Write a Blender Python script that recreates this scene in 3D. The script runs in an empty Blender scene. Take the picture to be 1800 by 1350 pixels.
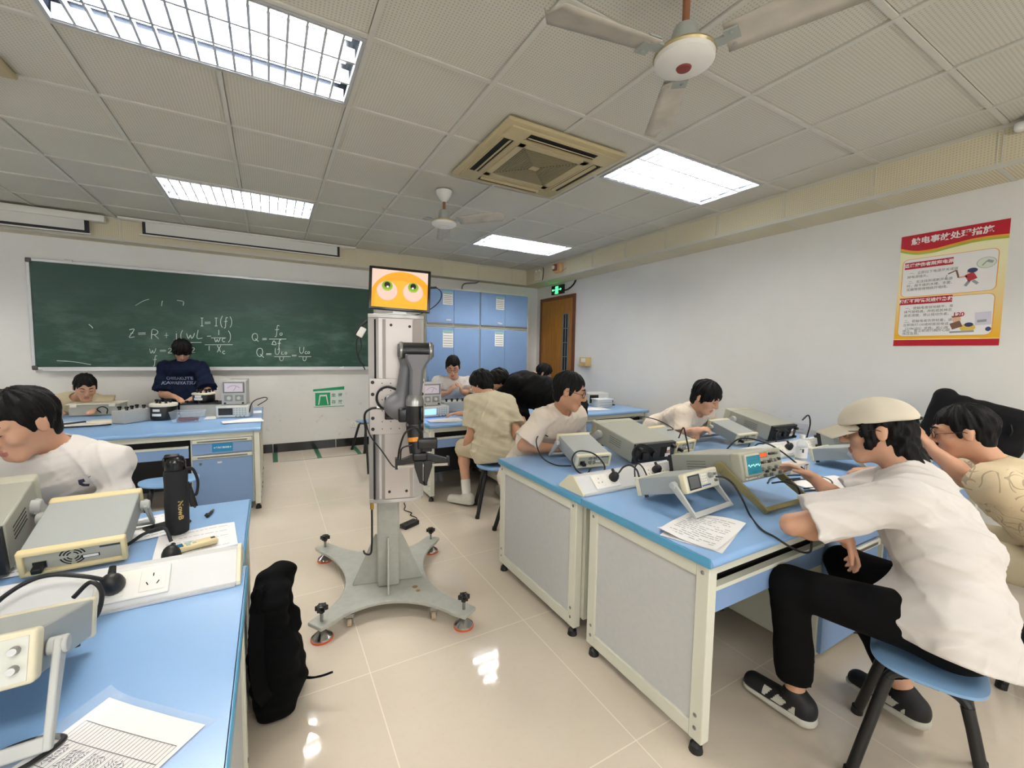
import bpy, bmesh, math, random
import numpy as np
from mathutils import Vector, Matrix, Euler
random.seed(7)
sc = bpy.context.scene
COL = sc.collection
PI = math.pi
# ---------------------------------------------------------------- camera, world, exposure
CAM_F, CAM_YAW, CAM_PITCH, CAM_ROLL = 746.8, 0.5176, -0.0724, 0.01642
CAM_POS = np.array([0.869, -2.880, 1.484])
ROOM_H = 2.977
def cam_axes():
    y, p, r = CAM_YAW, CAM_PITCH, CAM_ROLL
    f = np.array([math.sin(y)*math.cos(p), math.cos(y)*math.cos(p), math.sin(p)])
    rt = np.array([math.cos(y), -math.sin(y), 0.0]); up = np.cross(rt, f)
    c, s = math.cos(r), math.sin(r)
    return c*rt+s*up, -s*rt+c*up, f
AX_R, AX_U, AX_F = cam_axes()
cam = bpy.data.cameras.new('camera'); cam_ob = bpy.data.objects.new('camera', cam); COL.objects.link(cam_ob)
cam.sensor_fit = 'HORIZONTAL'; cam.sensor_width = 36.0; cam.lens = CAM_F/1800*36.0
cam.clip_start = 0.02; cam.clip_end = 60
mw = Matrix.Identity(4)
for i in range(3):
    mw[i][0] = AX_R[i]; mw[i][1] = AX_U[i]; mw[i][2] = -AX_F[i]; mw[i][3] = CAM_POS[i]
cam_ob.matrix_world = mw
sc.camera = cam_ob
def on(u, v, ax, val):
    """the place where the line of sight through a photo pixel meets the plane x/y/z = val"""
    i = 'xyz'.index(ax)
    d = ((u-900)/CAM_F)*AX_R - ((v-675)/CAM_F)*AX_U + AX_F
    return CAM_POS + (val-CAM_POS[i])/d[i]*d
world = bpy.data.worlds.new('world'); sc.world = world; world.use_nodes = True
world.node_tree.nodes['Background'].inputs[0].default_value = (1.0, 0.985, 0.96, 1)
world.node_tree.nodes['Background'].inputs[1].default_value = 2.2
vs = sc.view_settings; sc.display_settings.display_device = 'sRGB'
vs.view_transform = 'Standard'; vs.look = 'None'; vs.gamma = 1.0; vs.use_curve_mapping = False
vs.exposure = 1.58
TUBE_POWER = 52.0
cy = sc.cycles
cy.use_denoising = True; cy.max_bounces = 8; cy.diffuse_bounces = 4; cy.glossy_bounces = 4
cy.transmission_bounces = 6; cy.transparent_max_bounces = 8; cy.sample_clamp_indirect = 6.0
cy.caustics_reflective = False; cy.caustics_refractive = False

# ---------------------------------------------------------------- materials
def lin(c):
    if isinstance(c, str):
        c = [int(c[i:i+2], 16)/255 for i in (0, 2, 4)]
    return tuple((x/12.92 if x <= 0.04045 else ((x+0.055)/1.055)**2.4) for x in c)
MATS = {}
def mat(name, col, rough=0.5, metal=0.0, noise=0.0, nscale=30.0, bump=0.0, bscale=200.0, spec=0.5, emit=0.0, alpha=1.0,
        trans=0.0, coat=0.0, stretch=None, sss=0.0):
    if name in MATS: return MATS[name]
    m = bpy.data.materials.new(name); m.use_nodes = True; MATS[name] = m
    nt = m.node_tree; b = nt.nodes['Principled BSDF']; c = lin(col)
    b.inputs['Base Color'].default_value = (*c, 1); b.inputs['Roughness'].default_value = rough
    b.inputs['Metallic'].default_value = metal; b.inputs['Specular IOR Level'].default_value = spec
    b.inputs['Alpha'].default_value = alpha; b.inputs['Transmission Weight'].default_value = trans
    b.inputs['Coat Weight'].default_value = coat
    if sss: b.inputs['Subsurface Weight'].default_value = sss; b.inputs['Subsurface Radius'].default_value = (0.012, 0.005, 0.003)
    if emit: b.inputs['Emission Color'].default_value = (*c, 1); b.inputs['Emission Strength'].default_value = emit
    if noise or bump:
        tc = nt.nodes.new('ShaderNodeTexCoord'); src = tc.outputs['Object']
        if stretch:
            mp = nt.nodes.new('ShaderNodeMapping'); mp.inputs['Scale'].default_value = stretch
            nt.links.new(src, mp.inputs[0]); src = mp.outputs[0]
    if noise:
        n = nt.nodes.new('ShaderNodeTexNoise'); n.inputs['Scale'].default_value = nscale; n.inputs['Detail'].default_value = 5
        nt.links.new(src, n.inputs['Vector'])
        r = nt.nodes.new('ShaderNodeValToRGB')
        r.color_ramp.elements[0].position = 0.3; r.color_ramp.elements[1].position = 0.7
        r.color_ramp.elements[0].color = (*[x*(1-noise) for x in c], 1); r.color_ramp.elements[1].color = (*[min(1, x*(1+noise*0.6)) for x in c], 1)
        nt.links.new(n.outputs['Fac'], r.inputs[0]); nt.links.new(r.outputs[0], b.inputs['Base Color'])
    if bump:
        n2 = nt.nodes.new('ShaderNodeTexNoise'); n2.inputs['Scale'].default_value = bscale; n2.inputs['Detail'].default_value = 3
        nt.links.new(src, n2.inputs['Vector'])
        bp = nt.nodes.new('ShaderNodeBump'); bp.inputs['Strength'].default_value = bump; bp.inputs['Distance'].default_value = 0.002
        nt.links.new(n2.outputs['Fac'], bp.inputs['Height']); nt.links.new(bp.outputs[0], b.inputs['Normal'])
    return m

# ---------------------------------------------------------------- mesh building
def V(*a): return Vector(a[0] if len(a) == 1 else a)
def rotm(z=0, x=0, y=0): return Euler((x, y, z)).to_matrix().to_4x4()
class MB:
    def __init__(s): s.v = []; s.f = []; s.mi = []; s.mats = []; s.cur = 0; s.T = Matrix.Identity(4)
    def mat(s, m):
        if m not in s.mats: s.mats.append(m)
        s.cur = s.mats.index(m); return s
    def add(s, vs, fs, M=None):
        T = s.T @ M if M is not None else s.T
        o = len(s.v)
        s.v.extend((T @ Vector(p))[:] for p in vs)
        for f in fs: s.f.append([i+o for i in f]); s.mi.append(s.cur)
        return s
    def box(s, c, d, M=None, rot=None):
        x, y, z = (k/2 for k in d)
        vs = [(sx*x, sy*y, sz*z) for sz in (-1, 1) for sy in (-1, 1) for sx in (-1, 1)]
        fs = [(0, 2, 3, 1), (4, 5, 7, 6), (0, 1, 5, 4), (2, 6, 7, 3), (0, 4, 6, 2), (1, 3, 7, 5)]
        T = Matrix.Translation(c)
        if rot is not None: T = T @ rot
        return s.add(vs, fs, (M @ T) if M is not None else T)
    def box2(s, a, b):
        return s.box([(a[i]+b[i])/2 for i in range(3)], [abs(b[i]-a[i]) for i in range(3)])
    def rbox(s, c, d, r=0.01, seg=3, rot=None):
        bm = bmesh.new(); bmesh.ops.create_cube(bm, size=1.0)
        for v in bm.verts: v.co = Vector((v.co.x*d[0], v.co.y*d[1], v.co.z*d[2]))
        bmesh.ops.bevel(bm, geom=bm.edges[:], offset=min(r, min(d)*0.49), segments=seg, profile=0.5, affect='EDGES')
        T = Matrix.Translation(c)
        if rot is not None: T = T @ rot
        return s.bm(bm, T)
    def bm(s, bm, M=None):
        bm.verts.index_update()
        s.add([v.co[:] for v in bm.verts], [[v.index for v in f.verts] for f in bm.faces], M); bm.free(); return s
    def mesh(s, me, M=None): return s.add([v.co[:] for v in me.vertices], [list(p.vertices) for p in me.polygons], M)
    def cyl(s, a, b, r0, r1=None, seg=16, cap=True):
        r1 = r0 if r1 is None else r1
        return s.tube([a, b], [r0, r1], seg, cap)
    def tube(s, path, r, seg=10, cap=True, closed=False):
        P = [Vector(p) for p in path]; n = len(P)
        R = r if isinstance(r, (list, tuple)) else [r]*n
        rings = []; prev = None
        for i in range(n):
            t = (P[(i+1) % n]-P[i-1]) if closed else (P[min(i+1, n-1)]-P[max(i-1, 0)])
            t.normalize()
            if prev is None:
                u = t.orthogonal().normalized()
            else:
                u = prev-t*prev.dot(t)
                u = u.normalized() if u.length > 1e-6 else t.orthogonal().normalized()
            prev = u; w = t.cross(u)
            rings.append([P[i]+(u*math.cos(2*PI*k/seg)+w*math.sin(2*PI*k/seg))*R[i] for k in range(seg)])
        vs = [v[:] for rg in rings for v in rg]; fs = []
        for i in range(n if closed else n-1):
            j = (i+1) % n
            for k in range(seg):
                k2 = (k+1) % seg
                fs.append((i*seg+k, i*seg+k2, j*seg+k2, j*seg+k))
        if cap and not closed:
            fs.append(tuple(range(seg))[::-1]); fs.append(tuple((n-1)*seg+k for k in range(seg)))
        return s.add(vs, fs)
    def lathe(s, prof, c=(0, 0, 0), seg=24, M=None, caps=True):
        vs = []; fs = []; n = len(prof)
        for (r, z) in prof:
            for k in range(seg): vs.append((r*math.cos(2*PI*k/seg), r*math.sin(2*PI*k/seg), z))
        for i in range(n-1):
            for k in range(seg):
                k2 = (k+1) % seg; fs.append((i*seg+k, i*seg+k2, (i+1)*seg+k2, (i+1)*seg+k))
        if caps: fs.append(tuple(range(seg))[::-1]); fs.append(tuple((n-1)*seg+k for k in range(seg)))
        T = Matrix.Translation(c)
        return s.add(vs, fs, T @ M if M is not None else T)
    def prism(s, poly, h0, h1, M=None):
        n = len(poly)
        vs = [(x, y, h0) for x, y in poly]+[(x, y, h1) for x, y in poly]
        fs = [tuple(range(n))[::-1], tuple(range(n, 2*n))]+[(i, (i+1) % n, n+(i+1) % n, n+i) for i in range(n)]
        return s.add(vs, fs, M)
    def sph(s, c, r, seg=16, M=None):
        r = r if isinstance(r, (tuple, list)) else (r, r, r)
        bm = bmesh.new(); bmesh.ops.create_uvsphere(bm, u_segments=seg, v_segments=max(6, seg//2), radius=1)
        T = Matrix.Translation(c) @ (M if M is not None else Matrix.Identity(4)) @ Matrix.Diagonal((*r, 1))
        return s.bm(bm, T)
    def quad(s, a, b, c, d): return s.add([a, b, c, d], [(0, 1, 2, 3)])
    def grid(s, fn, nu, nv):
        vs = [fn(i/nu, j/nv) for j in range(nv+1) for i in range(nu+1)]
        fs = [(j*(nu+1)+i, j*(nu+1)+i+1, (j+1)*(nu+1)+i+1, (j+1)*(nu+1)+i) for j in range(nv) for i in range(nu)]
        return s.add(vs, fs)
    def build(s, name, m=None, parent=None, smooth=35, bevel=0.0, bseg=2, world=False, solid=0.0):
        me = bpy.data.meshes.new(name); me.from_pydata(s.v, [], s.f)
        if world and parent is not None:
            me.transform(wmat(parent).inverted())
        ms = s.mats if s.mats else [m]
        for q in ms: me.materials.append(q)
        if s.mats: me.polygons.foreach_set('material_index', s.mi)
        if smooth:
            me.polygons.foreach_set('use_smooth', [True]*len(me.polygons)); me.update()
            me.set_sharp_from_angle(angle=math.radians(smooth))
        me.update()
        o = bpy.data.objects.new(name, me); COL.objects.link(o)
        if parent is not None: o.parent = parent
        if solid:
            d = o.modifiers.new('solid', 'SOLIDIFY'); d.thickness = solid; d.offset = 0
        if bevel:
            d = o.modifiers.new('bevel', 'BEVEL'); d.width = bevel; d.segments = bseg; d.limit_method = 'ANGLE'; d.angle_limit = 0.6
        return o
def wmat(o):
    m = o.matrix_basis.copy()
    return wmat(o.parent) @ m if o.parent else m
def tag(o, label, cat, group=None, kind=None):
    if label: o['label'] = label
    if cat: o['category'] = cat
    if group: o['group'] = group
    if kind: o['kind'] = kind
    return o
def thing(name, label, cat, loc=(0, 0, 0), rz=0.0, group=None, rot=None):
    o = bpy.data.objects.new(name, None); COL.objects.link(o); o.empty_display_size = 0.05
    o.location = loc; o.rotation_euler = rot if rot is not None else (0, 0, rz)
    return tag(o, label, cat, group)
def structure(o): o['kind'] = 'structure'; return o
def dup(root, loc=None, rz=None, label=None, group=None, rot=None):
    r = root.copy(); COL.objects.link(r)
    if loc is not None: r.location = loc
    if rz is not None: r.rotation_euler = (0, 0, rz)
    if rot is not None: r.rotation_euler = rot
    if label: r['label'] = label
    if group: r['group'] = group
    def kids(a, b):
        for ch in [c for c in COL.objects if c.parent == a]:
            d = ch.copy(); COL.objects.link(d); d.parent = b; kids(ch, d)
    kids(root, r)
    return r
def text_mesh(txt, size=1.0, align='CENTER', extrude=0.0, bold=0.0):
    cu = bpy.data.curves.new('text', 'FONT'); cu.body = txt; cu.size = size; cu.align_x = align; cu.align_y = 'CENTER'
    cu.extrude = extrude; cu.offset = bold; cu.resolution_u = 3
    o = bpy.data.objects.new('text', cu); COL.objects.link(o)
    dg = bpy.context.evaluated_depsgraph_get(); dg.update()
    me = bpy.data.meshes.new_from_object(o.evaluated_get(dg))
    bpy.data.objects.remove(o); bpy.data.curves.remove(cu)
    return me
def frame_mat(origin, xdir, ydir):
    x = Vector(xdir).normalized(); y = Vector(ydir); y = (y-x*y.dot(x)).normalized(); z = x.cross(y)
    m = Matrix.Identity(4)
    for i in range(3): m[i][0] = x[i]; m[i][1] = y[i]; m[i][2] = z[i]; m[i][3] = origin[i]
    return m
def spline(pts, n=8):
    """Catmull-Rom through pts"""
    P = [Vector(p) for p in pts]; P = [P[0]*2-P[1]]+P+[P[-1]*2-P[-2]]; out = []
    for i in range(1, len(P)-2):
        for k in range(n):
            t = k/n
            out.append(0.5*((2*P[i])+(P[i+1]-P[i-1])*t+(2*P[i-1]-5*P[i]+4*P[i+1]-P[i+2])*t*t+(3*P[i]-P[i-1]-3*P[i+1]+P[i+2])*t**3))
    out.append(P[-2]); return [p[:] for p in out]
# ---------------------------------------------------------------- room shell
XR, YF, XL, YB = 5.343, 4.05, -4.6, -6.2
G = 0.66
BX, BY, BZ = 4.954, 3.826, 2.722          # bulkhead faces (right, front) and underside
FIX = [(0, -G), (0, 3*G), (5*G, -G), (5*G, 3*G), (-5*G, -G), (-5*G, 3*G), (0, -6*G), (5*G, -6*G), (-5*G, -6*G)]   # recessed lights, each 2 x 1 tiles; fifth onward unseen, added for light

def node_mat(name, rough=0.5):
    m = bpy.data.materials.new(name); m.use_nodes = True; MATS[name] = m
    nt = m.node_tree; b = nt.nodes['Principled BSDF']; b.inputs['Roughness'].default_value = rough
    return m, nt, b
def mth(nt, op, a, b=None, c=None):
    n = nt.nodes.new('ShaderNodeMath'); n.operation = op
    for i, x in enumerate((a, b, c)):
        if x is None: continue
        if isinstance(x, (int, float)): n.inputs[i].default_value = x
        else: nt.links.new(x, n.inputs[i])
    return n.outputs[0]
def mixc(nt, fac, a, b):
    n = nt.nodes.new('ShaderNodeMix'); n.data_type = 'RGBA'
    for i, x in ((0, fac), (6, a), (7, b)):
        if isinstance(x, (int, float)): n.inputs[i].default_value = x
        elif isinstance(x, tuple): n.inputs[i].default_value = (*x, 1)
        else: nt.links.new(x, n.inputs[i])
    return n.outputs[2]
def noise(nt, src, scale, detail=4, rough=0.5):
    n = nt.nodes.new('ShaderNodeTexNoise'); n.inputs['Scale'].default_value = scale; n.inputs['Detail'].default_value = detail
    n.inputs['Roughness'].default_value = rough; nt.links.new(src, n.inputs['Vector']); return n.outputs['Fac']
def ramp(nt, fac, p0, p1):
    n = nt.nodes.new('ShaderNodeMapRange'); n.inputs[1].default_value = p0; n.inputs[2].default_value = p1
    nt.links.new(fac, n.inputs[0]); return n.outputs[0]
def objco(nt):
    return nt.nodes.new('ShaderNodeTexCoord').outputs['Object']
def sep(nt, v):
    n = nt.nodes.new('ShaderNodeSeparateXYZ'); nt.links.new(v, n.inputs[0]); return n.outputs
def mapped(nt, v, scale, loc=(0, 0, 0), rot=(0, 0, 0)):
    n = nt.nodes.new('ShaderNodeMapping'); n.inputs['Scale'].default_value = scale; n.inputs['Location'].default_value = loc
    n.inputs['Rotation'].default_value = rot; nt.links.new(v, n.inputs[0]); return n.outputs[0]

# polished beige floor tiles with pale joints
m, nt, b = node_mat('polished_tile', 0.07); co = objco(nt); x, y, z = sep(nt, co)
def joint(c, off, T, w):
    t = mth(nt, 'FRACT', mth(nt, 'DIVIDE', mth(nt, 'SUBTRACT', c, off), T))
    d = mth(nt, 'MULTIPLY', mth(nt, 'MINIMUM', t, mth(nt, 'SUBTRACT', 1.0, t)), T)
    return mth(nt, 'LESS_THAN', d, w)
j = mth(nt, 'MAXIMUM', joint(x, 1.24, 0.826, 0.0022), joint(y, -0.95, 0.842, 0.0022))
base = mixc(nt, ramp(nt, noise(nt, co, 0.9, 5), 0.35, 0.65), lin('d1c5b4'), lin('dbd0c0'))
base = mixc(nt, mth(nt, 'MULTIPLY', ramp(nt, noise(nt, co, 40, 3), 0.55, 0.75), 0.10), base, lin('b9a893'))
nt.links.new(mixc(nt, j, base, lin('ece2d0')), b.inputs['Base Color'])
nt.links.new(mth(nt, 'ADD', 0.04, mth(nt, 'MULTIPLY', ramp(nt, noise(nt, co, 3, 5), 0.4, 0.8), 0.05)), b.inputs['Roughness'])
b.inputs['Specular IOR Level'].default_value = 0.65
M_FLOOR = m
structure(MB().box2((XL-0.2, YB-0.2, -0.1), (XR+0.2, YF+0.2, 0)).build('floor', M_FLOOR))

# painted walls, a little scuffed low down
def wall_mat(name, a, c):
    m, nt, b = node_mat(name, 0.55); co = objco(nt); x, y, z = sep(nt, co)
    base = mixc(nt, ramp(nt, noise(nt, co, 1.3, 5), 0.35, 0.7), lin(a), lin(c))
    scuff = mth(nt, 'MULTIPLY', ramp(nt, noise(nt, co, 9, 6, 0.65), 0.60, 0.78), mth(nt, 'MULTIPLY', ramp(nt, z, 1.2, 0.5), 0.60))
    nt.links.new(mixc(nt, scuff, base, lin('a09c94')), b.inputs['Base Color'])
    bp = nt.nodes.new('ShaderNodeBump'); bp.inputs['Strength'].default_value = 0.15; bp.inputs['Distance'].default_value = 0.002
    nt.links.new(noise(nt, co, 90, 3), bp.inputs['Height']); nt.links.new(bp.outputs[0], b.inputs['Normal'])
    return m
M_WALL = wall_mat('wall_paint', 'e2e1de', 'e8e8e5')
structure(MB().box2((XL-0.2, YF, 0), (XR+0.2, YF+0.2, 3.1)).build('wall_front', M_WALL))
structure(MB().box2((XR, YB, 0), (XR+0.2, YF, 3.1)).build('wall_right', M_WALL))
structure(MB().box2((XL-0.2, YB, 0), (XL, YF, 3.1)).build('wall_left', M_WALL))
# wall behind the camera; three unseen windows added to brighten room and ceiling
wb = MB(); wx = [(-3.9, -1.9), (-0.9, 1.1), (2.1, 4.1)]; w0, w1 = 0.9, 2.45
wb.box2((XL-0.2, YB-0.2, 0), (XR+0.2, YB, w0)).box2((XL-0.2, YB-0.2, w1), (XR+0.2, YB, 3.1))
for a, c in [(XL-0.2, wx[0][0]), (wx[0][1], wx[1][0]), (wx[1][1], wx[2][0]), (wx[2][1], XR+0.2)]: wb.box2((a, YB-0.2, w0), (c, YB, w1))
structure(wb.build('wall_back', M_WALL, smooth=0))
M_WFR = mat('added_window_frame_white', 'e6e6e2', 0.4)
M_PANE = mat('added_window_glass', 'ffffff', 0.02, trans=1.0)
for i, (a, c) in enumerate(wx):
    f = MB()
    for u0, u1, v0, v1 in ((a, a+0.05, w0, w1), (c-0.05, c, w0, w1), ((a+c)/2-0.03, (a+c)/2+0.03, w0+0.05, w1-0.05), (a+0.05, c-0.05, w0, w0+0.05), (a+0.05, c-0.05, w1-0.05, w1)):
        f.box2((u0, YB-0.12, v0), (u1, YB-0.06, v1))
    structure(f.build('added_window_%d' % (i+1), M_WFR, smooth=0))
    pl = bpy.data.lights.new('added_window_portal', 'AREA'); pl.shape = 'RECTANGLE'; pl.size = c-a; pl.size_y = w1-w0; pl.cycles.is_portal = True
    po = bpy.data.objects.new('added_window_portal', pl); COL.objects.link(po)
    po.location = ((a+c)/2, YB-0.04, (w0+w1)/2); po.rotation_euler = (-PI/2, 0, PI)

# perforated ceiling tiles in a T-bar grid
def perf_mat(name, a, hole, axes):
    m, nt, b = node_mat(name, 0.7); co = objco(nt); c = sep(nt, co)
    base = mixc(nt, ramp(nt, noise(nt, co, 0.8, 4), 0.3, 0.7), lin(a), tuple(x*1.08 for x in lin(a)))
    u = mth(nt, 'SUBTRACT', mth(nt, 'FRACT', mth(nt, 'MULTIPLY', c[axes[0]], 60.0)), 0.5)
    v = mth(nt, 'SUBTRACT', mth(nt, 'FRACT', mth(nt, 'MULTIPLY', c[axes[1]], 60.0)), 0.5)
    d = mth(nt, 'SQRT', mth(nt, 'ADD', mth(nt, 'MULTIPLY', u, u), mth(nt, 'MULTIPLY', v, v)))
    h = mth(nt, 'MULTIPLY', mth(nt, 'LESS_THAN', d, 0.24), 0.42)
    nt.links.new(mixc(nt, h, base, lin(hole)), b.inputs['Base Color'])
    return m
M_TILE = perf_mat('perforated_ceiling_tile', 'c8c5b8', '77736a', (0, 1))
M_BULK_Y = perf_mat('perforated_bulkhead_panel', 'd2c9ad', '8d856c', (0, 2))
M_BULK_X = perf_mat('perforated_bulkhead_panel_side', 'd2c9ad', '8d856c', (1, 2))
M_TBAR = mat('ceiling_grid_white', 'cac8bd', 0.5)
cb = MB()
fixcells = set()
for (fx, fy) in FIX:
    i, k = round(fx/G), round(fy/G); fixcells |= {(i, k), (i+1, k)}
cb.mat(M_TILE)
i0, i1, k0, k1 = -7, 8, -10, 6
g = 0.0155
for i in range(i0, i1):
    for k in range(k0, k1):
        if (i, k) in fixcells: continue
        xa, xb, ya, yb = i*G+g, min((i+1)*G-g, BX), k*G+g, min((k+1)*G-g, BY)
        if xa >= BX or ya >= BY: continue
        z = ROOM_H+0.010
        cb.quad((xa, ya, z), (xa, yb, z), (xb, yb, z), (xb, ya, z))
cb.mat(M_TBAR)
for i in range(i0, i1+1):
    for k in range(k0, k1):
        if i*G < BX and k*G < BY and not ((i, k) in fixcells and (i-1, k) in fixcells):
            cb.box2((i*G-0.0125, k*G, ROOM_H), (i*G+0.0125, min((k+1)*G, BY), ROOM_H+0.014))
for k in range(k0, k1+1):
    for i in range(i0, i1):
        if (i, k) in fixcells and (i, k-1) in fixcells: continue
        if k*G < BY: cb.box2((i*G+0.012, k*G-0.0125, ROOM_H+0.001), (min((i+1)*G-0.012, BX), k*G+0.0125, ROOM_H+0.013))
cb.box2((XL, YB, ROOM_H+0.12), (XR, YF, ROOM_H+0.14))
structure(cb.build('ceiling', None, smooth=0))

def bulk(name, mats, face, under, joints, trim):
    o = MB(); o.mat(mats)
    o.box2(*face)
    o.mat(M_TBAR); [o.box2(*j) for j in joints]; [o.box2(*t) for t in trim]
    return structure(o.build(name, None, smooth=0))
jy = []
for i in range(-6, 8):
    x = i*G+0.03
    jy += [((x-0.016, BY-0.004, BZ), (x-0.011, BY, ROOM_H)), ((x+0.011, BY-0.004, BZ), (x+0.016, BY, ROOM_H)), ((x-0.014, BY, BZ-0.003), (x+0.014, YF, BZ))]
bulk('trim_1', M_BULK_Y, ((XL, BY, BZ), (BX+0.01, YF, ROOM_H+0.1)), None, jy,
     [((XL, BY-0.006, BZ-0.004), (BX, BY+0.012, BZ+0.022)), ((XL, BY-0.006, ROOM_H-0.02), (BX, BY, ROOM_H))])
jx = []
for k in range(-9, 6):
    y = k*G+0.02
    jx += [((BX-0.004, y-0.014, BZ), (BX, y-0.009, ROOM_H)), ((BX-0.004, y+0.009, BZ), (BX, y+0.014, ROOM_H)), ((BX, y-0.012, BZ-0.003), (XR, y+0.012, BZ))]
bulk('trim_2', M_BULK_X, ((BX, YB, BZ), (XR, YF, ROOM_H+0.1)), None, jx,
     [((BX-0.006, YB, BZ-0.004), (BX+0.012, BY, BZ+0.022)), ((BX-0.006, YB, ROOM_H-0.02), (BX, BY, ROOM_H))])

# black skirting tiles
M_SKIRT = mat('black_skirting_tile', '141416', 0.18)
M_GROUT = mat('skirting_grout', 'c9c6bf', 0.8)
sb = MB(); x = XL; edges = [0.876-0.84*i for i in range(7)][::-1]+[0.876+0.84*i for i in range(1, 6)]
for a, c in zip(edges[:-1], edges[1:]):
    sb.mat(M_SKIRT).box2((max(a, XL)+0.004, YF-0.012, 0.0), (min(c, XR)-0.004, YF, 0.125))
sb.mat(M_GROUT).box2((XL, YF-0.010, 0), (XR, YF, 0.124))
structure(sb.build('baseboard_front', None, smooth=0))
sb = MB()
for k in range(12):
    a, c = YB+k*0.84, YB+(k+1)*0.84
    if c > 2.85: c = 2.85
    if a < c: sb.mat(M_SKIRT).box2((XR-0.012, a+0.004, 0), (XR, c-0.004, 0.125))
sb.mat(M_GROUT).box2((XR-0.010, YB, 0), (XR, 2.85, 0.124))
structure(sb.build('baseboard_right', None, smooth=0))

# wooden door with a tall slit of wired glass
M_WOOD = mat('door_veneer', 'a5702f', 0.35, noise=0.25, nscale=6, stretch=(6, 6, 0.6))
M_WOODD = mat('door_frame_wood', '6b3a1d', 0.35, noise=0.2, nscale=8, stretch=(5, 5, 0.8))
M_GREYM = mat('grey_painted_metal', '7d8288', 0.4, 0.3)
M_DKGL = mat('dark_glass', '20262b', 0.08)
d0, d1, dz = 2.853, 3.90, 2.50
fr = MB()
fr.box2((XR-0.03, d1-0.06, 0), (XR+0.0, d1, dz)); fr.box2((XR-0.03, d0, 0), (XR, d0+0.06, dz)); fr.box2((XR-0.03, d0+0.06, dz-0.06), (XR, d1-0.06, dz))
dr = structure(fr.build('door_1', M_WOODD, bevel=0.004))
va, vb = 3.02, 3.17
lf = MB(); lf.box2((XR-0.02, d0+0.06, 0.005), (XR, d1-0.06, dz-0.06))
lf.build('door_leaf', M_WOOD, dr)
vp = MB().mat(M_GREYM)
zt, zb = 2.17, 0.95
vp.box2((XR-0.034, va-0.01, zb), (XR-0.02, va+0.014, zt)); vp.box2((XR-0.034, vb-0.014, zb), (XR-0.02, vb+0.01, zt))
vp.box2((XR-0.034, va, zt), (XR-0.02, vb, zt+0.02)); vp.box2((XR-0.034, va, zb-0.02), (XR-0.02, vb, zb))
for k in range(1, 5): vp.box2((XR-0.032, va, zb+k*(zt-zb)/5-0.006), (XR-0.02, vb, zb+k*(zt-zb)/5+0.006))
vp.box2((XR-0.032, (va+vb)/2-0.006, zb), (XR-0.02, (va+vb)/2+0.006, zt))
vp.mat(M_DKGL).box2((XR-0.024, va, zb), (XR-0.019, vb, zt))
vp.build('vision_panel', None, dr)

# recessed light fittings: tray, three tubes, mirrored louvre
M_TRAY = mat('fitting_reflector', '454b54', 0.2, 0.95)
M_LOUV = mat('mirror_louvre', 'c9d0da', 0.25, 0.5)
M_TUBE = mat('lit_tube', 'fff9f1', 0.5, emit=TUBE_POWER)
M_FRAME = mat('fitting_frame', 'b9bdc0', 0.35, 0.4)
def light_fitting():
    t = thing('ceiling_light', 'x', 'ceiling light')
    w, d, h = 2*G-0.03, G-0.03, 0.10
    f = MB(); f.box2((0, 0, -0.006), (w, 0.018, 0.02)); f.box2((0, d-0.018, -0.006), (w, d, 0.02)); f.box2((0, 0.018, -0.006), (0.018, d-0.018, 0.02)); f.box2((w-0.018, 0.018, -0.006), (w, d-0.018, 0.02))
    f.build('frame', M_FRAME, t, smooth=0)
    tr = MB(); tr.box2((0, 0, h), (w, d, h+0.004)); tr.box2((0, 0, 0.018), (0.004, d, h)); tr.box2((w-0.004, 0, 0.018), (w, d, h)); tr.box2((0, 0, 0.018), (w, 0.004, h)); tr.box2((0, d-0.004, 0.018), (w, d, h))
    tr.build('tray', M_TRAY, t, smooth=0)
    lv = MB()
    for k in range(1, 16):      # cross blades: V section
        x = 0.018+k*(w-0.036)/16
        for i in range(3):
            ya, yb = 0.02+i*(d-0.04)/3+0.006, 0.02+(i+1)*(d-0.04)/3-0.006
            lv.add([(x-0.006, ya, 0.0), (x, ya, 0.045), (x+0.006, ya, 0.0), (x-0.006, yb, 0.0), (x, yb, 0.045), (x+0.006, yb, 0.0)],
                   [(0, 1, 4, 3), (1, 2, 5, 4), (0, 3, 5, 2)])
    for i in range(4):          # side reflectors between the tubes
        y = 0.02+i*(d-0.04)/3
        lv.add([(0.018, y-0.008 if i else y, 0), (0.018, y, 0.075), (0.018, y+0.008 if i < 3 else y, 0), (w-0.018, y-0.008 if i else y, 0), (w-0.018, y, 0.075), (w-0.018, y+0.008 if i < 3 else y, 0)],
               [(0, 1, 4, 3), (1, 2, 5, 4), (0, 3, 5, 2)])
    lv.build('louvre', M_LOUV, t, smooth=0)
    for i in range(3):
        y = 0.02+(i+0.5)*(d-0.04)/3
        MB().cyl((0.05, y, 0.062), (w-0.05, y, 0.062), 0.013, seg=10).build('tube', M_TUBE, t)
    return t
LIT_LABELS = ['large lit louvre light nearest the camera at the top left', 'lit louvre light in front of the chalkboard and projector screens',
              'lit louvre light beside the yellowed air conditioner', 'small looking lit louvre light before the storage cabinets',
              'added unseen louvre light over the far left of the room', 'added unseen louvre light over the far left front of the room',
              'added unseen louvre light behind the camera on the left', 'added unseen louvre light behind the camera on the right', 'added unseen louvre light in the back left corner of the room']
L0 = light_fitting()
for i, (fx, fy) in enumerate(FIX):
    o = L0 if i == 0 else dup(L0)
    o.location = (fx+0.015, fy+0.015, ROOM_H); o['label'] = LIT_LABELS[i]; o['group'] = 'recessed louvre lights'
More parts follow.
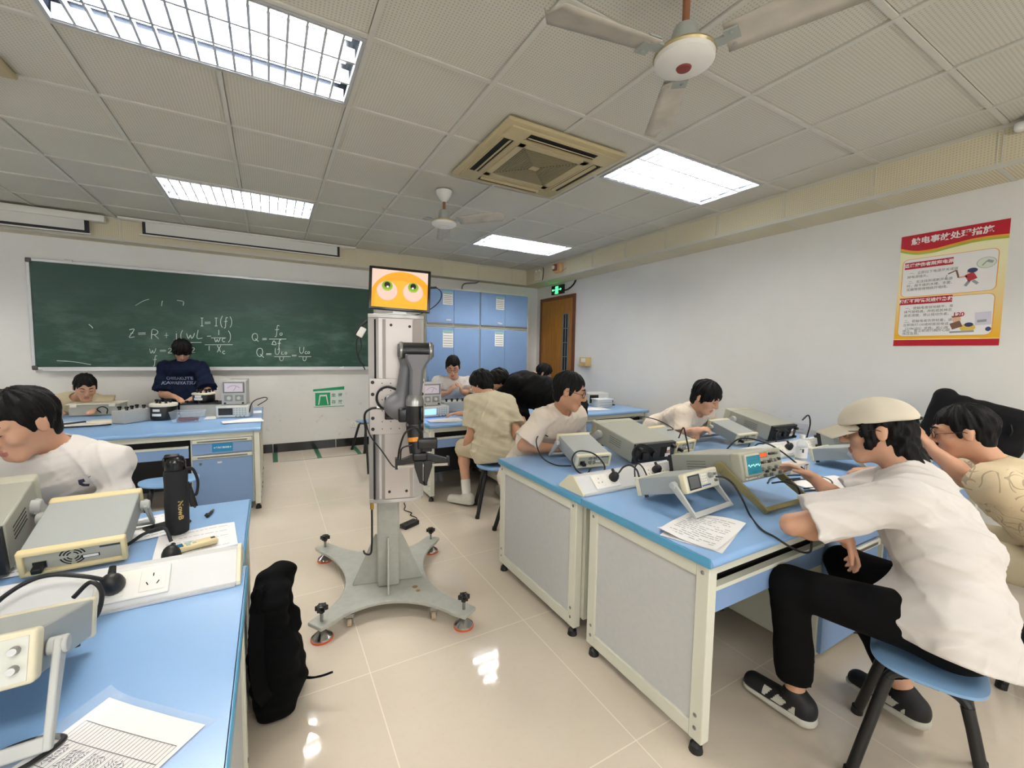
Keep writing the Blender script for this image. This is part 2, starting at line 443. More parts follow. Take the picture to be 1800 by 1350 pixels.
# ---------------------------------------------------------------- shared materials
M_BLUE = mat('bench_top_blue_laminate', '8ab2e0', 0.30, noise=0.05, nscale=3, spec=0.5)
M_EDGE = mat('bench_edge_band', '56a0c8', 0.35)
M_BLUEP = mat('blue_cabinet_board', '809fca', 0.45, noise=0.04, nscale=4)
M_BEIGE = mat('bench_frame_enamel', 'd6d7c9', 0.42)
M_PANEL = mat('bench_grey_panel', 'c3c5c6', 0.55, noise=0.03, nscale=40)
M_BLACK = mat('black_plastic', '121214', 0.45)
M_BLACKG = mat('black_gloss_plastic', '0c0c0e', 0.2)
M_RUB = mat('black_cable_rubber', '0e0e10', 0.5)
M_STEEL = mat('brushed_steel', '9a9a98', 0.3, 0.9)
M_ALU = mat('aluminium_profile', 'c9cbcc', 0.35, 0.35)
M_PAPER = mat('white_paper', 'f0f0f0', 0.7)
M_WHITE = mat('white_plastic', 'ecebe6', 0.35)
M_DARK = mat('dark_slot', '08080a', 0.8)
M_INK = mat('printed_ink', '3a3d44', 0.7)
M_LBLUE = mat('teal_label', '1a86b8', 0.5)

# ---------------------------------------------------------------- chalkboard with writing
BX0, BX1, BZ0, BZ1 = -1.49, 2.32, 1.205, 2.462
m, nt, b = node_mat('chalkboard_green', 0.45); co = objco(nt)
sm = noise(nt, mapped(nt, co, (1.2, 1, 2.6), rot=(0, 0.5, 0)), 1.6, 7, 0.62)
sm2 = noise(nt, mapped(nt, co, (0.8, 1, 6.0), rot=(0, -0.35, 0)), 2.2, 6, 0.7)
x, y, z = sep(nt, co)
lowz = ramp(nt, z, 1.10, 0.35)
f = mth(nt, 'MULTIPLY', mth(nt, 'MAXIMUM', ramp(nt, sm, 0.48, 0.80), ramp(nt, sm2, 0.56, 0.85)), mth(nt, 'MULTIPLY', lowz, 0.42))
nt.links.new(mixc(nt, f, lin('0c3e2e'), lin('7d9a8c')), b.inputs['Base Color']); M_CHALKB = m
M_CHALK = mat('white_chalk', 'c9d6cf', 0.9)
bd = thing('chalkboard', 'long green chalkboard with formulas in white chalk', 'chalkboard', ((BX0+BX1)/2, YF, BZ0))
MB().box2((BX0+0.02, YF-0.025, BZ0+0.02), (BX1-0.02, YF, BZ1-0.02)).build('board_surface', M_CHALKB, bd, world=True)
fr = MB(); w = 0.032; ya = YF-0.036
fr.box2((BX0, ya, BZ1-w), (BX1, YF, BZ1)).box2((BX0, ya, BZ0), (BX1, YF, BZ0+w)).box2((BX0, ya, BZ0+w), (BX0+w, YF, BZ1-w)).box2((BX1-w, ya, BZ0+w), (BX1, YF, BZ1-w))
fr.build('board_frame', M_ALU, bd, world=True, bevel=0.004)
for px in (BX0+0.35, 0.0, 1.35): MB().box2((px-0.03, YF-0.03, BZ1), (px+0.03, YF, BZ1+0.02)).build('hanging_clip', M_ALU, bd, world=True)
for (cx, cz) in ((BX0, BZ1-0.05), (BX0, BZ0), (BX1-0.05, BZ0), (BX1-0.05, BZ1-0.05)):
    MB().rbox((cx+0.025, YF-0.02, cz+0.025), (0.054, 0.044, 0.054), 0.012).build('corner_piece', mat('dark_corner_plastic', '4a4a4c', 0.5), bd, world=True)
MB().box2((BX0+0.1, YF-0.075, BZ0-0.012), (BX1, YF, BZ0)).box2((BX0+0.1, YF-0.075, BZ0), (BX1, YF-0.07, BZ0+0.012)).build('chalk_tray', M_ALU, bd, world=True)
GL = {'I': [[(.2, 1), (.8, 1)], [(.5, 1), (.5, 0)], [(.2, 0), (.8, 0)]], '=': [[(0, .62), (1, .66)], [(0, .36), (1, .40)]],
      '(': [[(.7, 1.1), (.35, .8), (.25, .5), (.35, .15), (.7, -.1)]], ')': [[(.3, 1.1), (.65, .8), (.75, .5), (.65, .15), (.3, -.1)]],
      'f': [[(.9, 1), (.65, 1.08), (.5, .85), (.45, .3), (.35, -.2), (.1, -.25)], [(.15, .55), (.85, .6)]],
      'Z': [[(.1, .95), (.9, 1), (.1, .02), (.95, .08)], [(.3, .5), (.75, .55)]], 'R': [[(.15, 0), (.2, 1), (.65, 1), (.85, .78), (.65, .52), (.2, .48)], [(.45, .48), (.95, 0)]],
      '+': [[(.5, .85), (.5, .15)], [(.1, .5), (.9, .5)]], '-': [[(.1, .5), (.9, .52)]], 'j': [[(.55, .75), (.55, 0), (.4, -.25), (.1, -.2)], [(.55, 1), (.58, 1.04)]],
      'w': [[(0, .8), (.1, .3), (.25, 0), (.48, .55), (.6, .05), (.8, .2), (1, .85)]], 'L': [[(.35, 1), (.2, .05), (1, .05)]], '1': [[(.5, 1), (.5, 0)]],
      'c': [[(.9, .75), (.5, .8), (.2, .4), (.5, .02), (.95, .1)]], 'X': [[(.1, 1), (.85, 0)], [(.9, 1), (.1, 0)]],
      'Q': [[(.6, 1), (.25, .9), (.1, .5), (.3, .1), (.65, .05), (.9, .45), (.8, .9), (.55, 1)], [(.55, .3), (1.05, -.1)]],
      'o': [[(.5, .8), (.2, .6), (.25, .2), (.6, .1), (.85, .4), (.75, .75), (.5, .8)]], 'D': [[(.1, .05), (.5, 1), (.95, .05), (.1, .05)]],
      'U': [[(.1, 1), (.1, .3), (.3, .02), (.65, .05), (.85, .4), (.9, 1)]], '2': [[(.1, .8), (.4, 1), (.7, .8), (.5, .45), (.05, .05), (.85, .05)]], '_': [[(0, 0), (1, .02)]],
      ',': [[(.4, .15), (.3, -.15)]]}
WR = [('I', 351, 559, 8, 14), ('=', 360, 563, 10, 9), ('I', 376, 559, 8, 14), ('(', 386, 557, 7, 17), ('f', 393, 559, 8, 14), (')', 402, 558, 7, 16),
      ('Z', 226, 579, 11, 14), ('=', 243, 582, 13, 9), ('R', 264, 580, 16, 16), ('+', 288, 583, 9, 13), ('j', 305, 583, 9, 12), ('(', 316, 582, 7, 16), ('w', 328, 584, 14, 11), ('L', 344, 580, 12, 15),
      ('-', 363, 586, 9, 10), ('1', 382, 580, 5, 9), ('_', 371, 592, 26, 2), ('w', 377, 593, 10, 8), ('c', 389, 593, 7, 8), (')', 399, 583, 8, 17), ('_', 332, 600, 22, 2), ('_', 360, 602, 49, 4),
      ('w', 263, 611, 11, 10), ('=', 281, 613, 11, 7), ('2', 295, 612, 9, 9), ('2', 336, 611, 8, 9), ('1', 366, 608, 3, 8), ('X', 381, 607, 8, 12), ('c', 390, 616, 6, 6), ('f', 268, 626, 9, 14), ('=', 284, 633, 8, 6),
      ('Q', 442, 586, 12, 13), ('=', 461, 592, 8, 8), ('f', 482, 573, 10, 15), ('o', 491, 584, 6, 6), ('_', 473, 594, 30, 2), ('D', 477, 599, 9, 7), ('f', 487, 598, 8, 13),
      ('Q', 450, 612, 13, 15), ('=', 468, 619, 9, 7), ('U', 483, 612, 9, 11), ('L', 494, 618, 5, 5), ('o', 500, 618, 5, 5), ('_', 482, 625, 29, 2), ('U', 491, 627, 8, 7), ('=', 513, 622, 8, 6),
      ('U', 526, 610, 9, 11), ('c', 535, 617, 5, 5), ('o', 540, 617, 5, 5), ('_', 525, 625, 22, 2), ('U', 532, 627, 7, 7)]
ck = MB()
for ch, u, v, wd, ht in WR:
    o0 = on(u, v+ht, 'y', YF-0.027); ox = on(u+wd, v+ht, 'y', YF-0.027)-o0; oy = on(u, v, 'y', YF-0.027)-o0
    for st in GL[ch]:
        pts = [o0+ox*p+oy*q for p, q in st]; pts = [(p[0], YF-0.026, p[2]) for p in pts]
        ck.tube(spline(pts, 4) if len(pts) > 2 else pts, 0.0042, 5)
for (u0, v0, u1, v1, u2, v2) in ((238, 537, 252, 529, 262, 526), (284, 538, 285, 531, 286, 529), (311, 528, 322, 530, 322, 537), (100, 634, 130, 636, 160, 641), (156, 570, 161, 574, 163, 577)):
    ck.tube(spline([on(a, c, 'y', YF-0.0255) for a, c in ((u0, v0), (u1, v1), (u2, v2))], 4), 0.004, 5)
ck.build('chalk_writing', M_CHALK, bd, world=True)
er = MB(); er.sph((0, 0, 0.012), (0.030, 0.012, 0.014), 10).sph((0.03, 0.004, 0.02), (0.02, 0.010, 0.014), 8)
er = er.build('crumpled_tissue', M_PAPER); er.location = (1.80, YF-0.058, BZ0+0.003); er.rotation_euler = (0, 0, 0.1)
tag(er, 'crumpled white tissue lying on the chalk tray beside the robot', 'tissue')

# ---------------------------------------------------------------- projection screens hung along the bulkhead
M_SCR = mat('screen_fabric', 'd9d8d2', 0.7); M_SCRB = mat('screen_border', '15161c', 0.6); M_CASE = mat('screen_case', 'e2e0d8', 0.45)
t = thing('projection_screen', 'rolled up projection screen above the middle of the chalkboard', 'projection screen', (0.68, 3.75, 2.80))
MB().box2((-0.62, 3.70, 2.958), (1.98, 3.80, ROOM_H)).build('screen_case', M_CASE, t, world=True)
s = MB(); s.mat(M_SCR).box2((-0.38, 3.745, 2.835), (1.735, 3.749, 2.958)); s.mat(M_SCRB).box2((-0.41, 3.744, 2.815), (1.765, 3.749, 2.835)).box2((-0.41, 3.744, 2.835), (-0.38, 3.749, 2.958)).box2((1.735, 3.744, 2.835), (1.765, 3.749, 2.958))
s.build('screen_fabric', None, t, world=True, smooth=0)
MB().box2((-0.44, 3.738, 2.803), (1.80, 3.756, 2.815)).build('bottom_bar', M_CASE, t, world=True)
t = thing('projection_screen', 'rolled up projection screen over the left end of the chalkboard', 'projection screen', (-1.8, 3.74, 2.74))
MB().rbox((-1.85, 3.74, 2.925), (2.24, 0.09, 0.07), 0.008).build('screen_case', M_CASE, t, world=True)
s = MB(); s.mat(M_SCR).box2((-2.8, 3.735, 2.78), (-0.91, 3.739, 2.90)); s.mat(M_SCRB).box2((-2.85, 3.734, 2.75), (-0.87, 3.739, 2.78)).box2((-0.91, 3.734, 2.78), (-0.87, 3.739, 2.90)).box2((-2.85, 3.734, 2.78), (-2.8, 3.739, 2.90))
s.build('screen_fabric', None, t, world=True, smooth=0)
MB().box2((-2.86, 3.728, 2.738), (-0.86, 3.746, 2.75)).build('bottom_bar', M_CASE, t, world=True)

# ---------------------------------------------------------------- storage cabinets with taped notices
M_HANDLE = mat('bronze_handle_strip', '8b8378', 0.35, 0.5)
def cabinet(name, x0, x1, z0, z1, label, handle):
    t = thing(name, label, 'cabinet', ((x0+x1)/2, 3.82, z0), 0, 'blue storage cabinets by the door')
    body = MB(); body.box2((x0+0.002, 3.62, z0), (x1-0.002, YF-0.006, z1-0.002)).build('body', M_BEIGE, t, world=True)
    xm = (x0+x1)/2
    for a, c in ((x0+0.006, xm-0.002), (xm+0.002, x1-0.006)):
        lo = z0+(0.055 if handle else 0.004)
        d = MB().box2((a, 3.60, lo), (c, 3.62, z1-0.008)).build('door', M_BLUEP, t, world=True, bevel=0.002)
        if handle: MB().box2((a+0.01, 3.592, z0+0.030), (c-0.01, 3.62, z0+0.050)).build('handle', M_HANDLE, d, world=True)
        else: MB().box2((a+0.02, 3.595, 0.96), (a+0.03, 3.60, 1.10)).build('handle', M_HANDLE, d, world=True)
    return t
cabs = [('upper left of the four', 3.0, 3.925, 1.89, 2.49), ('upper right of the four', 3.935, 4.86, 1.89, 2.49), ('lower left of the four', 3.0, 3.925, 0.0, 1.885), ('lower right of the four', 3.935, 4.86, 0.0, 1.885)]
for i, (w_, x0, x1, z0, z1) in enumerate(cabs):
    cabinet('storage_cabinet', x0, x1, z0, z1, 'blue two-door storage cabinet with a taped notice, %s stacked cabinets' % w_, i < 2)
structure(MB().box2((2.98, 3.60, 2.488), (4.875, YF, 2.505)).box2((4.862, 3.61, 0), (4.875, YF, 2.49)).build('trim_3', M_BEIGE, smooth=0))
def notice(x, z, w, h, label):
    t = thing('notice_sheet', label, 'notice', (x, 3.599, z), 0, 'notices taped on the storage cabinets')
    MB().box2((x-w/2, 3.597, z), (x+w/2, 3.599, z+h)).build('paper', M_PAPER, t, world=True)
    p = MB(); p.box2((x-w/2+0.01, 3.5962, z+h-0.035), (x+w/2-0.01, 3.597, z+h-0.02))
    for k in range(5):
        zz = z+0.02+k*(h-0.06)/5; p.box2((x-w/2+0.012, 3.5962, zz), (x+w/2-0.012, 3.597, zz+0.012))
    p.build('printed_rows', mat('notice_print', 'a9a49a', 0.8), t, world=True)
    MB().box2((x-w/2-0.006, 3.5955, z+h-0.02), (x+w/2+0.006, 3.597, z+h+0.012)).build('tape', mat('clear_green_tape', '8fc3bf', 0.3), t, world=True)
notice(3.355, 2.24, 0.165, 0.20, 'ruled white notice taped on the upper left storage cabinet')
notice(4.30, 2.22, 0.155, 0.21, 'ruled white notice taped on the upper right storage cabinet')
notice(3.36, 1.56, 0.175, 0.26, 'ruled white notice taped on the lower left storage cabinet')
notice(4.29, 1.60, 0.165, 0.235, 'ruled white notice taped on the lower right storage cabinet')
for x, z, a, w_ in ((3.37, 2.0, 0.0, 'left'), (4.30, 1.99, -0.15, 'right')):
    o = MB().box((0, 0, 0), (0.085, 0.002, 0.022)).build('paper_slip', M_PAPER); o.location = (x, 3.598, z); o.rotation_euler = (0, -a, 0)
    tag(o, 'narrow white paper slip stuck low on the upper %s cabinet' % w_, 'label', 'paper slips on the upper cabinets')
cbm = MB().tube(spline([(3.75, 3.95, 2.51), (3.74, 3.93, 2.60), (3.80, 3.93, 2.66), (4.0, 3.93, 2.69), (4.05, 3.93, 2.73)], 6), 0.012, 8).build('cable', mat('grey_conduit', '6f6e68', 0.5))
tag(cbm, 'grey conduit bending over the top of the storage cabinets', 'cable')

# ---------------------------------------------------------------- signs and small fittings on the walls
M_GREEN = mat('sign_green', '0f9a63', 0.5); M_SIGNW = mat('sign_white', 'dfe7e2', 0.5)
t = thing('stool_storage_sign', 'green and white stool storage sign on the wall below the chalkboard', 'sign', (1.63, YF, 0.63))
sb = MB().mat(M_SIGNW).box2((1.418, YF-0.003, 0.628), (1.845, YF, 0.86)); sb.mat(M_GREEN).add([(1.413, YF-0.004, 0.868), (1.848, YF-0.004, 0.885), (1.848, YF-0.004, 0.935), (1.413, YF-0.004, 0.898)], [(0, 1, 2, 3)])
sb.box2((1.44, YF-0.004, 0.650), (1.648, YF, 0.845)).box2((1.418, YF-0.004, 0.628), (1.845, YF-0.002, 0.636))
sb.build('board', None, t, smooth=0, world=True)
pic = MB(); pic.box2((1.50, YF-0.0055, 0.79), (1.60, YF-0.003, 0.815))
for sx in (-1, 1): pic.add([(1.55+sx*0.036, YF-0.0055, 0.80), (1.55+sx*0.052, YF-0.0055, 0.80), (1.55+sx*0.072, YF-0.0055, 0.665), (1.55+sx*0.058, YF-0.0055, 0.665)], [(0, 1, 2, 3)])
pic.build('stool_pictogram', M_SIGNW, t, smooth=0, world=True)
tm = MB()
for ch, x, z in (('坐', 1.695, 0.80), ('椅', 1.79, 0.80), ('存', 1.695, 0.695), ('放', 1.79, 0.695)):
    tm.mesh(text_mesh(ch, 0.062, bold=0.0012), frame_mat((x, YF-0.0045, z), (1, 0, 0), (0, 0, 1)))
tm.build('lettering', mat('sign_letter_green', '4f8a72', 0.6), t, smooth=0, world=True)
for k, x in enumerate((1.975, 2.075)):
    t = thing('wall_socket', ('left' if k == 0 else 'right')+' white socket plate of the pair low on the front wall behind the robot', 'socket', (x, YF, 0.29), 0, 'socket plates on the front wall')
    MB().rbox((x, YF-0.005, 0.335), (0.092, 0.012, 0.088), 0.004).build('plate', M_WHITE, t, world=True)
    s = MB()
    for dx, dz in ((0, 0.02), (-0.014, -0.01), (0.014, -0.01)): s.box2((x+dx-0.003, YF-0.0118, 0.335+dz-0.007), (x+dx+0.003, YF-0.0105, 0.335+dz+0.007))
    s.build('slots', M_DARK, t, smooth=0, world=True)
# exit sign over the door
t = thing('exit_sign', 'small lit green running-man exit sign above the brown door', 'exit sign', (XR, 3.355, 2.54))
MB().rbox((XR-0.018, 3.355, 2.617), (0.036, 0.36, 0.158), 0.006).build('housing', M_BLACKG, t, world=True)
M_EXIT = mat('exit_sign_glow', '3dff6a', 0.4, emit=2.2)
g = MB(); X = XR-0.0375
def ex(y0, z0, y1, z1, M=None): g.box2((X, y0, z0), (X+0.003, y1, z1))
ex(3.33, 2.66, 3.41, 2.675); ex(3.33, 2.57, 3.342, 2.66); ex(3.398, 2.57, 3.41, 2.66)
g.sph((X+0.0015, 3.37, 2.645), (0.002, 0.012, 0.012), 10)
ex(3.355, 2.60, 3.385, 2.632); ex(3.345, 2.615, 3.40, 2.622); ex(3.352, 2.572, 3.364, 2.60); ex(3.376, 2.568, 3.388, 2.60)
for s_ in (-1, 1):
    cy_ = 3.37+s_*0.09
    ex(cy_-0.028, 2.612, cy_+0.028, 2.624)
    g.add([(X, cy_+s_*0.05, 2.618), (X, cy_+s_*0.02, 2.640), (X, cy_+s_*0.02, 2.596)], [(0, 1, 2)])
g.mesh(text_mesh('安全出口', 0.026, bold=0.0006), frame_mat((X-0.0005, 3.37, 2.555), (0, -1, 0), (0, 0, 1)))
g.build('pictogram', M_EXIT, t, smooth=0, world=True)
o = MB().tube(spline([(XR-0.012, 3.17, 2.585), (XR-0.012, 3.05, 2.60), (XR-0.012, 2.93, 2.65), (XR-0.012, 2.86, 2.72)], 6), 0.014, 8).build('cable', M_RUB)
tag(o, 'thick black cable curving from the exit sign up to the bulkhead', 'cable')
# alarm on the right bulkhead, emergency lamps, wall box beside the door
M_ALARM = mat('aged_cream_plastic', 'cfa873', 0.5); 
t = thing('wall_alarm', 'aged cream alarm box with red sounder on the bulkhead above the door', 'alarm', (BX, 2.82, 2.79))
MB().rbox((BX-0.03, 2.80, 2.862), (0.06, 0.16, 0.15), 0.01).build('body', M_ALARM, t, world=True)
MB().rbox((BX-0.07, 2.84, 2.87), (0.04, 0.09, 0.10), 0.012).build('sounder', mat('alarm_brown', '8a4a2a', 0.4), t, world=True)
MB().cyl((BX-0.105, 2.845, 2.872), (BX-0.09, 2.845, 2.872), 0.03, seg=14).build('lens', M_WHITE, t, world=True)
MB().cyl((BX-0.02, 2.72, 2.80), (BX-0.02, 2.60, 2.83), 0.006, seg=8).build('aerial', M_ALARM, t, world=True)
t = thing('emergency_lamp', 'cream twin-head emergency lamp box on the bulkhead left of the alarm', 'emergency lamp', (BX, 3.42, 2.75))
MB().rbox((BX-0.02, 3.40, 2.815), (0.04, 0.20, 0.15), 0.008).build('body', mat('cream_bulkhead_enamel', 'd5ceb4', 0.5), t, world=True)
for dy in (-0.05, 0.05): MB().sph((BX-0.03, 3.40+dy, 2.905), (0.024, 0.024, 0.022), 12).build('lamp_head', M_WHITE, t, world=True)
o = MB().tube(spline([(BX-0.006, 3.29, 2.95), (BX-0.006, 3.27, 2.93), (BX-0.006, 3.27, 2.82), (BX-0.006, 3.29, 2.735)], 5), 0.006, 6).build('cable', M_RUB)
tag(o, 'thin dark cable looping round the emergency lamp on the bulkhead', 'cable')
t = thing('bulkhead_lamp', 'white lamp fitting at the right end of the right bulkhead', 'lamp', (BX, -2.10, 2.90))
MB().rbox((BX-0.035, -2.14, 2.925), (0.07, 0.24, 0.055), 0.02).build('body', M_WHITE, t, world=True)
MB().box2((BX-0.055, -2.2, 2.948), (BX, -2.06, 2.975)).build('bracket', M_ALU, t, world=True)
t = thing('switch_box', 'yellowed switch box on the right wall just past the door', 'switch box', (XR, 2.54, 1.29))
MB().rbox((XR-0.03, 2.54, 1.365), (0.06, 0.23, 0.145), 0.008).build('body', mat('yellowed_plastic', 'd9bd7d', 0.5), t, world=True)
MB().rbox((XR-0.062, 2.55, 1.39), (0.006, 0.11, 0.06), 0.003).build('meter_window', M_WHITE, t, world=True)
MB().rbox((XR-0.062, 2.53, 1.325), (0.008, 0.06, 0.04), 0.003).build('button', M_ALARM, t, world=True)
MB().rbox((XR-0.012, 2.70, 1.32), (0.024, 0.08, 0.05), 0.004).build('junction', M_WHITE, t, world=True)
# paper sheets taped low on the right wall behind the instruments
for (y0, y1, z0, z1, l) in ((-0.78, -0.25, 0.62, 0.85, 'grey printed sheet taped low on the right wall behind the oscilloscope'), (-0.92, -0.80, 0.60, 0.80, 'narrow white sheet on the right wall beside the printed sheet')):
    t = thing('wall_paper_sheet', l, 'paper', (XR, (y0+y1)/2, z0))
    MB().box2((XR-0.003, y0, z0), (XR-0.001, y1, z1)).build('sheet', mat('grey_print_paper', 'cfd0d6', 0.7), t, world=True)
    p = MB()
    for k in range(5): p.box2((XR-0.0036, y0+0.04, z0+0.03+k*0.035), (XR-0.003, y1-0.06*(k % 3)-0.03, z0+0.037+k*0.035))
    p.build('print', mat('faint_print', 'aab0bd', 0.8), t, world=True, smooth=0)

# ---------------------------------------------------------------- safety poster
PY0, PY1, PZ0, PZ1 = -1.372, -1.958, 1.595, 2.472        # left edge is nearer the door
t = thing('safety_poster', 'red and yellow electric shock first aid poster on the right wall', 'poster', (XR, -1.665, PZ0))
PW, PH = PY0-PY1, PZ1-PZ0
def pp(u, v, d=0.0): return (XR-0.003-d, PY0-u*PW, PZ1-v*PH)
def ppoly(mb, pts, d): mb.add([pp(u, v, d) for u, v in pts], [tuple(range(len(pts)))])
m, nt, b = node_mat('poster_paper', 0.35); x, y, z = sep(nt, objco(nt))
nt.links.new(mixc(nt, ramp(nt, z, 0.60, 0.08), lin('f4f0c8'), lin('eeb72c')), b.inputs['Base Color'])
MB().box2((XR-0.003, PY1, PZ0), (XR-0.0005, PY0, PZ1)).build('sheet', m, t, world=True)
M_RED = mat('poster_red', 'b8152b', 0.4); M_ORG = mat('poster_orange', 'eda53a', 0.4); M_PGRN = mat('poster_green', 'a9bb3e', 0.4); M_PWHT = mat('poster_white', 'f0efee', 0.4)
def wave(o): return [(i/16, np.interp(i/16, [0, .1, .2, .35, .5, .7, .85, 1], [.105, .135, .15, .150, .132, .113, .112, .12])+o) for i in range(17)]
w0 = wave(0); pm = MB()
def band(mb, o0, o1, d):
    a, c = wave(o0), wave(o1)
    for i in range(16): ppoly(mb, [a[i], c[i], c[i+1], a[i+1]], d)
pm.mat(M_PGRN); band(pm, 0.008, 0.034, 0.0006); pm.mat(M_ORG); band(pm, -0.002, 0.016, 0.0008)
pm.mat(M_RED)
for i in range(16): ppoly(pm, [(w0[i][0], 0), w0[i], w0[i+1], (w0[i+1][0], 0)], 0.001)
ppoly(pm, [(0, .945), (0, 1), (1, 1), (1, .945)], 0.0008); pm.mat(mat('poster_pale_line', 'f6e3a0', 0.4)); ppoly(pm, [(0, .938), (0, .945), (1, .945), (1, .938)], 0.0008)
pm.build('colour_bands', None, t, smooth=0, world=True)
def rrect(u0, v0, u1, v1, r):
    ru, rv = r, r*PW/PH; o = []
    for cu, cv, a0 in ((u1-ru, v0+rv, -90), (u1-ru, v1-rv, 0), (u0+ru, v1-rv, 90), (u0+ru, v0+rv, 180)):
        for k in range(6):
            a = math.radians(a0+k*18); o.append((cu+ru*math.cos(a), cv+rv*math.sin(a)))
    return o[::-1]
pn = MB(); pn.mat(M_ORG)
for v0, v1 in ((.215, .555), (.575, .915)): ppoly(pn, rrect(.035, v0, .935, v1, .06), 0.0010)
pn.mat(M_PWHT)
for v0, v1 in ((.219, .551), (.579, .911)): ppoly(pn, rrect(.043, v0, .927, v1, .055), 0.0013)
pn.mat(M_RED); ppoly(pn, [(.06, .245), (.06, .305), (.54, .305), (.54, .245)], 0.0016); ppoly(pn, [(.035, .565), (.035, .625), (.56, .625), (.56, .565)], 0.0016)
pn.build('text_panels', None, t, smooth=0, world=True)
def ptext(mb, s, u, v, h, align='LEFT', bold=0.0, d=0.002):
    mb.mesh(text_mesh(s, h*PH, align, bold=bold), frame_mat(pp(u, v, d), (0, -1, 0), (0, 0, 1)))
pt = MB(); pt.mat(M_PWHT); ptext(pt, '触电事故处理措施', .49, .064, .064, 'CENTER', 0.0014); ptext(pt, '迅速使伤者脱离电源', .30, .275, .036, 'CENTER', 0.0008); ptext(pt, '根据不同情况进行急救', .297, .595, .036, 'CENTER', 0.0008)
pt.mat(mat('poster_grey_text', '6a655f', 0.6))
for s, u, v in (('一、立即拉下电源开关或拔', .115, .345), ('掉电源插头。', .095, .378), ('二、无法找到或断开电源', .11, .425), ('时，用干燥的木棒、手套、', .095, .458), ('瓦棚等绝缘物挑开电线。', .095, .491),
                ('一、使触电者就地躺平，身', .10, .660), ('体气管畅通，并检视其神志', .09, .693), ('是否清醒，禁止摇动伤者。', .09, .726), ('二、若触电者伤势较重，请', .10, .778),
                ('立即拨打120或校医院电话', .09, .811), ('（2186203）求救；若心跳', .09, .844), ('停止，要立即进行胸外心脏', .09, .866), ('按压急救。', .09, .890)):
    ptext(pt, s, u, v, .0265)
pt.build('printed_text', None, t, smooth=0, world=True)
pi = MB()
def pell(u, v, a, c, m_, d=0.002, n=20): pi.mat(m_); ppoly(pi, [(u+a*math.cos(-2*PI*k/n), v+c*math.sin(-2*PI*k/n)) for k in range(n)], d)
def pbar(u0, v0, u1, v1, w_, m_, d=0.0022):
    dx, dy = u1-u0, (v1-v0)*PH/PW; L = math.hypot(dx, dy); nx, ny = -dy/L*w_/2, dx/L*w_/2*PW/PH
    pi.mat(m_); ppoly(pi, [(u0+nx, v0+ny), (u1+nx, v1+ny), (u1-nx, v1-ny), (u0-nx, v0-ny)], d)
c_sk = mat('print_skin', 'e2b79a', 0.5); c_bl = mat('print_blue', '39436f', 0.5); c_rd = mat('print_red', 'b5323a', 0.5); c_br = mat('print_brown', '7a5a48', 0.5); c_gy = mat('print_grey', '9aa0a4', 0.5); c_pg = mat('print_pale_green', 'dde3d3', 0.5); c_ye = mat('print_yellow', 'e3c25a', 0.5)
pell(.835, .325, .085, .045, c_gy); pell(.835, .325, .08, .042, c_pg, 0.0022); pbar(.80, .345, .84, .31, .012, c_gy, .0024); pbar(.84, .31, .89, .325, .03, c_gy, .0024)
pell(.70, .385, .03, .022, c_sk); pell(.72, .375, .045, .02, c_bl, .0023); pbar(.69, .40, .73, .455, .085, c_rd); pbar(.70, .46, .665, .50, .03, c_gy); pbar(.73, .46, .775, .49, .03, c_gy); pbar(.68, .42, .60, .425, .018, c_sk); pbar(.60, .425, .575, .36, .018, c_br); pbar(.575, .36, .50, .385, .014, c_br); pbar(.49, .39, .48, .43, .008, c_gy)
pell(.615, .775, .04, .03, c_sk); pbar(.57, .755, .66, .748, .02, c_br, .0026); pbar(.60, .80, .63, .85, .10, c_br); pell(.72, .85, .07, .035, c_ye); pell(.73, .825, .04, .018, c_bl, .0024); pbar(.56, .885, .78, .88, .022, c_gy); pbar(.78, .78, .92, .775, .16, mat('print_lilac', 'd6d3e2', 0.5), .0019); pbar(.80, .80, .88, .795, .03, c_gy); pell(.90, .865, .025, .018, c_bl)
ptx = MB(); ptext(ptx, '120', .63, .737, .048, 'CENTER', 0.0012, .003)
pi.build('illustrations', None, t, smooth=0, world=True); ptx.build('red_numerals', c_rd, t, smooth=0, world=True)

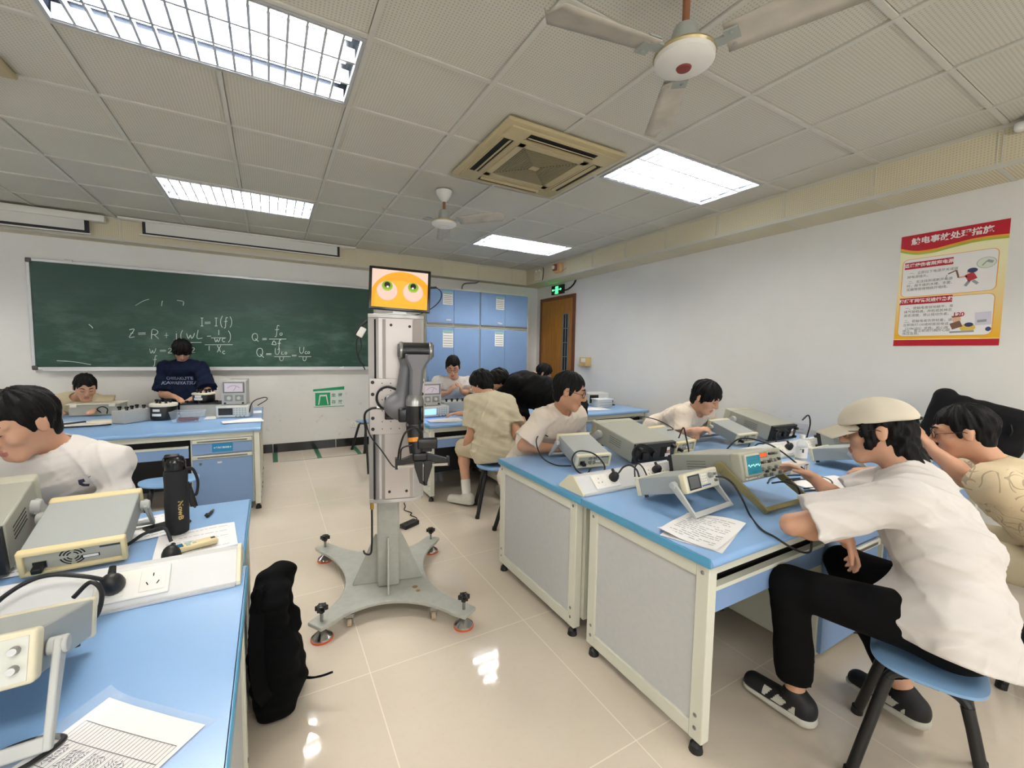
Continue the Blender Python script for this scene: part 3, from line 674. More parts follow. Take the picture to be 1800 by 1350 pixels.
# ---------------------------------------------------------------- ceiling fans, air conditioners
M_FANW = mat('fan_white_enamel', 'dcdcd6', 0.35); M_FANB = mat('fan_blade_dusty', 'b9b3a6', 0.5, noise=0.18, nscale=9); M_FANG = mat('fan_motor_grey', '9da29c', 0.4); M_FANR = mat('rusty_rod', '8a5a3a', 0.6); M_BADGE = mat('fan_badge_red', '7a2b23', 0.4)
def fan(x, y, zb, a0, label, brass):
    t = thing('ceiling_fan', label, 'ceiling fan', (x, y, ROOM_H), 0, 'ceiling fans')
    MB().lathe([(0.075, ROOM_H-0.001), (0.07, ROOM_H-0.03), (0.04, ROOM_H-0.08), (0.02, ROOM_H-0.10)], (x, y, 0)).build('canopy', M_FANW, t, world=True)
    MB().cyl((x, y, zb+0.12), (x, y, ROOM_H-0.08), 0.014, seg=12).build('rod', M_FANR, t, world=True)
    MB().lathe([(0.012, zb+0.16), (0.042, zb+0.15), (0.052, zb+0.12), (0.056, zb+0.065), (0.05, zb+0.055)], (x, y, 0)).build('motor_cup', M_FANG, t, world=True)
    b_ = MB(); b_.lathe([(0.05, zb+0.066), (0.10, zb+0.055), (0.114, zb+0.04), (0.112, zb+0.02), (0.09, zb+0.006), (0.05, zb), (0.001, zb-0.001)], (x, y, 0), 32)
    mo = b_.build('motor_housing', M_FANW, t, world=True)
    MB().lathe([(0.114, zb+0.036), (0.118, zb+0.044), (0.114, zb+0.052)], (x, y, 0), 32, caps=False).build('rim_band', mat('fan_brass_rim', 'b3a47c', 0.35, 0.5), mo, world=True)
    MB().lathe([(0.030, zb+0.001), (0.026, zb-0.006), (0.001, zb-0.007)], (x, y, 0)).build('badge', M_BADGE if not brass else M_FANW, mo, world=True)
    for k in range(3):
        a = math.radians(a0+120*k); R = Matrix.Translation((x, y, zb+0.045)) @ Matrix.Rotation(a, 4, 'Z')
        bl = MB(); bl.T = R
        n = 12
        def fn(u, v):
            r = 0.15+u*0.45; wd = 0.055+0.02*u if u < 0.93 else 0.075*math.sqrt(max(0.02, 1-((u-0.93)/0.07)**2))
            return (r, (v-0.5)*2*wd, -(v-0.5)*0.035)
        bl.grid(fn, n, 4)
        bo = bl.build('blade', M_FANB, t, world=True, solid=0.004)
        br = MB(); br.T = R
        br.box2((0.10, -0.022, -0.004), (0.16, 0.022, 0.004)).box2((0.15, -0.05, -0.006), (0.20, 0.05, 0.0)).cyl((0.175, -0.03, -0.006), (0.175, -0.03, -0.012), 0.008).cyl((0.175, 0.03, -0.006), (0.175, 0.03, -0.012), 0.008)
        br.build('blade_bracket', M_FANG, bo, world=True)
fan(2.31, -1.675, 2.615, 171, 'ceiling fan with white hub and red badge nearest the camera', False)
fan(2.31, 0.985, 2.65, 190, 'small looking ceiling fan with brass rim beyond the air conditioner', True)
M_AC = mat('yellowed_ac_plastic', 'b9ab84', 0.45); M_ACG = mat('ac_grille', '8d8360', 0.5)
def cassette(x0, y0, label):
    S_ = 1.0; t = thing('air_conditioner', label, 'air conditioner', (x0+S_/2, y0+S_/2, ROOM_H)); zc = ROOM_H-0.03
    cx, cy_ = x0+S_/2, y0+S_/2
    p = MB(); p.rbox((cx, cy_, ROOM_H-0.014), (S_, S_, 0.028), 0.012); p.rbox((cx, cy_, ROOM_H-0.020), (S_-0.10, S_-0.10, 0.034), 0.008)
    p.build('panel', M_AC, t, world=True)
    for k in range(4):
        T = Matrix.Translation((cx, cy_, 0)) @ Matrix.Rotation(k*PI/2, 4, 'Z')
        s = MB(); s.T = T; s.mat(M_DARK).box2((-0.29, -0.43, ROOM_H-0.0385), (0.29, -0.35, ROOM_H-0.036))
        s.mat(M_AC); s.box((0, -0.375, ROOM_H-0.042), (0.57, 0.028, 0.006), rot=rotm(0, 0.5)); s.box2((-0.30, -0.442, ROOM_H-0.044), (0.30, -0.432, ROOM_H-0.036)).box2((-0.30, -0.346, ROOM_H-0.044), (0.30, -0.336, ROOM_H-0.036))
        s.build('air_slot', None, t, smooth=0, world=True)
    gr = MB(); gr.mat(M_AC)
    for k in range(4):
        T = Matrix.Translation((cx, cy_, 0)) @ Matrix.Rotation(k*PI/2, 4, 'Z'); gr.T = T
        gr.box2((-0.30, -0.30, ROOM_H-0.046), (0.30, -0.25, ROOM_H-0.034))
        for j in range(13):
            y = -0.245+j*0.0175
            if -y < 0.03: break
            gr.mat(M_ACG).box((0, y, ROOM_H-0.040), (-2*y-0.004, 0.0105, 0.006)); gr.mat(M_AC)
    gr.T = Matrix.Identity(4); gr.box2((cx-0.035, cy_-0.028, ROOM_H-0.046), (cx+0.035, cy_+0.028, ROOM_H-0.036))
    gr.mat(M_DARK).box2((cx-0.25, cy_-0.25, ROOM_H-0.0375), (cx+0.25, cy_+0.25, ROOM_H-0.036))
    gr.build('grille', None, t, smooth=0, world=True)
cassette(2.205, -0.45, 'yellowed square ceiling cassette air conditioner beside the lit louvre light')
cassette(-1.315, -0.35, 'yellowed ceiling cassette air conditioner cut off at the left edge')

# ---------------------------------------------------------------- green marking tape on the floor by the front wall
M_TAPE = mat('floor_tape_green', '1d6b4a', 0.4)
for (a, c, l) in ((0.87, 0.93, 'leftmost'), (1.405, 1.465, 'middle'), (1.935, 1.995, 'rightmost')):
    o = MB().box2((a, 3.43, 0.0002), (c, 4.03, 0.0015)).build('floor_tape', M_TAPE, smooth=0)
    tag(o, '%s short green floor tape strip reaching to the black skirting' % l, 'floor tape', 'green floor tape strips')
o = MB().box2((0.95, 3.415, 0.0002), (3.0, 3.43, 0.0015)).build('floor_tape', mat('floor_tape_dark', '39423c', 0.5), smooth=0)
tag(o, 'long thin dark floor tape line running parallel to the front wall', 'floor tape')
# ---------------------------------------------------------------- lab benches
TOPZ = 0.77
def bench(label, x0, x1, yf, yb, bays, ends='LR', group='blue topped laboratory benches', plate=False):
    """yf: the sitting side, yb: the back; bays: list of ('knee'|'ped', x0, x1)"""
    t = thing('lab_bench', label, 'lab bench', ((x0+x1)/2, (yf+yb)/2, 0), 0, group)
    s = 1 if yb > yf else -1            # direction from the sitting side to the back
    D = abs(yb-yf)
    Y = lambda d: yf+s*d
    prof = [(0.0, TOPZ-0.034)]          # bullnosed long front edge
    pts = [(D, TOPZ-0.036), (D, TOPZ)]+[(0.018-0.018*math.sin(a*PI/8), TOPZ-0.018+0.018*math.cos(a*PI/8)) for a in range(0, 9)]
    poly = pts
    top = MB().mat(M_BLUE)
    n = len(poly)
    vs = [(x0+0.002, Y(d), z) for d, z in poly]+[(x1-0.002, Y(d), z) for d, z in poly]
    fs = [tuple(range(n)), tuple(range(n, 2*n))[::-1]]+[(i, n+i, n+(i+1) % n, (i+1) % n) for i in range(n)]
    if s < 0: fs = [f[::-1] for f in fs]
    top.add(vs, fs)
    tp = top.build('bench_top', None, t, smooth=40, world=True)
    for e in ends:                      # edge band on the short ends
        xe = x0 if e == 'L' else x1
        MB().rbox((xe+(0.004 if e == 'L' else -0.004), Y(D/2+0.004), TOPZ-0.0185), (0.012, D-0.012, 0.037), 0.005).build('edge_band', M_EDGE, tp, world=True)
    fx = 0.045
    for e in ends:                      # end frames
        xa = x0+0.012 if e == 'L' else x1-0.012-fx
        a, c = Y(0.02), Y(D-0.05)
        lo, hi = min(a, c), max(a, c)
        z0, z1 = 0.055, TOPZ-0.036
        f = MB()
        f.box2((xa, lo, z0), (xa+fx, lo+0.055, z1)).box2((xa, hi-0.055, z0), (xa+fx, hi, z1)).box2((xa, lo+0.055, z0), (xa+fx, hi-0.055, z0+0.06)).box2((xa, lo+0.055, z1-0.055), (xa+fx, hi-0.055, z1))
        fo = f.build('end_frame', M_BEIGE, t, world=True, bevel=0.004)
        MB().box2((xa+0.010, lo+0.05, z0+0.05), (xa+fx-0.010, hi-0.05, z1-0.05)).build('end_panel', M_PANEL, fo, world=True)
        xo = xa-0.001 if e == 'L' else xa+fx+0.001
        for yy, zz in ((lo+0.028, z1-0.03), (hi-0.028, z1-0.03), (lo+0.03, z0+0.10), (lo+0.03, z0+0.05), (hi-0.03, z0+0.10), (hi-0.03, z0+0.05)): MB().sph((xo, yy, zz), (0.003, 0.008, 0.008), 10).build('bolt', M_STEEL, fo, world=True)
        for yy in (lo+0.035, hi-0.035):
            MB().lathe([(0.012, 0.062), (0.012, 0.035), (0.022, 0.026), (0.026, 0.001)], (xa+fx/2, yy, 0), 14).build('levelling_foot', M_BLACK, t, world=True)
    # rails under the top
    r = MB(); a, c = Y(0.035), Y(0.075); r.box2((x0+0.06, min(a, c), 0.69), (x1-0.06, max(a, c), TOPZ-0.036))
    a, c = Y(D-0.07), Y(D-0.03); r.box2((x0+0.06, min(a, c), 0.10), (x1-0.06, max(a, c), TOPZ-0.036))
    r.build('under_frame', M_BEIGE, t, world=True)
    a, c = Y(D-0.085), Y(D-0.072); MB().box2((x0+0.06, min(a, c), 0.08), (x1-0.06, max(a, c), TOPZ-0.04)).build('back_panel', mat('dark_back_panel', '37383a', 0.6), t, world=True)
    for kind, b0, b1 in bays:
        a, c = Y(0.035), Y(D-0.09)
        lo, hi = min(a, c), max(a, c)
        front = Y(0.035)
        if kind == 'knee':
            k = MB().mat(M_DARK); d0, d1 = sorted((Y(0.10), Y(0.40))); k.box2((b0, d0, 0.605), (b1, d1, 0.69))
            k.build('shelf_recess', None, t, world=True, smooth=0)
            p = MB(); d0, d1 = sorted((Y(0.045), Y(0.065))); p.box2((b0+0.003, d0, 0.530), (b1-0.003, d1, 0.618))
            po = p.build('apron', M_BLUEP, t, world=True, bevel=0.002)
            d0, d1 = sorted((Y(0.040), Y(0.07))); MB().box2((b0+0.003, d0, 0.618), (b1-0.003, d1, 0.634)).build('apron_trim', M_BEIGE, po, world=True)
        else:
            d0, d1 = sorted((Y(0.055), Y(0.62)))
            MB().box2((b0, d0, 0.07), (b1, d1, 0.69)).build('pedestal', M_BEIGE, t, world=True, bevel=0.003)
            for nm, z0, z1 in (('drawer', 0.555, 0.685), ('door', 0.085, 0.545)):
                d0, d1 = sorted((Y(0.037), Y(0.055)))
                do = MB().box2((b0+0.012, d0, z0), (b1-0.012, d1, z1)).build(nm, M_BLUEP, t, world=True, bevel=0.002)
                d0, d1 = sorted((Y(0.026), Y(0.05)))
                MB().box2((b0+0.012, d0, z1-0.035), (b1-0.012, d1, z1)).build('handle', M_BEIGE, do, world=True, bevel=0.006)
                d0, d1 = sorted((Y(0.0255), Y(0.03)))
                MB().box2((b0+0.05, d0, z1-0.026), (b1-0.05, d1, z1-0.012)).build('finger_groove', M_STEEL, do, world=True)
                if nm == 'door':
                    d0, d1 = Y(0.030), Y(0.04)
                    MB().cyl((b0+0.07, d0, z1-0.075), (b0+0.07, d1, z1-0.075), 0.011, seg=12).build('lock', M_STEEL, do, world=True)
                    d0, d1 = sorted((Y(0.0355), Y(0.04))); MB().box2((b0+0.19, d0, z1-0.08), (b0+0.225, d1, z1-0.066)).build('number_label', M_WHITE, do, world=True)
                elif plate:
                    d0, d1 = sorted((Y(0.0355), Y(0.04)))
                    l = MB(); l.mat(M_LBLUE).box2((b0+0.155, d0, z0+0.012), (b0+0.31, d1, z1-0.042))
                    l.mat(M_PAPER).mesh(text_mesh('★实验仪器设备★', 0.017, bold=0.0004), frame_mat((b0+0.2325, Y(0.035), (z0+z1-0.030)/2), (1, 0, 0), (0, 0, 1)))
                    l.build('name_plate', None, do, world=True, smooth=0)
            for xx in (b0+0.05, b1-0.05):
                for dd in (0.10, 0.58): MB().lathe([(0.012, 0.072), (0.012, 0.035), (0.022, 0.026), (0.026, 0.001)], (xx, Y(dd), 0), 12).build('levelling_foot', M_BLACK, t, world=True)
    return t
bench('near right lab bench with the big grey end panel, beside the capped man', 2.20, 5.20, -1.985, -1.262, [('knee', 2.27, 3.08), ('ped', 3.09, 3.66), ('ped', 3.76, 4.33), ('knee', 4.34, 5.13)], 'LR')
bench('far lab bench on the right, behind the white socket strip', 2.20, 5.20, -0.36, -1.258, [('knee', 2.27, 3.08), ('ped', 3.09, 3.66), ('ped', 3.76, 4.33), ('knee', 4.34, 5.13)], 'LR')
bench('lab bench in the bottom left foreground carrying the ruled form', -2.25, 0.79, -2.16, -1.272, [('knee', -2.1, -0.9), ('knee', -0.85, 0.25), ('ped', 0.27, 0.70)], 'LR')
bench('lab bench at the left under the black water bottle', -2.25, 0.775, -0.53, -1.268, [('ped', 0.27, 0.70), ('knee', -0.85, 0.25), ('knee', -2.1, -0.9)], 'LR')
bench('lab bench with the blue name plate drawer at the far left', -2.25, 0.78, 1.60, 2.42, [('ped', 0.25, 0.72), ('knee', -0.75, 0.24), ('ped', -1.24, -0.77), ('knee', -2.2, -1.26)], 'LR', plate=True)
bench('rear lab bench in front of the standing person in navy', -2.25, 0.78, 3.22, 2.423, [('knee', -2.2, -1.2), ('ped', -1.18, -0.7), ('knee', -0.68, 0.2), ('ped', 0.22, 0.70)], 'LR')
bench('lab bench right of the robot where the man in khaki sits', 2.20, 5.20, 1.055, 1.872, [('knee', 2.27, 3.0), ('ped', 3.02, 3.6), ('ped', 3.75, 4.33), ('knee', 4.34, 5.13)], 'LR')
bench('rear lab bench before the storage cabinets', 2.20, 5.20, 2.50, 1.875, [('knee', 2.27, 3.0), ('ped', 3.02, 3.6), ('ped', 3.75, 4.33), ('knee', 4.34, 5.13)], 'LR')

# ---------------------------------------------------------------- socket strips (wedge raceways) lying along the bench seams
M_RACE = mat('raceway_aluminium', 'd9dbdc', 0.4, 0.15, bump=0.3, bscale=60, stretch=(0.5, 60, 60)); M_CREAM = mat('cream_end_cap', 'e0dcc4', 0.5); M_SOCK = mat('socket_plate_white', 'f1efe8', 0.25)
def raceway(label, x0, x1, yc, plates, group='socket strips on the benches'):
    t = thing('socket_strip', label, 'socket strip', ((x0+x1)/2, yc, TOPZ), 0, group)
    pr = [(-0.097, 0.001), (-0.097, 0.012), (-0.016, 0.080), (0.016, 0.080), (0.097, 0.012), (0.097, 0.001)]
    T = Matrix.Translation((0, yc, TOPZ)) @ Matrix(((0, 0, 1, 0), (1, 0, 0, 0), (0, 1, 0, 0), (0, 0, 0, 1)))
    MB().prism(pr, x0+0.012, x1-0.012, T).build('body', M_RACE, t, smooth=0, world=True)
    pr2 = [(-0.101, 0.001), (-0.101, 0.014), (-0.018, 0.084), (0.018, 0.084), (0.101, 0.014), (0.101, 0.001)]
    for a in (x0, x1-0.012): MB().prism(pr2, a, a+0.012, T).build('end_cap', M_CREAM, t, smooth=0, world=True, bevel=0.002)
    MB().prism([(-0.106, 0.001), (-0.106, 0.007), (-0.096, 0.007), (-0.096, 0.001)], x0+0.014, x1-0.014, T).build('base_lip', M_ALU, t, smooth=0, world=True)
    for px, side in plates:
        sg = -1 if side == 'near' else 1
        o = Vector((px, yc+sg*0.0565, TOPZ+0.046)); F = frame_mat(o, (1, 0, 0) if sg < 0 else (-1, 0, 0), (0, -sg*0.081, 0.068))
        p = MB(); p.T = F; p.rbox((0, 0, 0.004), (0.165, 0.085, 0.010), 0.004)
        p.rbox((0.045, 0, 0.0095), (0.058, 0.062, 0.004), 0.003).rbox((-0.045, 0, 0.0095), (0.058, 0.062, 0.004), 0.003)
        po = p.build('socket_plate', M_SOCK, t, world=True)
        h = MB(); h.T = F
        for ox in (0.045, -0.045):
            h.box((ox, 0.014, 0.0118), (0.0025, 0.009, 0.001)); h.box((ox-0.012, -0.010, 0.0118), (0.0025, 0.010, 0.001), rot=rotm(0.5)); h.box((ox+0.012, -0.010, 0.0118), (0.0025, 0.010, 0.001), rot=rotm(-0.5))
        h.build('socket_holes', M_DARK, po, smooth=0, world=True)
    return t
raceway('white socket strip with cream end cap on the right benches, behind the generator', 2.215, 5.15, -1.150, [(2.40, 'near'), (2.77, 'near'), (4.10, 'near'), (4.5, 'near'), (2.8, 'far'), (4.1, 'far')])
raceway('white socket strip across the left benches beside the water bottle', -2.2, 0.776, -1.30, [(0.52, 'near'), (-0.4, 'near'), (0.1, 'far')])
def plug(mb_name, F, label, size=1.0, group='black mains plugs'):
    t = thing(mb_name, label, 'plug', F.translation, 0, group)
    p = MB(); p.T = F @ Matrix.Scale(size, 4)
    p.lathe([(0.021, 0.0), (0.0225, 0.006), (0.021, 0.020), (0.016, 0.032), (0.010, 0.038), (0.001, 0.040)], seg=18)
    p.build('plug_body', M_BLACK, t, world=True)
    q = MB(); q.T = F @ Matrix.Scale(size, 4); q.cyl((0, 0, 0.022), (0, 0.032, 0.03), 0.009, 0.006, 10); q.build('strain_relief', M_RUB, t, world=True)
    return t
def race_frame(px, yc, side, off=0.0, h=0.018):
    sg = -1 if side == 'near' else 1
    return frame_mat(Vector((px+off, yc+sg*0.0565, TOPZ+0.046)), (1, 0, 0) if sg < 0 else (-1, 0, 0), (0, -sg*0.081, 0.068)) @ Matrix.Translation((0, 0, h-0.004))
M_CORDG = M_RUB
def cable(pts, r, label, n=8, name='cable', m=None, cat='cable', group=None):
    o = MB().tube(spline(pts, n), r, 8).build(name, m or M_RUB)
    return tag(o, label, cat, group)

# ---------------------------------------------------------------- stools
M_SEAT = mat('blue_stool_plastic', '7fa6cf', 0.35); M_LEG = mat('black_stool_steel', '101012', 0.4)
def stool(x, y, rz, label, h=0.45):
    t = thing('stool', label, 'stool', (x, y, 0), rz, 'blue plastic stools with black legs')
    def top(u, v, dz):
        a = (u-0.5)*2; c = (v-0.5)*2
        # square-to-superellipse mapping
        k = max(abs(a), abs(c)); l = (abs(a)**2.6+abs(c)**2.6)**(1/2.6) or 1
        X, Y = a*k/l*0.19, c*k/l*0.15
        edge = max(0, k-0.86)/0.14
        return (X, Y, h-0.008+dz+0.030*(X/0.19)**2*0.6-0.010*edge**2*(1 if dz == 0 else -0.6))
    s = MB(); n = 18
    s.grid(lambda u, v: top(u, v, 0.0), n, n)
    base = len(s.v); s.grid(lambda u, v: top(u, v, -0.026), n, n)
    for f in range(len(s.f)//2, len(s.f)): s.f[f] = s.f[f][::-1]
    rim = [i for i in range(n+1)]+[(j+1)*(n+1)-1 for j in range(1, n+1)]+[n*(n+1)+i for i in range(n-1, -1, -1)]+[j*(n+1) for j in range(n-1, 0, -1)]
    for i in range(len(rim)):
        a, c = rim[i], rim[(i+1) % len(rim)]; s.f.append([a, a+base, c+base, c]); s.mi.append(0)
    s.build('seat', M_SEAT, t, smooth=50)
    for sx in (-1, 1):
        p = []
        zt = h-0.042
        for sy in (-1, 1):
            l = MB().tube([(sx*0.185, sy*0.175, 0.012), (sx*0.125, sy*0.11, zt-0.09), (sx*0.112, sy*0.095, zt-0.03)], 0.0175, 12); l.build('leg', M_LEG, t)
            MB().cyl((sx*0.1865, sy*0.1765, 0.001), (sx*0.184, sy*0.174, 0.03), 0.0205, seg=12).build('foot_cap', M_BLACK, t)
        MB().tube(spline([(sx*0.125, -0.11, zt-0.09), (sx*0.108, -0.085, zt-0.015), (sx*0.10, 0, zt+0.006), (sx*0.108, 0.085, zt-0.015), (sx*0.125, 0.11, zt-0.09)], 6), 0.0150, 10).build('leg_arch', M_LEG, t)
    MB().box2((-0.12, -0.03, h-0.050), (0.12, 0.03, h-0.030)).build('seat_bracket', M_LEG, t)
    return t
# ---------------------------------------------------------------- smooth organic surfaces (signed distance + surface nets)
F32 = np.float32
def A(*v): return np.array(v[0] if len(v) == 1 else v, float)
def nrm(v): v = np.asarray(v, float); return v/(np.linalg.norm(v)+1e-12)
def sd_cone(P, a, b, ra, rb, squash=None):
    """tapered capsule; squash = (unit axis, k): cross section widened k times along the axis"""
    a, b = A(a), A(b)
    if squash is not None:
        ax, k = squash
        f = lambda p: p-np.outer(p@ax, ax)*(1-1/k)
        P = f(P); a = f(a[None])[0]; b = f(b[None])[0]
    ba = b-a; L = ba@ba+1e-12
    h = np.clip((P-a)@ba/L, 0, 1)
    return np.linalg.norm(P-a-h[:, None]*ba, axis=1)-(ra+(rb-ra)*h)
def sd_ell(P, c, r, R=None):
    q = P-A(c)
    if R is not None: q = q@np.asarray(R).T            # rows of R are the ellipsoid's own axes
    r = A(r); k0 = np.linalg.norm(q/r, axis=1); k1 = np.linalg.norm(q/(r*r), axis=1)+1e-9
    return k0*(k0-1)/k1
def sd_box(P, c, half, R=None, rad=0.0):
    q = P-A(c)
    if R is not None: q = q@np.asarray(R).T
    d = np.abs(q)-(A(half)-rad)
    return np.linalg.norm(np.maximum(d, 0), axis=1)+np.minimum(d.max(axis=1), 0)-rad
def smin(a, b, k):
    h = np.maximum(k-np.abs(a-b), 0)/k
    return np.minimum(a, b)-h*h*k*0.25
def smax(a, b, k): return -smin(-a, -b, k)
def mesh_sdf(f, lo, hi, res, blk=6):
    lo, hi = A(lo), A(hi)
    nb = np.ceil((hi-lo)/(res*blk)).astype(int); n = nb*blk+1
    bc = np.stack(np.meshgrid(*[(np.arange(k)+0.5)*blk*res for k in nb], indexing='ij'), -1).reshape(-1, 3)+lo
    d = f(bc); near = np.abs(d) < blk*res*0.87*1.25+res
    sgn = np.where(d > 0, 1.0, -1.0).astype(F32).reshape(nb)
    Vv = np.ones(n, F32)
    Vv[:-1, :-1, :-1] = np.repeat(np.repeat(np.repeat(sgn, blk, 0), blk, 1), blk, 2)
    bi = np.stack(np.nonzero(near.reshape(nb)), -1)*blk
    off = np.stack(np.meshgrid(*[np.arange(blk+1)]*3, indexing='ij'), -1).reshape(-1, 3)
    mask = np.zeros(n, bool)
    for o in off: mask[bi[:, 0]+o[0], bi[:, 1]+o[1], bi[:, 2]+o[2]] = True
    idx = np.stack(np.nonzero(mask), -1)
    for s0 in range(0, len(idx), 400000):
        ii = idx[s0:s0+400000]; Vv[ii[:, 0], ii[:, 1], ii[:, 2]] = f(lo+ii*res)
    Vv[0] = np.maximum(Vv[0], 1e-4); Vv[-1] = np.maximum(Vv[-1], 1e-4); Vv[:, 0] = np.maximum(Vv[:, 0], 1e-4); Vv[:, -1] = np.maximum(Vv[:, -1], 1e-4); Vv[:, :, 0] = np.maximum(Vv[:, :, 0], 1e-4); Vv[:, :, -1] = np.maximum(Vv[:, :, -1], 1e-4)
    ins = Vv < 0
    cs = [(i, j, k) for i in (0, 1) for j in (0, 1) for k in (0, 1)]
    S = np.zeros(n-1, np.uint8)
    for i, j, k in cs: S += ins[i:n[0]-1+i, j:n[1]-1+j, k:n[2]-1+k]
    act = np.stack(np.nonzero((S > 0) & (S < 8)), -1)
    val = np.stack([Vv[act[:, 0]+i, act[:, 1]+j, act[:, 2]+k] for i, j, k in cs], 1)
    acc = np.zeros((len(act), 3)); cnt = np.zeros(len(act))
    for p in range(8):
        for q_ in range(p+1, 8):
            e = A(cs[q_])-A(cs[p])
            if np.abs(e).sum() != 1: continue
            va, vb = val[:, p], val[:, q_]; m = (va < 0) != (vb < 0)
            t = np.where(m, va/(va-vb+(~m)), 0)
            acc += (A(cs[p])+t[:, None]*e)*m[:, None]; cnt += m
    vert = lo+(act+acc/cnt[:, None])*res
    ID = np.full(n-1, -1, np.int32); ID[act[:, 0], act[:, 1], act[:, 2]] = np.arange(len(act))
    quads = []
    for ax in range(3):
        sl0 = [slice(1, n[i]-1) for i in range(3)]; sl1 = list(sl0)
        sl0[ax] = slice(0, n[ax]-1); sl1[ax] = slice(1, n[ax])
        a_, b_ = ins[tuple(sl0)], ins[tuple(sl1)]
        u, w = [(1, 2), (2, 0), (0, 1)][ax]
        for flip, m in ((False, a_ & ~b_), (True, ~a_ & b_)):
            e = np.stack(np.nonzero(m), -1)
            if not len(e): continue
            for i in range(3):
                if i != ax: e[:, i] += 1
            def cell(du, dw):
                c = e.copy(); c[:, u] -= du; c[:, w] -= dw; return ID[c[:, 0], c[:, 1], c[:, 2]]
            q4 = np.stack([cell(1, 1), cell(0, 1), cell(0, 0), cell(1, 0)], 1)
            quads.append(q4[:, ::-1] if flip else q4)
    Q = np.concatenate(quads); Q = Q[(Q >= 0).all(1)]
    return vert, Q
def smooth_mesh(v, q, it=2, lam=0.5):
    e = np.concatenate([q[:, [0, 1]], q[:, [1, 2]], q[:, [2, 3]], q[:, [3, 0]]]); e = np.concatenate([e, e[:, ::-1]])
    for _ in range(it):
        s = np.zeros_like(v); c = np.bincount(e[:, 0], minlength=len(v)).astype(float)
        for i in range(3): s[:, i] = np.bincount(e[:, 0], weights=v[e[:, 1], i], minlength=len(v))
        v = v+lam*(s/np.maximum(c, 1)[:, None]-v)
    return v
def sdf_object(name, f, lo, hi, res, m, parent, it=2, group_fn=None, mats=None, keep=None):
    v, q = mesh_sdf(f, lo, hi, res)
    if it: v = smooth_mesh(v, q, it)
    fc = v[q].mean(1)
    mi = group_fn(fc) if group_fn is not None else None
    if parent is not None:
        Mi = np.array(wmat(parent).inverted()); v = v@Mi[:3, :3].T+Mi[:3, 3]
    me = bpy.data.meshes.new(name)
    me.vertices.add(len(v)); me.vertices.foreach_set('co', v.astype(F32).ravel())
    me.loops.add(len(q)*4); me.loops.foreach_set('vertex_index', q.astype(np.int32).ravel())
    me.polygons.add(len(q)); me.polygons.foreach_set('loop_start', np.arange(0, len(q)*4, 4, dtype=np.int32))
    for mm in (mats or [m]): me.materials.append(mm)
    if mi is not None: me.polygons.foreach_set('material_index', mi.astype(np.int32))
    me.update(calc_edges=True); me.validate()
    me.polygons.foreach_set('use_smooth', [True]*len(me.polygons)); me.update()
    o = bpy.data.objects.new(name, me); COL.objects.link(o)
    if parent is not None: o.parent = parent
    return o
# ---------------------------------------------------------------- the robot on its wheeled stand
M_RGREY = mat('stand_grey_paint', 'a9aba3', 0.4, noise=0.08, nscale=25, bump=0.25, bscale=60)
M_RBODY = mat('column_silver', 'b9b2ae', 0.32, 0.35); M_RBODY2 = mat('column_side_silver', 'bfbcba', 0.35, 0.4); M_ARM = mat('arm_grey', '737377', 0.4, 0.2); M_ARMB = mat('arm_black', '161618', 0.3)
M_CHROME = mat('polished_steel', 'b8b8b8', 0.14, 1.0); M_ORNG = mat('orange_rubber', 'd8542a', 0.5)
rb = thing('robot', 'tall grey robot with tablet face and black arm on a four-footed stand', 'robot', (1.447, -0.432, 0), math.radians(-13.5))
tips = [A(-0.329, -0.244), A(0.392, -0.329), A(0.30, 0.589), A(-0.43, 0.64)]
ctr = A(-0.0, 0.10)
zp0, zp1 = 0.078, 0.098
poly = []
for i in range(4):
    p, qn = tips[i], tips[(i+1) % 4]
    dv = nrm(p-ctr); nv = A(-dv[1], dv[0]); e = p+dv*0.045
    poly += [e-nv*0.05, e+nv*0.05, p+nv*0.058-dv*0.03]
    dq = nrm(qn-ctr); nq = A(-dq[1], dq[0]); s = p+nv*0.058-dv*0.03; en = qn-nq*0.058-dq*0.03
    mid = (s+en)/2; inw = ctr-mid; L = np.linalg.norm(en-s)
    for k in range(1, 14):
        t = k/14; b_ = 4*t*(1-t)
        poly.append(s+(en-s)*t+nrm(inw)*b_**0.85*0.155)
    poly.append(en)
base = MB().prism([tuple(p) for p in poly], zp0, zp1).build('base_plate', M_RGREY, rb, smooth=30, bevel=0.004)
st = MB()
for x, y, r in ((0.15, -0.04, .016), (0.165, -0.085, .013)): st.lathe([(r, zp1+0.0004), (r*0.7, zp1+0.001), (0.001, zp1+0.001)], (x, y, 0), 12)
st.build('ochre_stains', mat('ochre_stain', '8f6f2d', 0.5), base)
for i, p in enumerate(tips):
    x, y = p
    ft = MB().lathe([(0.052, 0.010), (0.050, 0.018), (0.022, 0.042), (0.015, 0.050), (0.013, 0.078)], (x, y, 0), 28).build('levelling_foot', M_CHROME, rb)
    MB().lathe([(0.050, 0.0005), (0.0545, 0.003), (0.0545, 0.010), (0.050, 0.0115)], (x, y, 0), 28).build('rubber_ring', M_ORNG, ft)
    MB().cyl((x, y, zp1), (x, y, 0.150), 0.008, seg=12).build('threaded_rod', M_STEEL, ft)
    k = MB(); prof = []
    for a in range(42):
        t = 2*PI*a/42; r = 0.026+0.0065*math.cos(6*t); prof.append((r*math.cos(t), r*math.sin(t)))
    k.prism(prof, 0.155, 0.178, Matrix.Translation((x, y, 0))).lathe([(0.012, 0.140), (0.014, 0.156), (0.024, 0.1785), (0.016, 0.184), (0.001, 0.185)], (x, y, 0), 18)
    k.build('star_knob', M_BLACKG, ft, bevel=0.004)
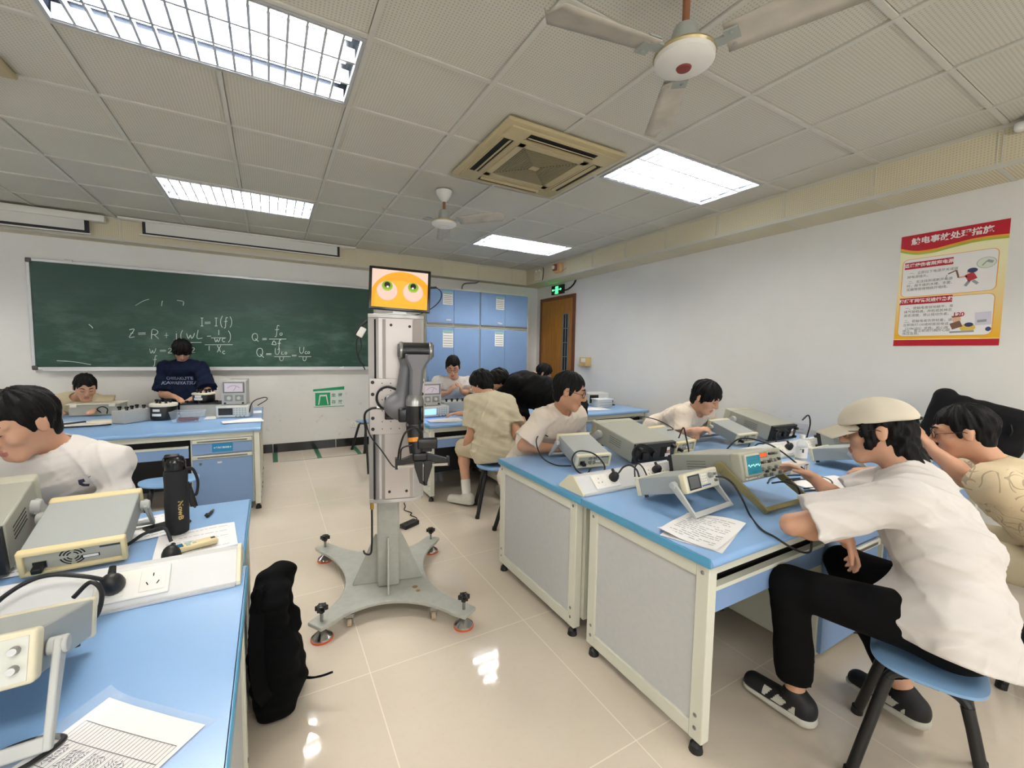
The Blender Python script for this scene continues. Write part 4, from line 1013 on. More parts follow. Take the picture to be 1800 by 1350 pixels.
for (x, y) in ((0.24, -0.22), (-0.2, -0.17), (0.19, 0.46), (-0.28, 0.50)):
    c = MB().box2((x-0.02, y-0.022, 0.058), (x+0.02, y+0.022, zp0)).box2((x-0.018, y-0.012, 0.02), (x-0.014, y+0.018, 0.06)).box2((x+0.014, y-0.012, 0.02), (x+0.018, y+0.018, 0.06)).build('caster_fork', M_STEEL, rb)
    MB().cyl((x-0.011, y, 0.0235), (x+0.011, y, 0.0235), 0.023, seg=18).build('wheel', mat('caster_wheel', 'b6a48a', 0.5), c)
py = 0.065
MB().rbox((0.0, py, (zp1+0.66)/2), (0.125, 0.125, 0.66-zp1), 0.012, 3).build('post', M_RGREY, rb)
for k in range(4):
    T = Matrix.Translation((0, py, 0)) @ Matrix.Rotation(k*PI/2, 4, 'Z')
    g_ = MB(); g_.T = T @ Matrix(((0, 0, 1, 0), (1, 0, 0, 0), (0, 1, 0, 0), (0, 0, 0, 1)))
    w_ = 0.14 if k % 2 else 0.10
    g_.prism([(0.060, zp1), (w_+0.0625, zp1), (w_+0.0625, zp1+0.012), (0.075, 0.40), (0.060, 0.40)], -0.006, 0.006)
    g_.build('gusset', M_RGREY, rb, bevel=0.003)
# column: side rails, upper cover, mounting plate, lower cover, end plates
yb_, yf_ = 0.10, -0.10
def oct_(x0, x1, z0, z1, ch=0.055, dy=0.0):
    return [(x0, yb_), (x0, yf_+ch*0.45+dy), (x0+ch, yf_+dy), (x1-ch, yf_+dy), (x1, yf_+ch*0.45+dy), (x1, yb_)]
MB().prism(oct_(-0.100, 0.195, 0, 0)[::1], 0.655, 1.665).build('column', M_RBODY2, rb, smooth=20)
co_ = MB(); co_.prism(oct_(-0.058, 0.182, 0, 0, 0.05, -0.008), 1.335, 1.655); co_.build('upper_cover', M_RBODY, rb, smooth=20)
co_ = MB(); co_.prism(oct_(-0.065, 0.168, 0, 0, 0.05, -0.008), 0.665, 1.030); co_.build('lower_cover', M_RBODY, rb, smooth=20)
MB().box2((-0.076, yf_-0.012, 0.668), (-0.066, yf_+0.012, 1.03)).build('side_groove', M_DARK, rb, smooth=0)
MB().box2((-0.068, yf_+0.005, 1.335), (-0.059, yf_+0.02, 1.655)).build('side_groove', M_DARK, rb, smooth=0)
for z0, z1, n_ in ((0.642, 0.662, 'bottom_cap'), (1.662, 1.684, 'top_cap')):
    MB().prism(oct_(-0.100, 0.195 if z0 > 1 else 0.185, 0, 0, 0.055, -0.012), z0, z1).build(n_, M_RBODY2, rb, bevel=0.003)
pl = MB().box2((-0.094, yf_-0.016, 1.030), (0.198, yf_-0.004, 1.335)).build('mounting_plate', M_RBODY, rb, bevel=0.002)
sc_ = MB()
for x in (-0.077, 0.184):
    for z in (1.315, 1.250, 1.120, 1.060): sc_.cyl((x, yf_-0.0205, z), (x, yf_-0.015, z), 0.0095, seg=14)
for x, z in ((0.02, 1.625), (0.118, 1.62)): sc_.cyl((x, yf_-0.013, z), (x, yf_-0.007, z), 0.0075, seg=14)
for x, z in ((0.008, 0.705), (0.10, 0.703)): sc_.cyl((x, yf_-0.013, z), (x, yf_-0.007, z), 0.0075, seg=14)
sc_.build('socket_screws', M_BLACK, rb)
hl = MB()
for x in (-0.02, 0.025, 0.07, 0.115, 0.16):
    for z in (1.31, 1.27, 1.22, 1.16, 1.10, 1.06):
        if z in (1.31, 1.27, 1.10, 1.06) or x < 0: hl.cyl((x-0.008, yf_-0.0172, z), (x-0.008, yf_-0.015, z), 0.003, seg=8)
hl.build('plate_holes', M_DARK, pl)
# tablet with the eyes
tb = MB(); Tt = Matrix.Translation((0.068, -0.115, 1.815)) @ Matrix.Rotation(math.radians(2.0), 4, 'Y') @ Matrix.Rotation(math.radians(-4), 4, 'X')
tb.T = Tt; tb.rbox((0, 0, 0), (0.322, 0.012, 0.232), 0.0055)
to = tb.build('tablet', M_BLACKG, rb)
def scr(name, hexc, e):
    m_ = mat(name, hexc, 0.3, emit=e*0.40, spec=0.2); m_.node_tree.nodes['Principled BSDF'].inputs['Base Color'].default_value = (.01, .01, .01, 1); return m_
ds = MB(); ds.T = Tt
W2, H2 = 0.1455, 0.1005
def el(cx, cz, r, y, m_, rz_=None, clip=True, n=40):
    ds.mat(m_); pts = []
    for k in range(n):
        a = 2*PI*k/n; x, z = cx+r*math.cos(a), cz+(rz_ or r)*math.sin(a)
        if clip: x, z = max(-W2, min(W2, x)), max(-H2, min(H2, z))
        pts.append((x, y, z))
    ds.add(pts, [tuple(range(n))])
ds.mat(scr('screen_pale', 'f6d3bd', 0.85)).add([(-W2, -0.0064, -H2), (W2, -0.0064, -H2), (W2, -0.0064, H2), (-W2, -0.0064, H2)], [(0, 1, 2, 3)])
n_ = 48; hx = []
for k in range(n_):      # big orange face, cut off by the screen edges
    a = 2*PI*k/n_; x, z = 0.012+0.168*math.cos(a), -0.063+0.158*math.sin(a); hx.append((max(-W2, min(W2, x)), -0.0066, max(-H2, min(H2, z))))
ds.mat(scr('screen_orange', 'f9a913', 0.9)).add(hx, [tuple(range(n_))])
hx = [(0.005+0.140*math.cos(2*PI*k/n_), -0.0067, max(-H2, -0.068+0.115*math.sin(2*PI*k/n_))) for k in range(n_)]
ds.mat(scr('screen_amber', 'fbb82e', 0.9)).add(hx, [tuple(range(n_))])
for s_ in (-1, 1):
    cx = -0.067 if s_ < 0 else 0.068; cz = -0.012 if s_ < 0 else -0.010
    el(cx, cz, 0.0545, -0.0069, scr('screen_eye_ring', 'f3b183', 0.9), 0.053); el(cx, cz, 0.052, -0.0070, scr('screen_eye_pink', 'f4cdbb', 0.9), 0.0505)
    el(cx, cz+0.026, 0.0285, -0.0071, scr('screen_iris', 'a6c52a', 0.9), 0.027); el(cx, cz+0.030, 0.0255, -0.00715, scr('screen_iris_dark', '86ab20', 0.9), 0.0215); el(cx, cz+0.032, 0.0155, -0.0072, scr('screen_pupil', '1c120c', 0.3)); el(cx-0.002*s_, cz+0.0215, 0.006, -0.0073, scr('screen_glint', 'fff4ea', 1.0), 0.005)
ds.build('face_display', None, to, smooth=0)
br_ = MB().box2((0.0, -0.10, 1.684), (0.13, 0.02, 1.69)).box2((0.03, -0.107, 1.684), (0.10, -0.095, 1.78)).build('tablet_bracket', M_ALU, rb)
MB().cyl((0.224, -0.115, 1.835), (0.262, -0.115, 1.838), 0.0065, seg=10).tube(spline([(0.262, -0.115, 1.838), (0.288, -0.11, 1.815), (0.285, -0.10, 1.775), (0.25, -0.08, 1.735), (0.19, -0.06, 1.70), (0.15, -0.02, 1.69)], 6), 0.0028, 6).build('tablet_cable', M_RUB, to)
# the arm
def PZ(*p): return A(*p)
mb_ = MB().rbox((0.012, -0.128, 1.175), (0.055, 0.03, 0.125), 0.008).rbox((0.02, -0.155, 1.18), (0.07, 0.05, 0.105), 0.014).build('arm_mount', M_ARMB, rb)
MB().cyl((0.005, -0.17, 1.236), (0.005, -0.15, 1.236), 0.012, seg=14).build('mount_bolt', M_CHROME, mb_)
def arm_elb(P):
    d = sd_cone(P, (0.035, -0.195, 1.195), (0.075, -0.20, 1.195), 0.055, 0.05)
    d = smin(d, sd_cone(P, (0.06, -0.205, 1.165), (0.10, -0.21, 1.155), 0.045, 0.04), 0.03)
    d = smin(d, sd_cone(P, (0.075, -0.205, 1.22), (0.105, -0.215, 1.45), 0.040, 0.036), 0.04)
    d = smin(d, sd_cone(P, (0.09, -0.225, 1.46), (0.10, -0.235, 1.485), 0.036, 0.036), 0.03)
    return np.maximum(d, -(P[:, 1]+0.172))if False else d
R_ = np.array(wmat(rb))[:3, :3]; O_ = np.array(wmat(rb))[:3, 3]
def loc_sdf(f): return lambda P: f((P-O_)@R_)
def robo_sdf(name, f, lo, hi, m_, res=0.004, parent=rb, it=3):
    cs = np.array([[x, y, z] for x in (lo[0], hi[0]) for y in (lo[1], hi[1]) for z in (lo[2], hi[2])])@R_.T+O_
    return sdf_object(name, loc_sdf(f), cs.min(0), cs.max(0), res, m_, parent, it)
robo_sdf('upper_link', arm_elb, (-0.05, -0.32, 1.05), (0.2, -0.12, 1.56), M_ARM)
MB().rbox((0.095, -0.265, 1.155), (0.085, 0.03, 0.075), 0.012).build('elbow_cover', M_ARMB, rb)
sh = MB(); sh.cyl((0.078, -0.255, 1.489), (0.212, -0.262, 1.489), 0.041, seg=36).build('shoulder_motor', M_ARMB, rb)
MB().cyl((0.060, -0.254, 1.489), (0.080, -0.255, 1.489), 0.045, seg=36).cyl((0.208, -0.262, 1.489), (0.228, -0.263, 1.489), 0.045, seg=36).build('motor_rings', M_STEEL, rb, bevel=0.006)
MB().cyl((0.050, -0.2535, 1.489), (0.0605, -0.254, 1.489), 0.034, seg=32).cyl((0.2275, -0.263, 1.489), (0.234, -0.2635, 1.489), 0.034, seg=32).build('motor_caps', M_ARM, rb, bevel=0.005)
fa = MB(); secs = []
for z, xc, w_, dpt in ((1.470, 0.150, 0.126, 0.070), (1.445, 0.150, 0.124, 0.068), (1.415, 0.147, 0.092, 0.064), (1.388, 0.145, 0.070, 0.060), (1.31, 0.142, 0.066, 0.058), (1.243, 0.139, 0.060, 0.056)):
    secs.append([(xc+w_/2*sx-(0.012*sx if c_ else 0), -0.285+dpt/2*sy-(0 if c_ else 0.012*sy), z) for sx, sy, c_ in ((-1, -1, 1), (1, -1, 1), (1, -1, 0), (1, 1, 0), (1, 1, 1), (-1, 1, 1), (-1, 1, 0), (-1, -1, 0))])
vs = [p for s_ in secs for p in s_]; fs = [tuple(range(8)), tuple(range(40, 48))[::-1]]
for i in range(5):
    for k in range(8): fs.append((i*8+k, (i+1)*8+k, (i+1)*8+(k+1) % 8, i*8+(k+1) % 8))
fa.add(vs, fs); fo_ = fa.build('forearm', M_ARM, rb, smooth=25, bevel=0.003)
MB().lathe([(0.034, 1.262), (0.043, 1.245), (0.046, 1.232), (0.046, 1.208)], (0.135, -0.288, 0), 28).build('wrist_collar', M_STEEL, rb)
MB().lathe([(0.044, 1.210), (0.044, 1.125), (0.038, 1.105)], (0.135, -0.288, 0), 28).rbox((0.168, -0.325, 1.17), (0.016, 0.02, 0.07), 0.006).build('wrist_motor', M_ARMB, rb)
wj = MB().sph((0.134, -0.285, 1.105), 0.045, 18).cyl((0.092, -0.285, 1.105), (0.178, -0.285, 1.105), 0.032, seg=24).build('wrist_joint', M_ARMB, rb)
wk = MB().tube([(0.134, -0.288, 1.105), (0.138, -0.292, 1.05), (0.146, -0.30, 0.965)], [0.042, 0.040, 0.038], 28).build('lower_wrist', M_ARMB, rb)
oc_ = Vector((0.140, -0.294, 1.036)); ax_ = (Vector((0.146, -0.30, 0.965))-Vector((0.138, -0.292, 1.05))).normalized()
ob = MB(); fr_ = frame_mat(oc_, ax_.orthogonal(), ax_.cross(ax_.orthogonal())); ob.T = fr_
ang0 = None
vsO = []
for k in range(9):
    for dz in (-0.011, 0.011):
        vsO.append((k, dz))
best = []
u_ = Vector((-1, -0.2, 0)); u_ = (u_-ax_*u_.dot(ax_)).normalized(); v_ = ax_.cross(u_)
if v_.y > 0: v_ = -v_
ob.T = Matrix.Identity(4); pts = []
for k in range(9):
    a = math.radians(5+k*11)
    for dz in (-0.011, 0.011): pts.append((oc_+ax_*dz+(u_*math.cos(a)+v_*math.sin(a))*0.0415)[:])
ob.add(pts, [(2*k, 2*k+1, 2*k+3, 2*k+2) for k in range(8)]); ob.build('orange_label', mat('orange_sticker', 'e0922c', 0.5), wk)
cm_ = MB().rbox((0.196, -0.325, 1.015), (0.10, 0.04, 0.055), 0.008).build('depth_camera', M_ARMB, rb)
MB().rbox((0.185, -0.30, 0.985), (0.07, 0.05, 0.03), 0.004).build('camera_mount', M_BLACK, cm_)
gp = MB().rbox((0.16, -0.30, 0.945), (0.075, 0.06, 0.045), 0.01)
gp.add([(0.045, -0.315, 0.905), (0.045, -0.285, 0.905), (0.045, -0.315, 0.925), (0.045, -0.285, 0.925), (0.17, -0.325, 0.915), (0.17, -0.275, 0.915), (0.17, -0.325, 0.965), (0.17, -0.275, 0.965), (0.305, -0.315, 0.905), (0.305, -0.285, 0.905), (0.305, -0.315, 0.925), (0.305, -0.285, 0.925)],
       [(0, 2, 3, 1), (0, 4, 6, 2), (1, 3, 7, 5), (2, 6, 7, 3), (0, 1, 5, 4), (4, 8, 10, 6), (5, 7, 11, 9), (6, 10, 11, 7), (4, 5, 9, 8), (8, 9, 11, 10)])
gp.box2((0.036, -0.32, 0.885), (0.050, -0.28, 0.940)).box2((0.30, -0.32, 0.89), (0.312, -0.28, 0.935))
go = gp.build('gripper_body', M_ARMB, rb)
MB().box2((0.048, -0.322, 0.892), (0.302, -0.312, 0.906)).build('slide_rail', M_CHROME, go)
for s_ in (-1, 1):
    xi, xo = 0.176+s_*0.003, 0.176+s_*0.045
    f_ = MB(); yy0, yy1 = -0.335, -0.285
    pr_ = [(xi, 0.925), (xo, 0.925), (xo, 0.895), (0.176+s_*0.020, 0.812), (0.190+s_*0.006, 0.795), (0.190+s_*0.001, 0.795), (xi, 0.815)]
    T_ = Matrix(((1, 0, 0, 0), (0, 0, 1, 0), (0, 1, 0, 0), (0, 0, 0, 1))); f_.T = T_
    f_.prism(pr_, yy0, yy1); f_.build('gripper_finger', M_ARMB, rb, bevel=0.004)
def rcable(pts, r, name='arm_cable', n=8): MB().tube(spline(pts, n), r, 8).build(name, M_RUB, rb)
rcable([(0.10, -0.20, 1.25), (0.06, -0.20, 1.275), (0.0, -0.18, 1.295), (-0.045, -0.165, 1.27), (-0.055, -0.15, 1.22), (-0.03, -0.15, 1.18), (0.0, -0.15, 1.175)], 0.0065)
MB().cyl((-0.055, -0.125, 1.178), (0.0, -0.14, 1.172), 0.0075, seg=10).build('cable_plug', M_STEEL, rb)
rcable([(-0.055, -0.125, 1.178), (-0.09, -0.125, 1.172), (-0.118, -0.12, 1.14), (-0.115, -0.10, 1.05), (-0.108, -0.08, 0.9), (-0.105, -0.06, 0.80)], 0.006)
rcable([(-0.115, -0.12, 1.11), (-0.09, -0.14, 1.03), (-0.03, -0.17, 0.95), (0.02, -0.24, 0.89), (0.045, -0.29, 0.885)], 0.0035)
rcable([(0.16, -0.33, 1.075), (0.13, -0.345, 1.10), (0.085, -0.34, 1.075), (0.06, -0.32, 1.0), (0.05, -0.31, 0.93)], 0.005)
rcable([(0.12, -0.33, 1.01), (0.07, -0.33, 0.995), (0.062, -0.31, 0.93)], 0.004)
MB().cyl((-0.087, -0.07, 0.645), (-0.087, -0.07, 0.600), 0.010, seg=12).build('cable_connector', mat('gold_connector', 'b08d3e', 0.35, 0.6), rb)
rcable([(-0.087, -0.07, 0.60), (-0.087, -0.07, 0.52), (-0.090, -0.04, 0.38), (-0.10, 0.0, 0.31), (-0.13, 0.03, 0.30), (-0.14, 0.05, 0.31)], 0.0055, 'power_lead')
rcable([(-0.105, -0.06, 1.645), (-0.14, -0.06, 1.61), (-0.165, -0.06, 1.57)], 0.008, 'signal_cable')
MB().rbox((-0.135, -0.06, 1.585), (0.035, 0.02, 0.055), 0.006, rot=Euler((0, 0.5, 0)).to_matrix().to_4x4()).build('cable_junction', M_WHITE, rb)
rcable([(-0.15, -0.06, 1.56), (-0.160, -0.06, 1.52), (-0.15, -0.06, 1.44), (-0.12, -0.06, 1.40)], 0.004, 'signal_cable'); rcable([(-0.14, -0.06, 1.56), (-0.135, -0.06, 1.50), (-0.15, -0.06, 1.46), (-0.118, -0.05, 1.38)], 0.003, 'signal_cable')
# adapter on the floor behind the stand, with its thin lead hanging from the gripper
t = thing('power_adapter', 'black power adapter brick on the floor behind the robot stand', 'power adapter', (1.87, 0.60, 0), 0.5)
MB().rbox((0, 0, 0.019), (0.16, 0.075, 0.036), 0.006).build('brick', M_BLACK, t)
MB().tube(spline([(0.08, 0.01, 0.02), (0.11, 0.02, 0.008), (0.16, 0.08, 0.006), (0.17, 0.16, 0.006), (0.22, 0.2, 0.006), (0.23, 0.3, 0.006), (0.3, 0.36, 0.006), (0.36, 0.44, 0.006)], 6), 0.0045, 8).build('lead', M_RUB, t)

# ---------------------------------------------------------------- backpack slumped against the bench
BAG_O = A(-0.040, -0.17, 0)
M_BAG = mat('backpack_black_cloth', '07080a', 0.9, spec=0.12, bump=0.4, bscale=500)
def bag(P):
    P = (P-BAG_O)*A(1.06, 1, 1.07)-A(.05, 0, 0)
    d = sd_box(P, (0.905, -0.72, 0.17), (0.090, 0.19, 0.165), rad=0.07)
    d = smin(d, sd_box(P, (0.890, -0.70, 0.37), (0.066, 0.16, 0.17), rad=0.05), 0.08)
    d = smin(d, sd_cone(P, (0.885, -0.80, 0.50), (0.93, -0.62, 0.53), 0.05, 0.05), 0.05)
    d = smin(d, sd_cone(P, (0.93, -0.62, 0.36), (0.965, -0.64, 0.55), 0.045, 0.030), 0.04); d = smin(d, sd_cone(P, (0.975, -0.74, 0.33), (0.975, -0.70, 0.36), 0.035, 0.035), 0.03)
    d = smin(d, sd_cone(P, (0.975, -0.80, 0.13), (0.975, -0.62, 0.14), 0.055, 0.05), 0.05)
    d = d+0.006*np.sin(P[:, 2]*38+P[:, 1]*20)*np.sin(P[:, 1]*33+1.3)+0.003*np.sin(P[:, 2]*90+P[:, 1]*40)
    return np.maximum(d, 0.002-P[:, 2])
bt = thing('backpack', 'black backpack slumped on the floor against the left bench end', 'backpack', (0.885, -0.87, 0))
sdf_object('bag_body', bag, A(0.70, -1.0, -0.03)+BAG_O, A(1.12, -0.42, 0.66)+BAG_O, 0.008, M_BAG, bt, 2)
def strap(pts, w_, name, nrm_=(1, 0, 0)):
    P_ = [Vector(p)+Vector(BAG_O) for p in spline(pts, 8)]; mbx = MB(); vs = []
    for i, p in enumerate(P_):
        t_ = (P_[min(i+1, len(P_)-1)]-P_[max(0, i-1)]).normalized(); n2 = Vector(nrm_); s_ = t_.cross(n2).normalized()*w_/2; th = s_.cross(t_).normalized()*0.004
        vs += [(p-s_-th)[:], (p+s_-th)[:], (p+s_+th)[:], (p-s_+th)[:]]
    fs = [(0, 1, 2, 3), tuple(len(vs)-4+k for k in (3, 2, 1, 0))]
    for i in range(len(P_)-1):
        for k in range(4): fs.append((i*4+k, i*4+4+k, i*4+4+(k+1) % 4, i*4+(k+1) % 4))
    mbx.add(vs, fs).build(name, M_BAG, bt, world=True, smooth=50)
strap([(0.86, -0.80, 0.52), (0.845, -0.87, 0.47), (0.84, -0.93, 0.36), (0.85, -0.95, 0.22), (0.87, -0.90, 0.12)], 0.05, 'shoulder_strap', (0.2, -1, 0.2))
strap([(0.87, -0.80, 0.53), (0.86, -0.85, 0.545), (0.85, -0.875, 0.50), (0.85, -0.86, 0.46)], 0.022, 'top_handle', (1, 0, 0))
strap([(0.985, -0.80, 0.11), (1.03, -0.84, 0.115), (1.07, -0.87, 0.13), (1.105, -0.885, 0.142)], 0.022, 'loose_strap', (0.3, 0.5, 0.9))
# ---------------------------------------------------------------- bench instruments
M_CASE_G = mat('instrument_grey_case', 'a3a8a6', 0.5, bump=0.15, bscale=700); M_CASE_O = mat('instrument_olive_case', 'a2a397', 0.5, bump=0.15, bscale=700)
M_BEZ = mat('instrument_cream_bezel', 'd9d3b8', 0.45); M_BEZ2 = mat('instrument_yellowed_bezel', 'e0d0a0', 0.45); M_FACE = mat('instrument_face', 'c9cbc2', 0.4); M_BAIL = mat('bail_grey_plastic', 'b7bab8', 0.5); M_BAILO = mat('bail_olive_plastic', '8b8258', 0.5)
M_KNOB = mat('knob_grey', '8f938d', 0.4); M_KNOBD = mat('knob_dark', '3b3d3c', 0.4); M_LCD = mat('lcd_dark', '2a2d30', 0.15); M_CRT = mat('crt_teal', '2f8aa0', 0.25, emit=0.06); M_LED = mat('led_orange_red', 'ff4a20', 0.4, emit=0.45); M_TRACE = mat('crt_trace', 'a8f0e8', 0.4, emit=0.25); M_REARB = mat('rear_panel_black', '1b1c1e', 0.5); M_REARG = mat('rear_panel_grey', 'a9a89c', 0.5); M_BTN = mat('button_cream', 'eeece2', 0.4); M_BTNB = mat('button_blue', '3a5a9a', 0.4)
def bail(t, W, D, H, L, yp, zp, tilt, pz, m_, wd=0.022, hub=0.02):
    hp = (pz-TOPZ)+(-yp)*math.sin(tilt)+zp*math.cos(tilt)
    ph = math.asin(min(0.98, (hp-0.0135)/L)); dy, dz = -math.cos(ph), -math.sin(ph)
    c, s = math.cos(tilt), math.sin(tilt)
    ly, lz = c*dy-s*dz, s*dy+c*dz                     # back into the tilted frame
    b = MB(); d = Vector((0, ly, lz)); nrm_ = Vector((0, -lz, ly))
    for sx in (0, 1):
        x0 = -0.020 if sx == 0 else W+0.008; x1 = x0+0.012
        p = Vector((0, yp, zp)); e = p+d*L
        q = [p+nrm_*wd-d*0.012, p-nrm_*wd-d*0.012, p-nrm_*wd*0.9+d*0.03, e-nrm_*wd*0.45, e+nrm_*wd*0.45, p+nrm_*wd*0.9+d*0.03]
        vs = [(x0, v.y, v.z) for v in q]+[(x1, v.y, v.z) for v in q]
        b.add(vs, [(0, 1, 2, 3, 4, 5), (11, 10, 9, 8, 7, 6)]+[(i, 6+i, 6+(i+1) % 6, (i+1) % 6) for i in range(6)])
    e = Vector((0, yp, zp))+d*L
    R = Matrix(((1, 0, 0, 0), (0, d.y, -d.z, 0), (0, d.z, d.y, 0), (0, 0, 0, 1)))
    b.box((W/2-0.004, (e-d*0.012).y, (e-d*0.012).z), (W+0.032, 0.024, 0.014), rot=R)
    o = b.build('bail_handle', m_, t, smooth=20, bevel=0.003)
    for sx in (0, 1):
        x0, x1 = (-0.026, 0.002) if sx == 0 else (W-0.002, W+0.026)
        MB().cyl((x0, yp, zp), (x1, yp, zp), hub, seg=20).build('bail_hub', m_, t, bevel=0.003)
def generator(label, pos, rz, tilt, cream=False, W=0.25, D=0.30, H=0.088, group='signal generators'):
    t = thing('signal_generator', label, 'signal generator', pos, group=group, rot=(-tilt, 0, rz))
    bz = M_BEZ2 if cream else M_BEZ
    c = MB(); c.box2((0.004, -D+0.03, 0.004), (W-0.004, -0.018, H-0.003)); c.build('case', M_CASE_G, t, bevel=0.004)
    f = MB().rbox((W/2, -D+0.016, H/2), (W, 0.034, H), 0.008).build('front_bezel', bz, t)
    r = MB(); r.rbox((W/2, -0.011, H-0.007), (W, 0.024, 0.016), 0.005).rbox((W/2, -0.011, 0.007), (W, 0.024, 0.014), 0.005).rbox((0.007, -0.011, H/2), (0.014, 0.024, H-0.01), 0.005).rbox((W-0.007, -0.011, H/2), (0.014, 0.024, H-0.01), 0.005)
    r.build('rear_bezel', bz, t)
    p = MB().mat(M_REARG).box2((0.012, -0.018, 0.012), (W-0.012, -0.010, H-0.013))
    p.mat(M_DARK)
    for k in range(3):
        R0 = 0.011+k*0.008
        for a in range(4):
            th = [math.radians(a*90+12+j*11) for j in range(7)]
            vs = [(W*0.52+R0*math.cos(q), -0.0095, H*0.52+R0*math.sin(q)) for q in th]+[(W*0.52+(R0+0.004)*math.cos(q), -0.0095, H*0.52+(R0+0.004)*math.sin(q)) for q in th]
            p.add(vs, [(j, j+1, 8+j, 7+j) for j in range(6)])
    p.box2((W*0.27, -0.0102, 0.030), (W*0.27+0.042, -0.0094, 0.042)); p.mat(M_PAPER).box2((W*0.27+0.003, -0.0096, 0.0315), (W*0.27+0.039, -0.0092, 0.0405)); p.mat(M_INK).box2((W*0.06, -0.0102, 0.060), (W*0.06+0.05, -0.0094, 0.066))
    p.build('rear_panel', None, t, smooth=0)
    MB().box2((W-0.060, -0.012, 0.022), (W-0.030, -0.006, 0.044)).build('mains_inlet', M_BLACK, t)
    pl = MB().rbox((W-0.045, 0.008, 0.033), (0.024, 0.034, 0.018), 0.004).build('mains_connector', M_RUB, t)
    yf = -D-0.001
    d = MB().mat(M_FACE).box2((0.012, yf-0.002, 0.008), (W-0.010, yf+0.004, H-0.008)); d.mat(M_LCD).box2((0.018, yf-0.003, 0.012), (0.108, yf, H-0.012))
    d.mat(mat('lcd_window', '5d6265', 0.12)).box2((0.026, yf-0.0035, 0.018), (0.098, yf, H-0.018))
    d.build('front_panel', None, t, smooth=0)
    b = MB()
    for i in range(4):
        for j in range(3): b.rbox((0.122+j*0.015, yf-0.003, H-0.022-i*0.012), (0.010, 0.006, 0.007), 0.002)
    b.build('keypad', M_BTN, t)
    b = MB()
    for i in range(5): b.rbox((0.120+i*0.014, yf-0.003, 0.018), (0.009, 0.006, 0.006), 0.002)
    b.build('soft_keys', M_BTNB, t)
    MB().cyl((0.187, yf, H-0.030), (0.187, yf-0.018, H-0.030), 0.0135, 0.012, 20).build('knob', M_KNOB, t, bevel=0.002)
    for i in range(2): MB().cyl((0.225, yf, H-0.028-i*0.030), (0.225, yf-0.014, H-0.028-i*0.030), 0.008, 0.006, 12).build('bnc_socket', M_STEEL, t)
    bail(t, W, D, H, 0.165, -D+0.055, H*0.50, tilt, pos[2], M_BAIL, 0.018, 0.016)
    for x in (0.03, W-0.03): MB().cyl((x, -0.03, 0.004), (x, -0.03, -0.010), 0.010, seg=12).build('foot', M_BLACK, t)
    return t
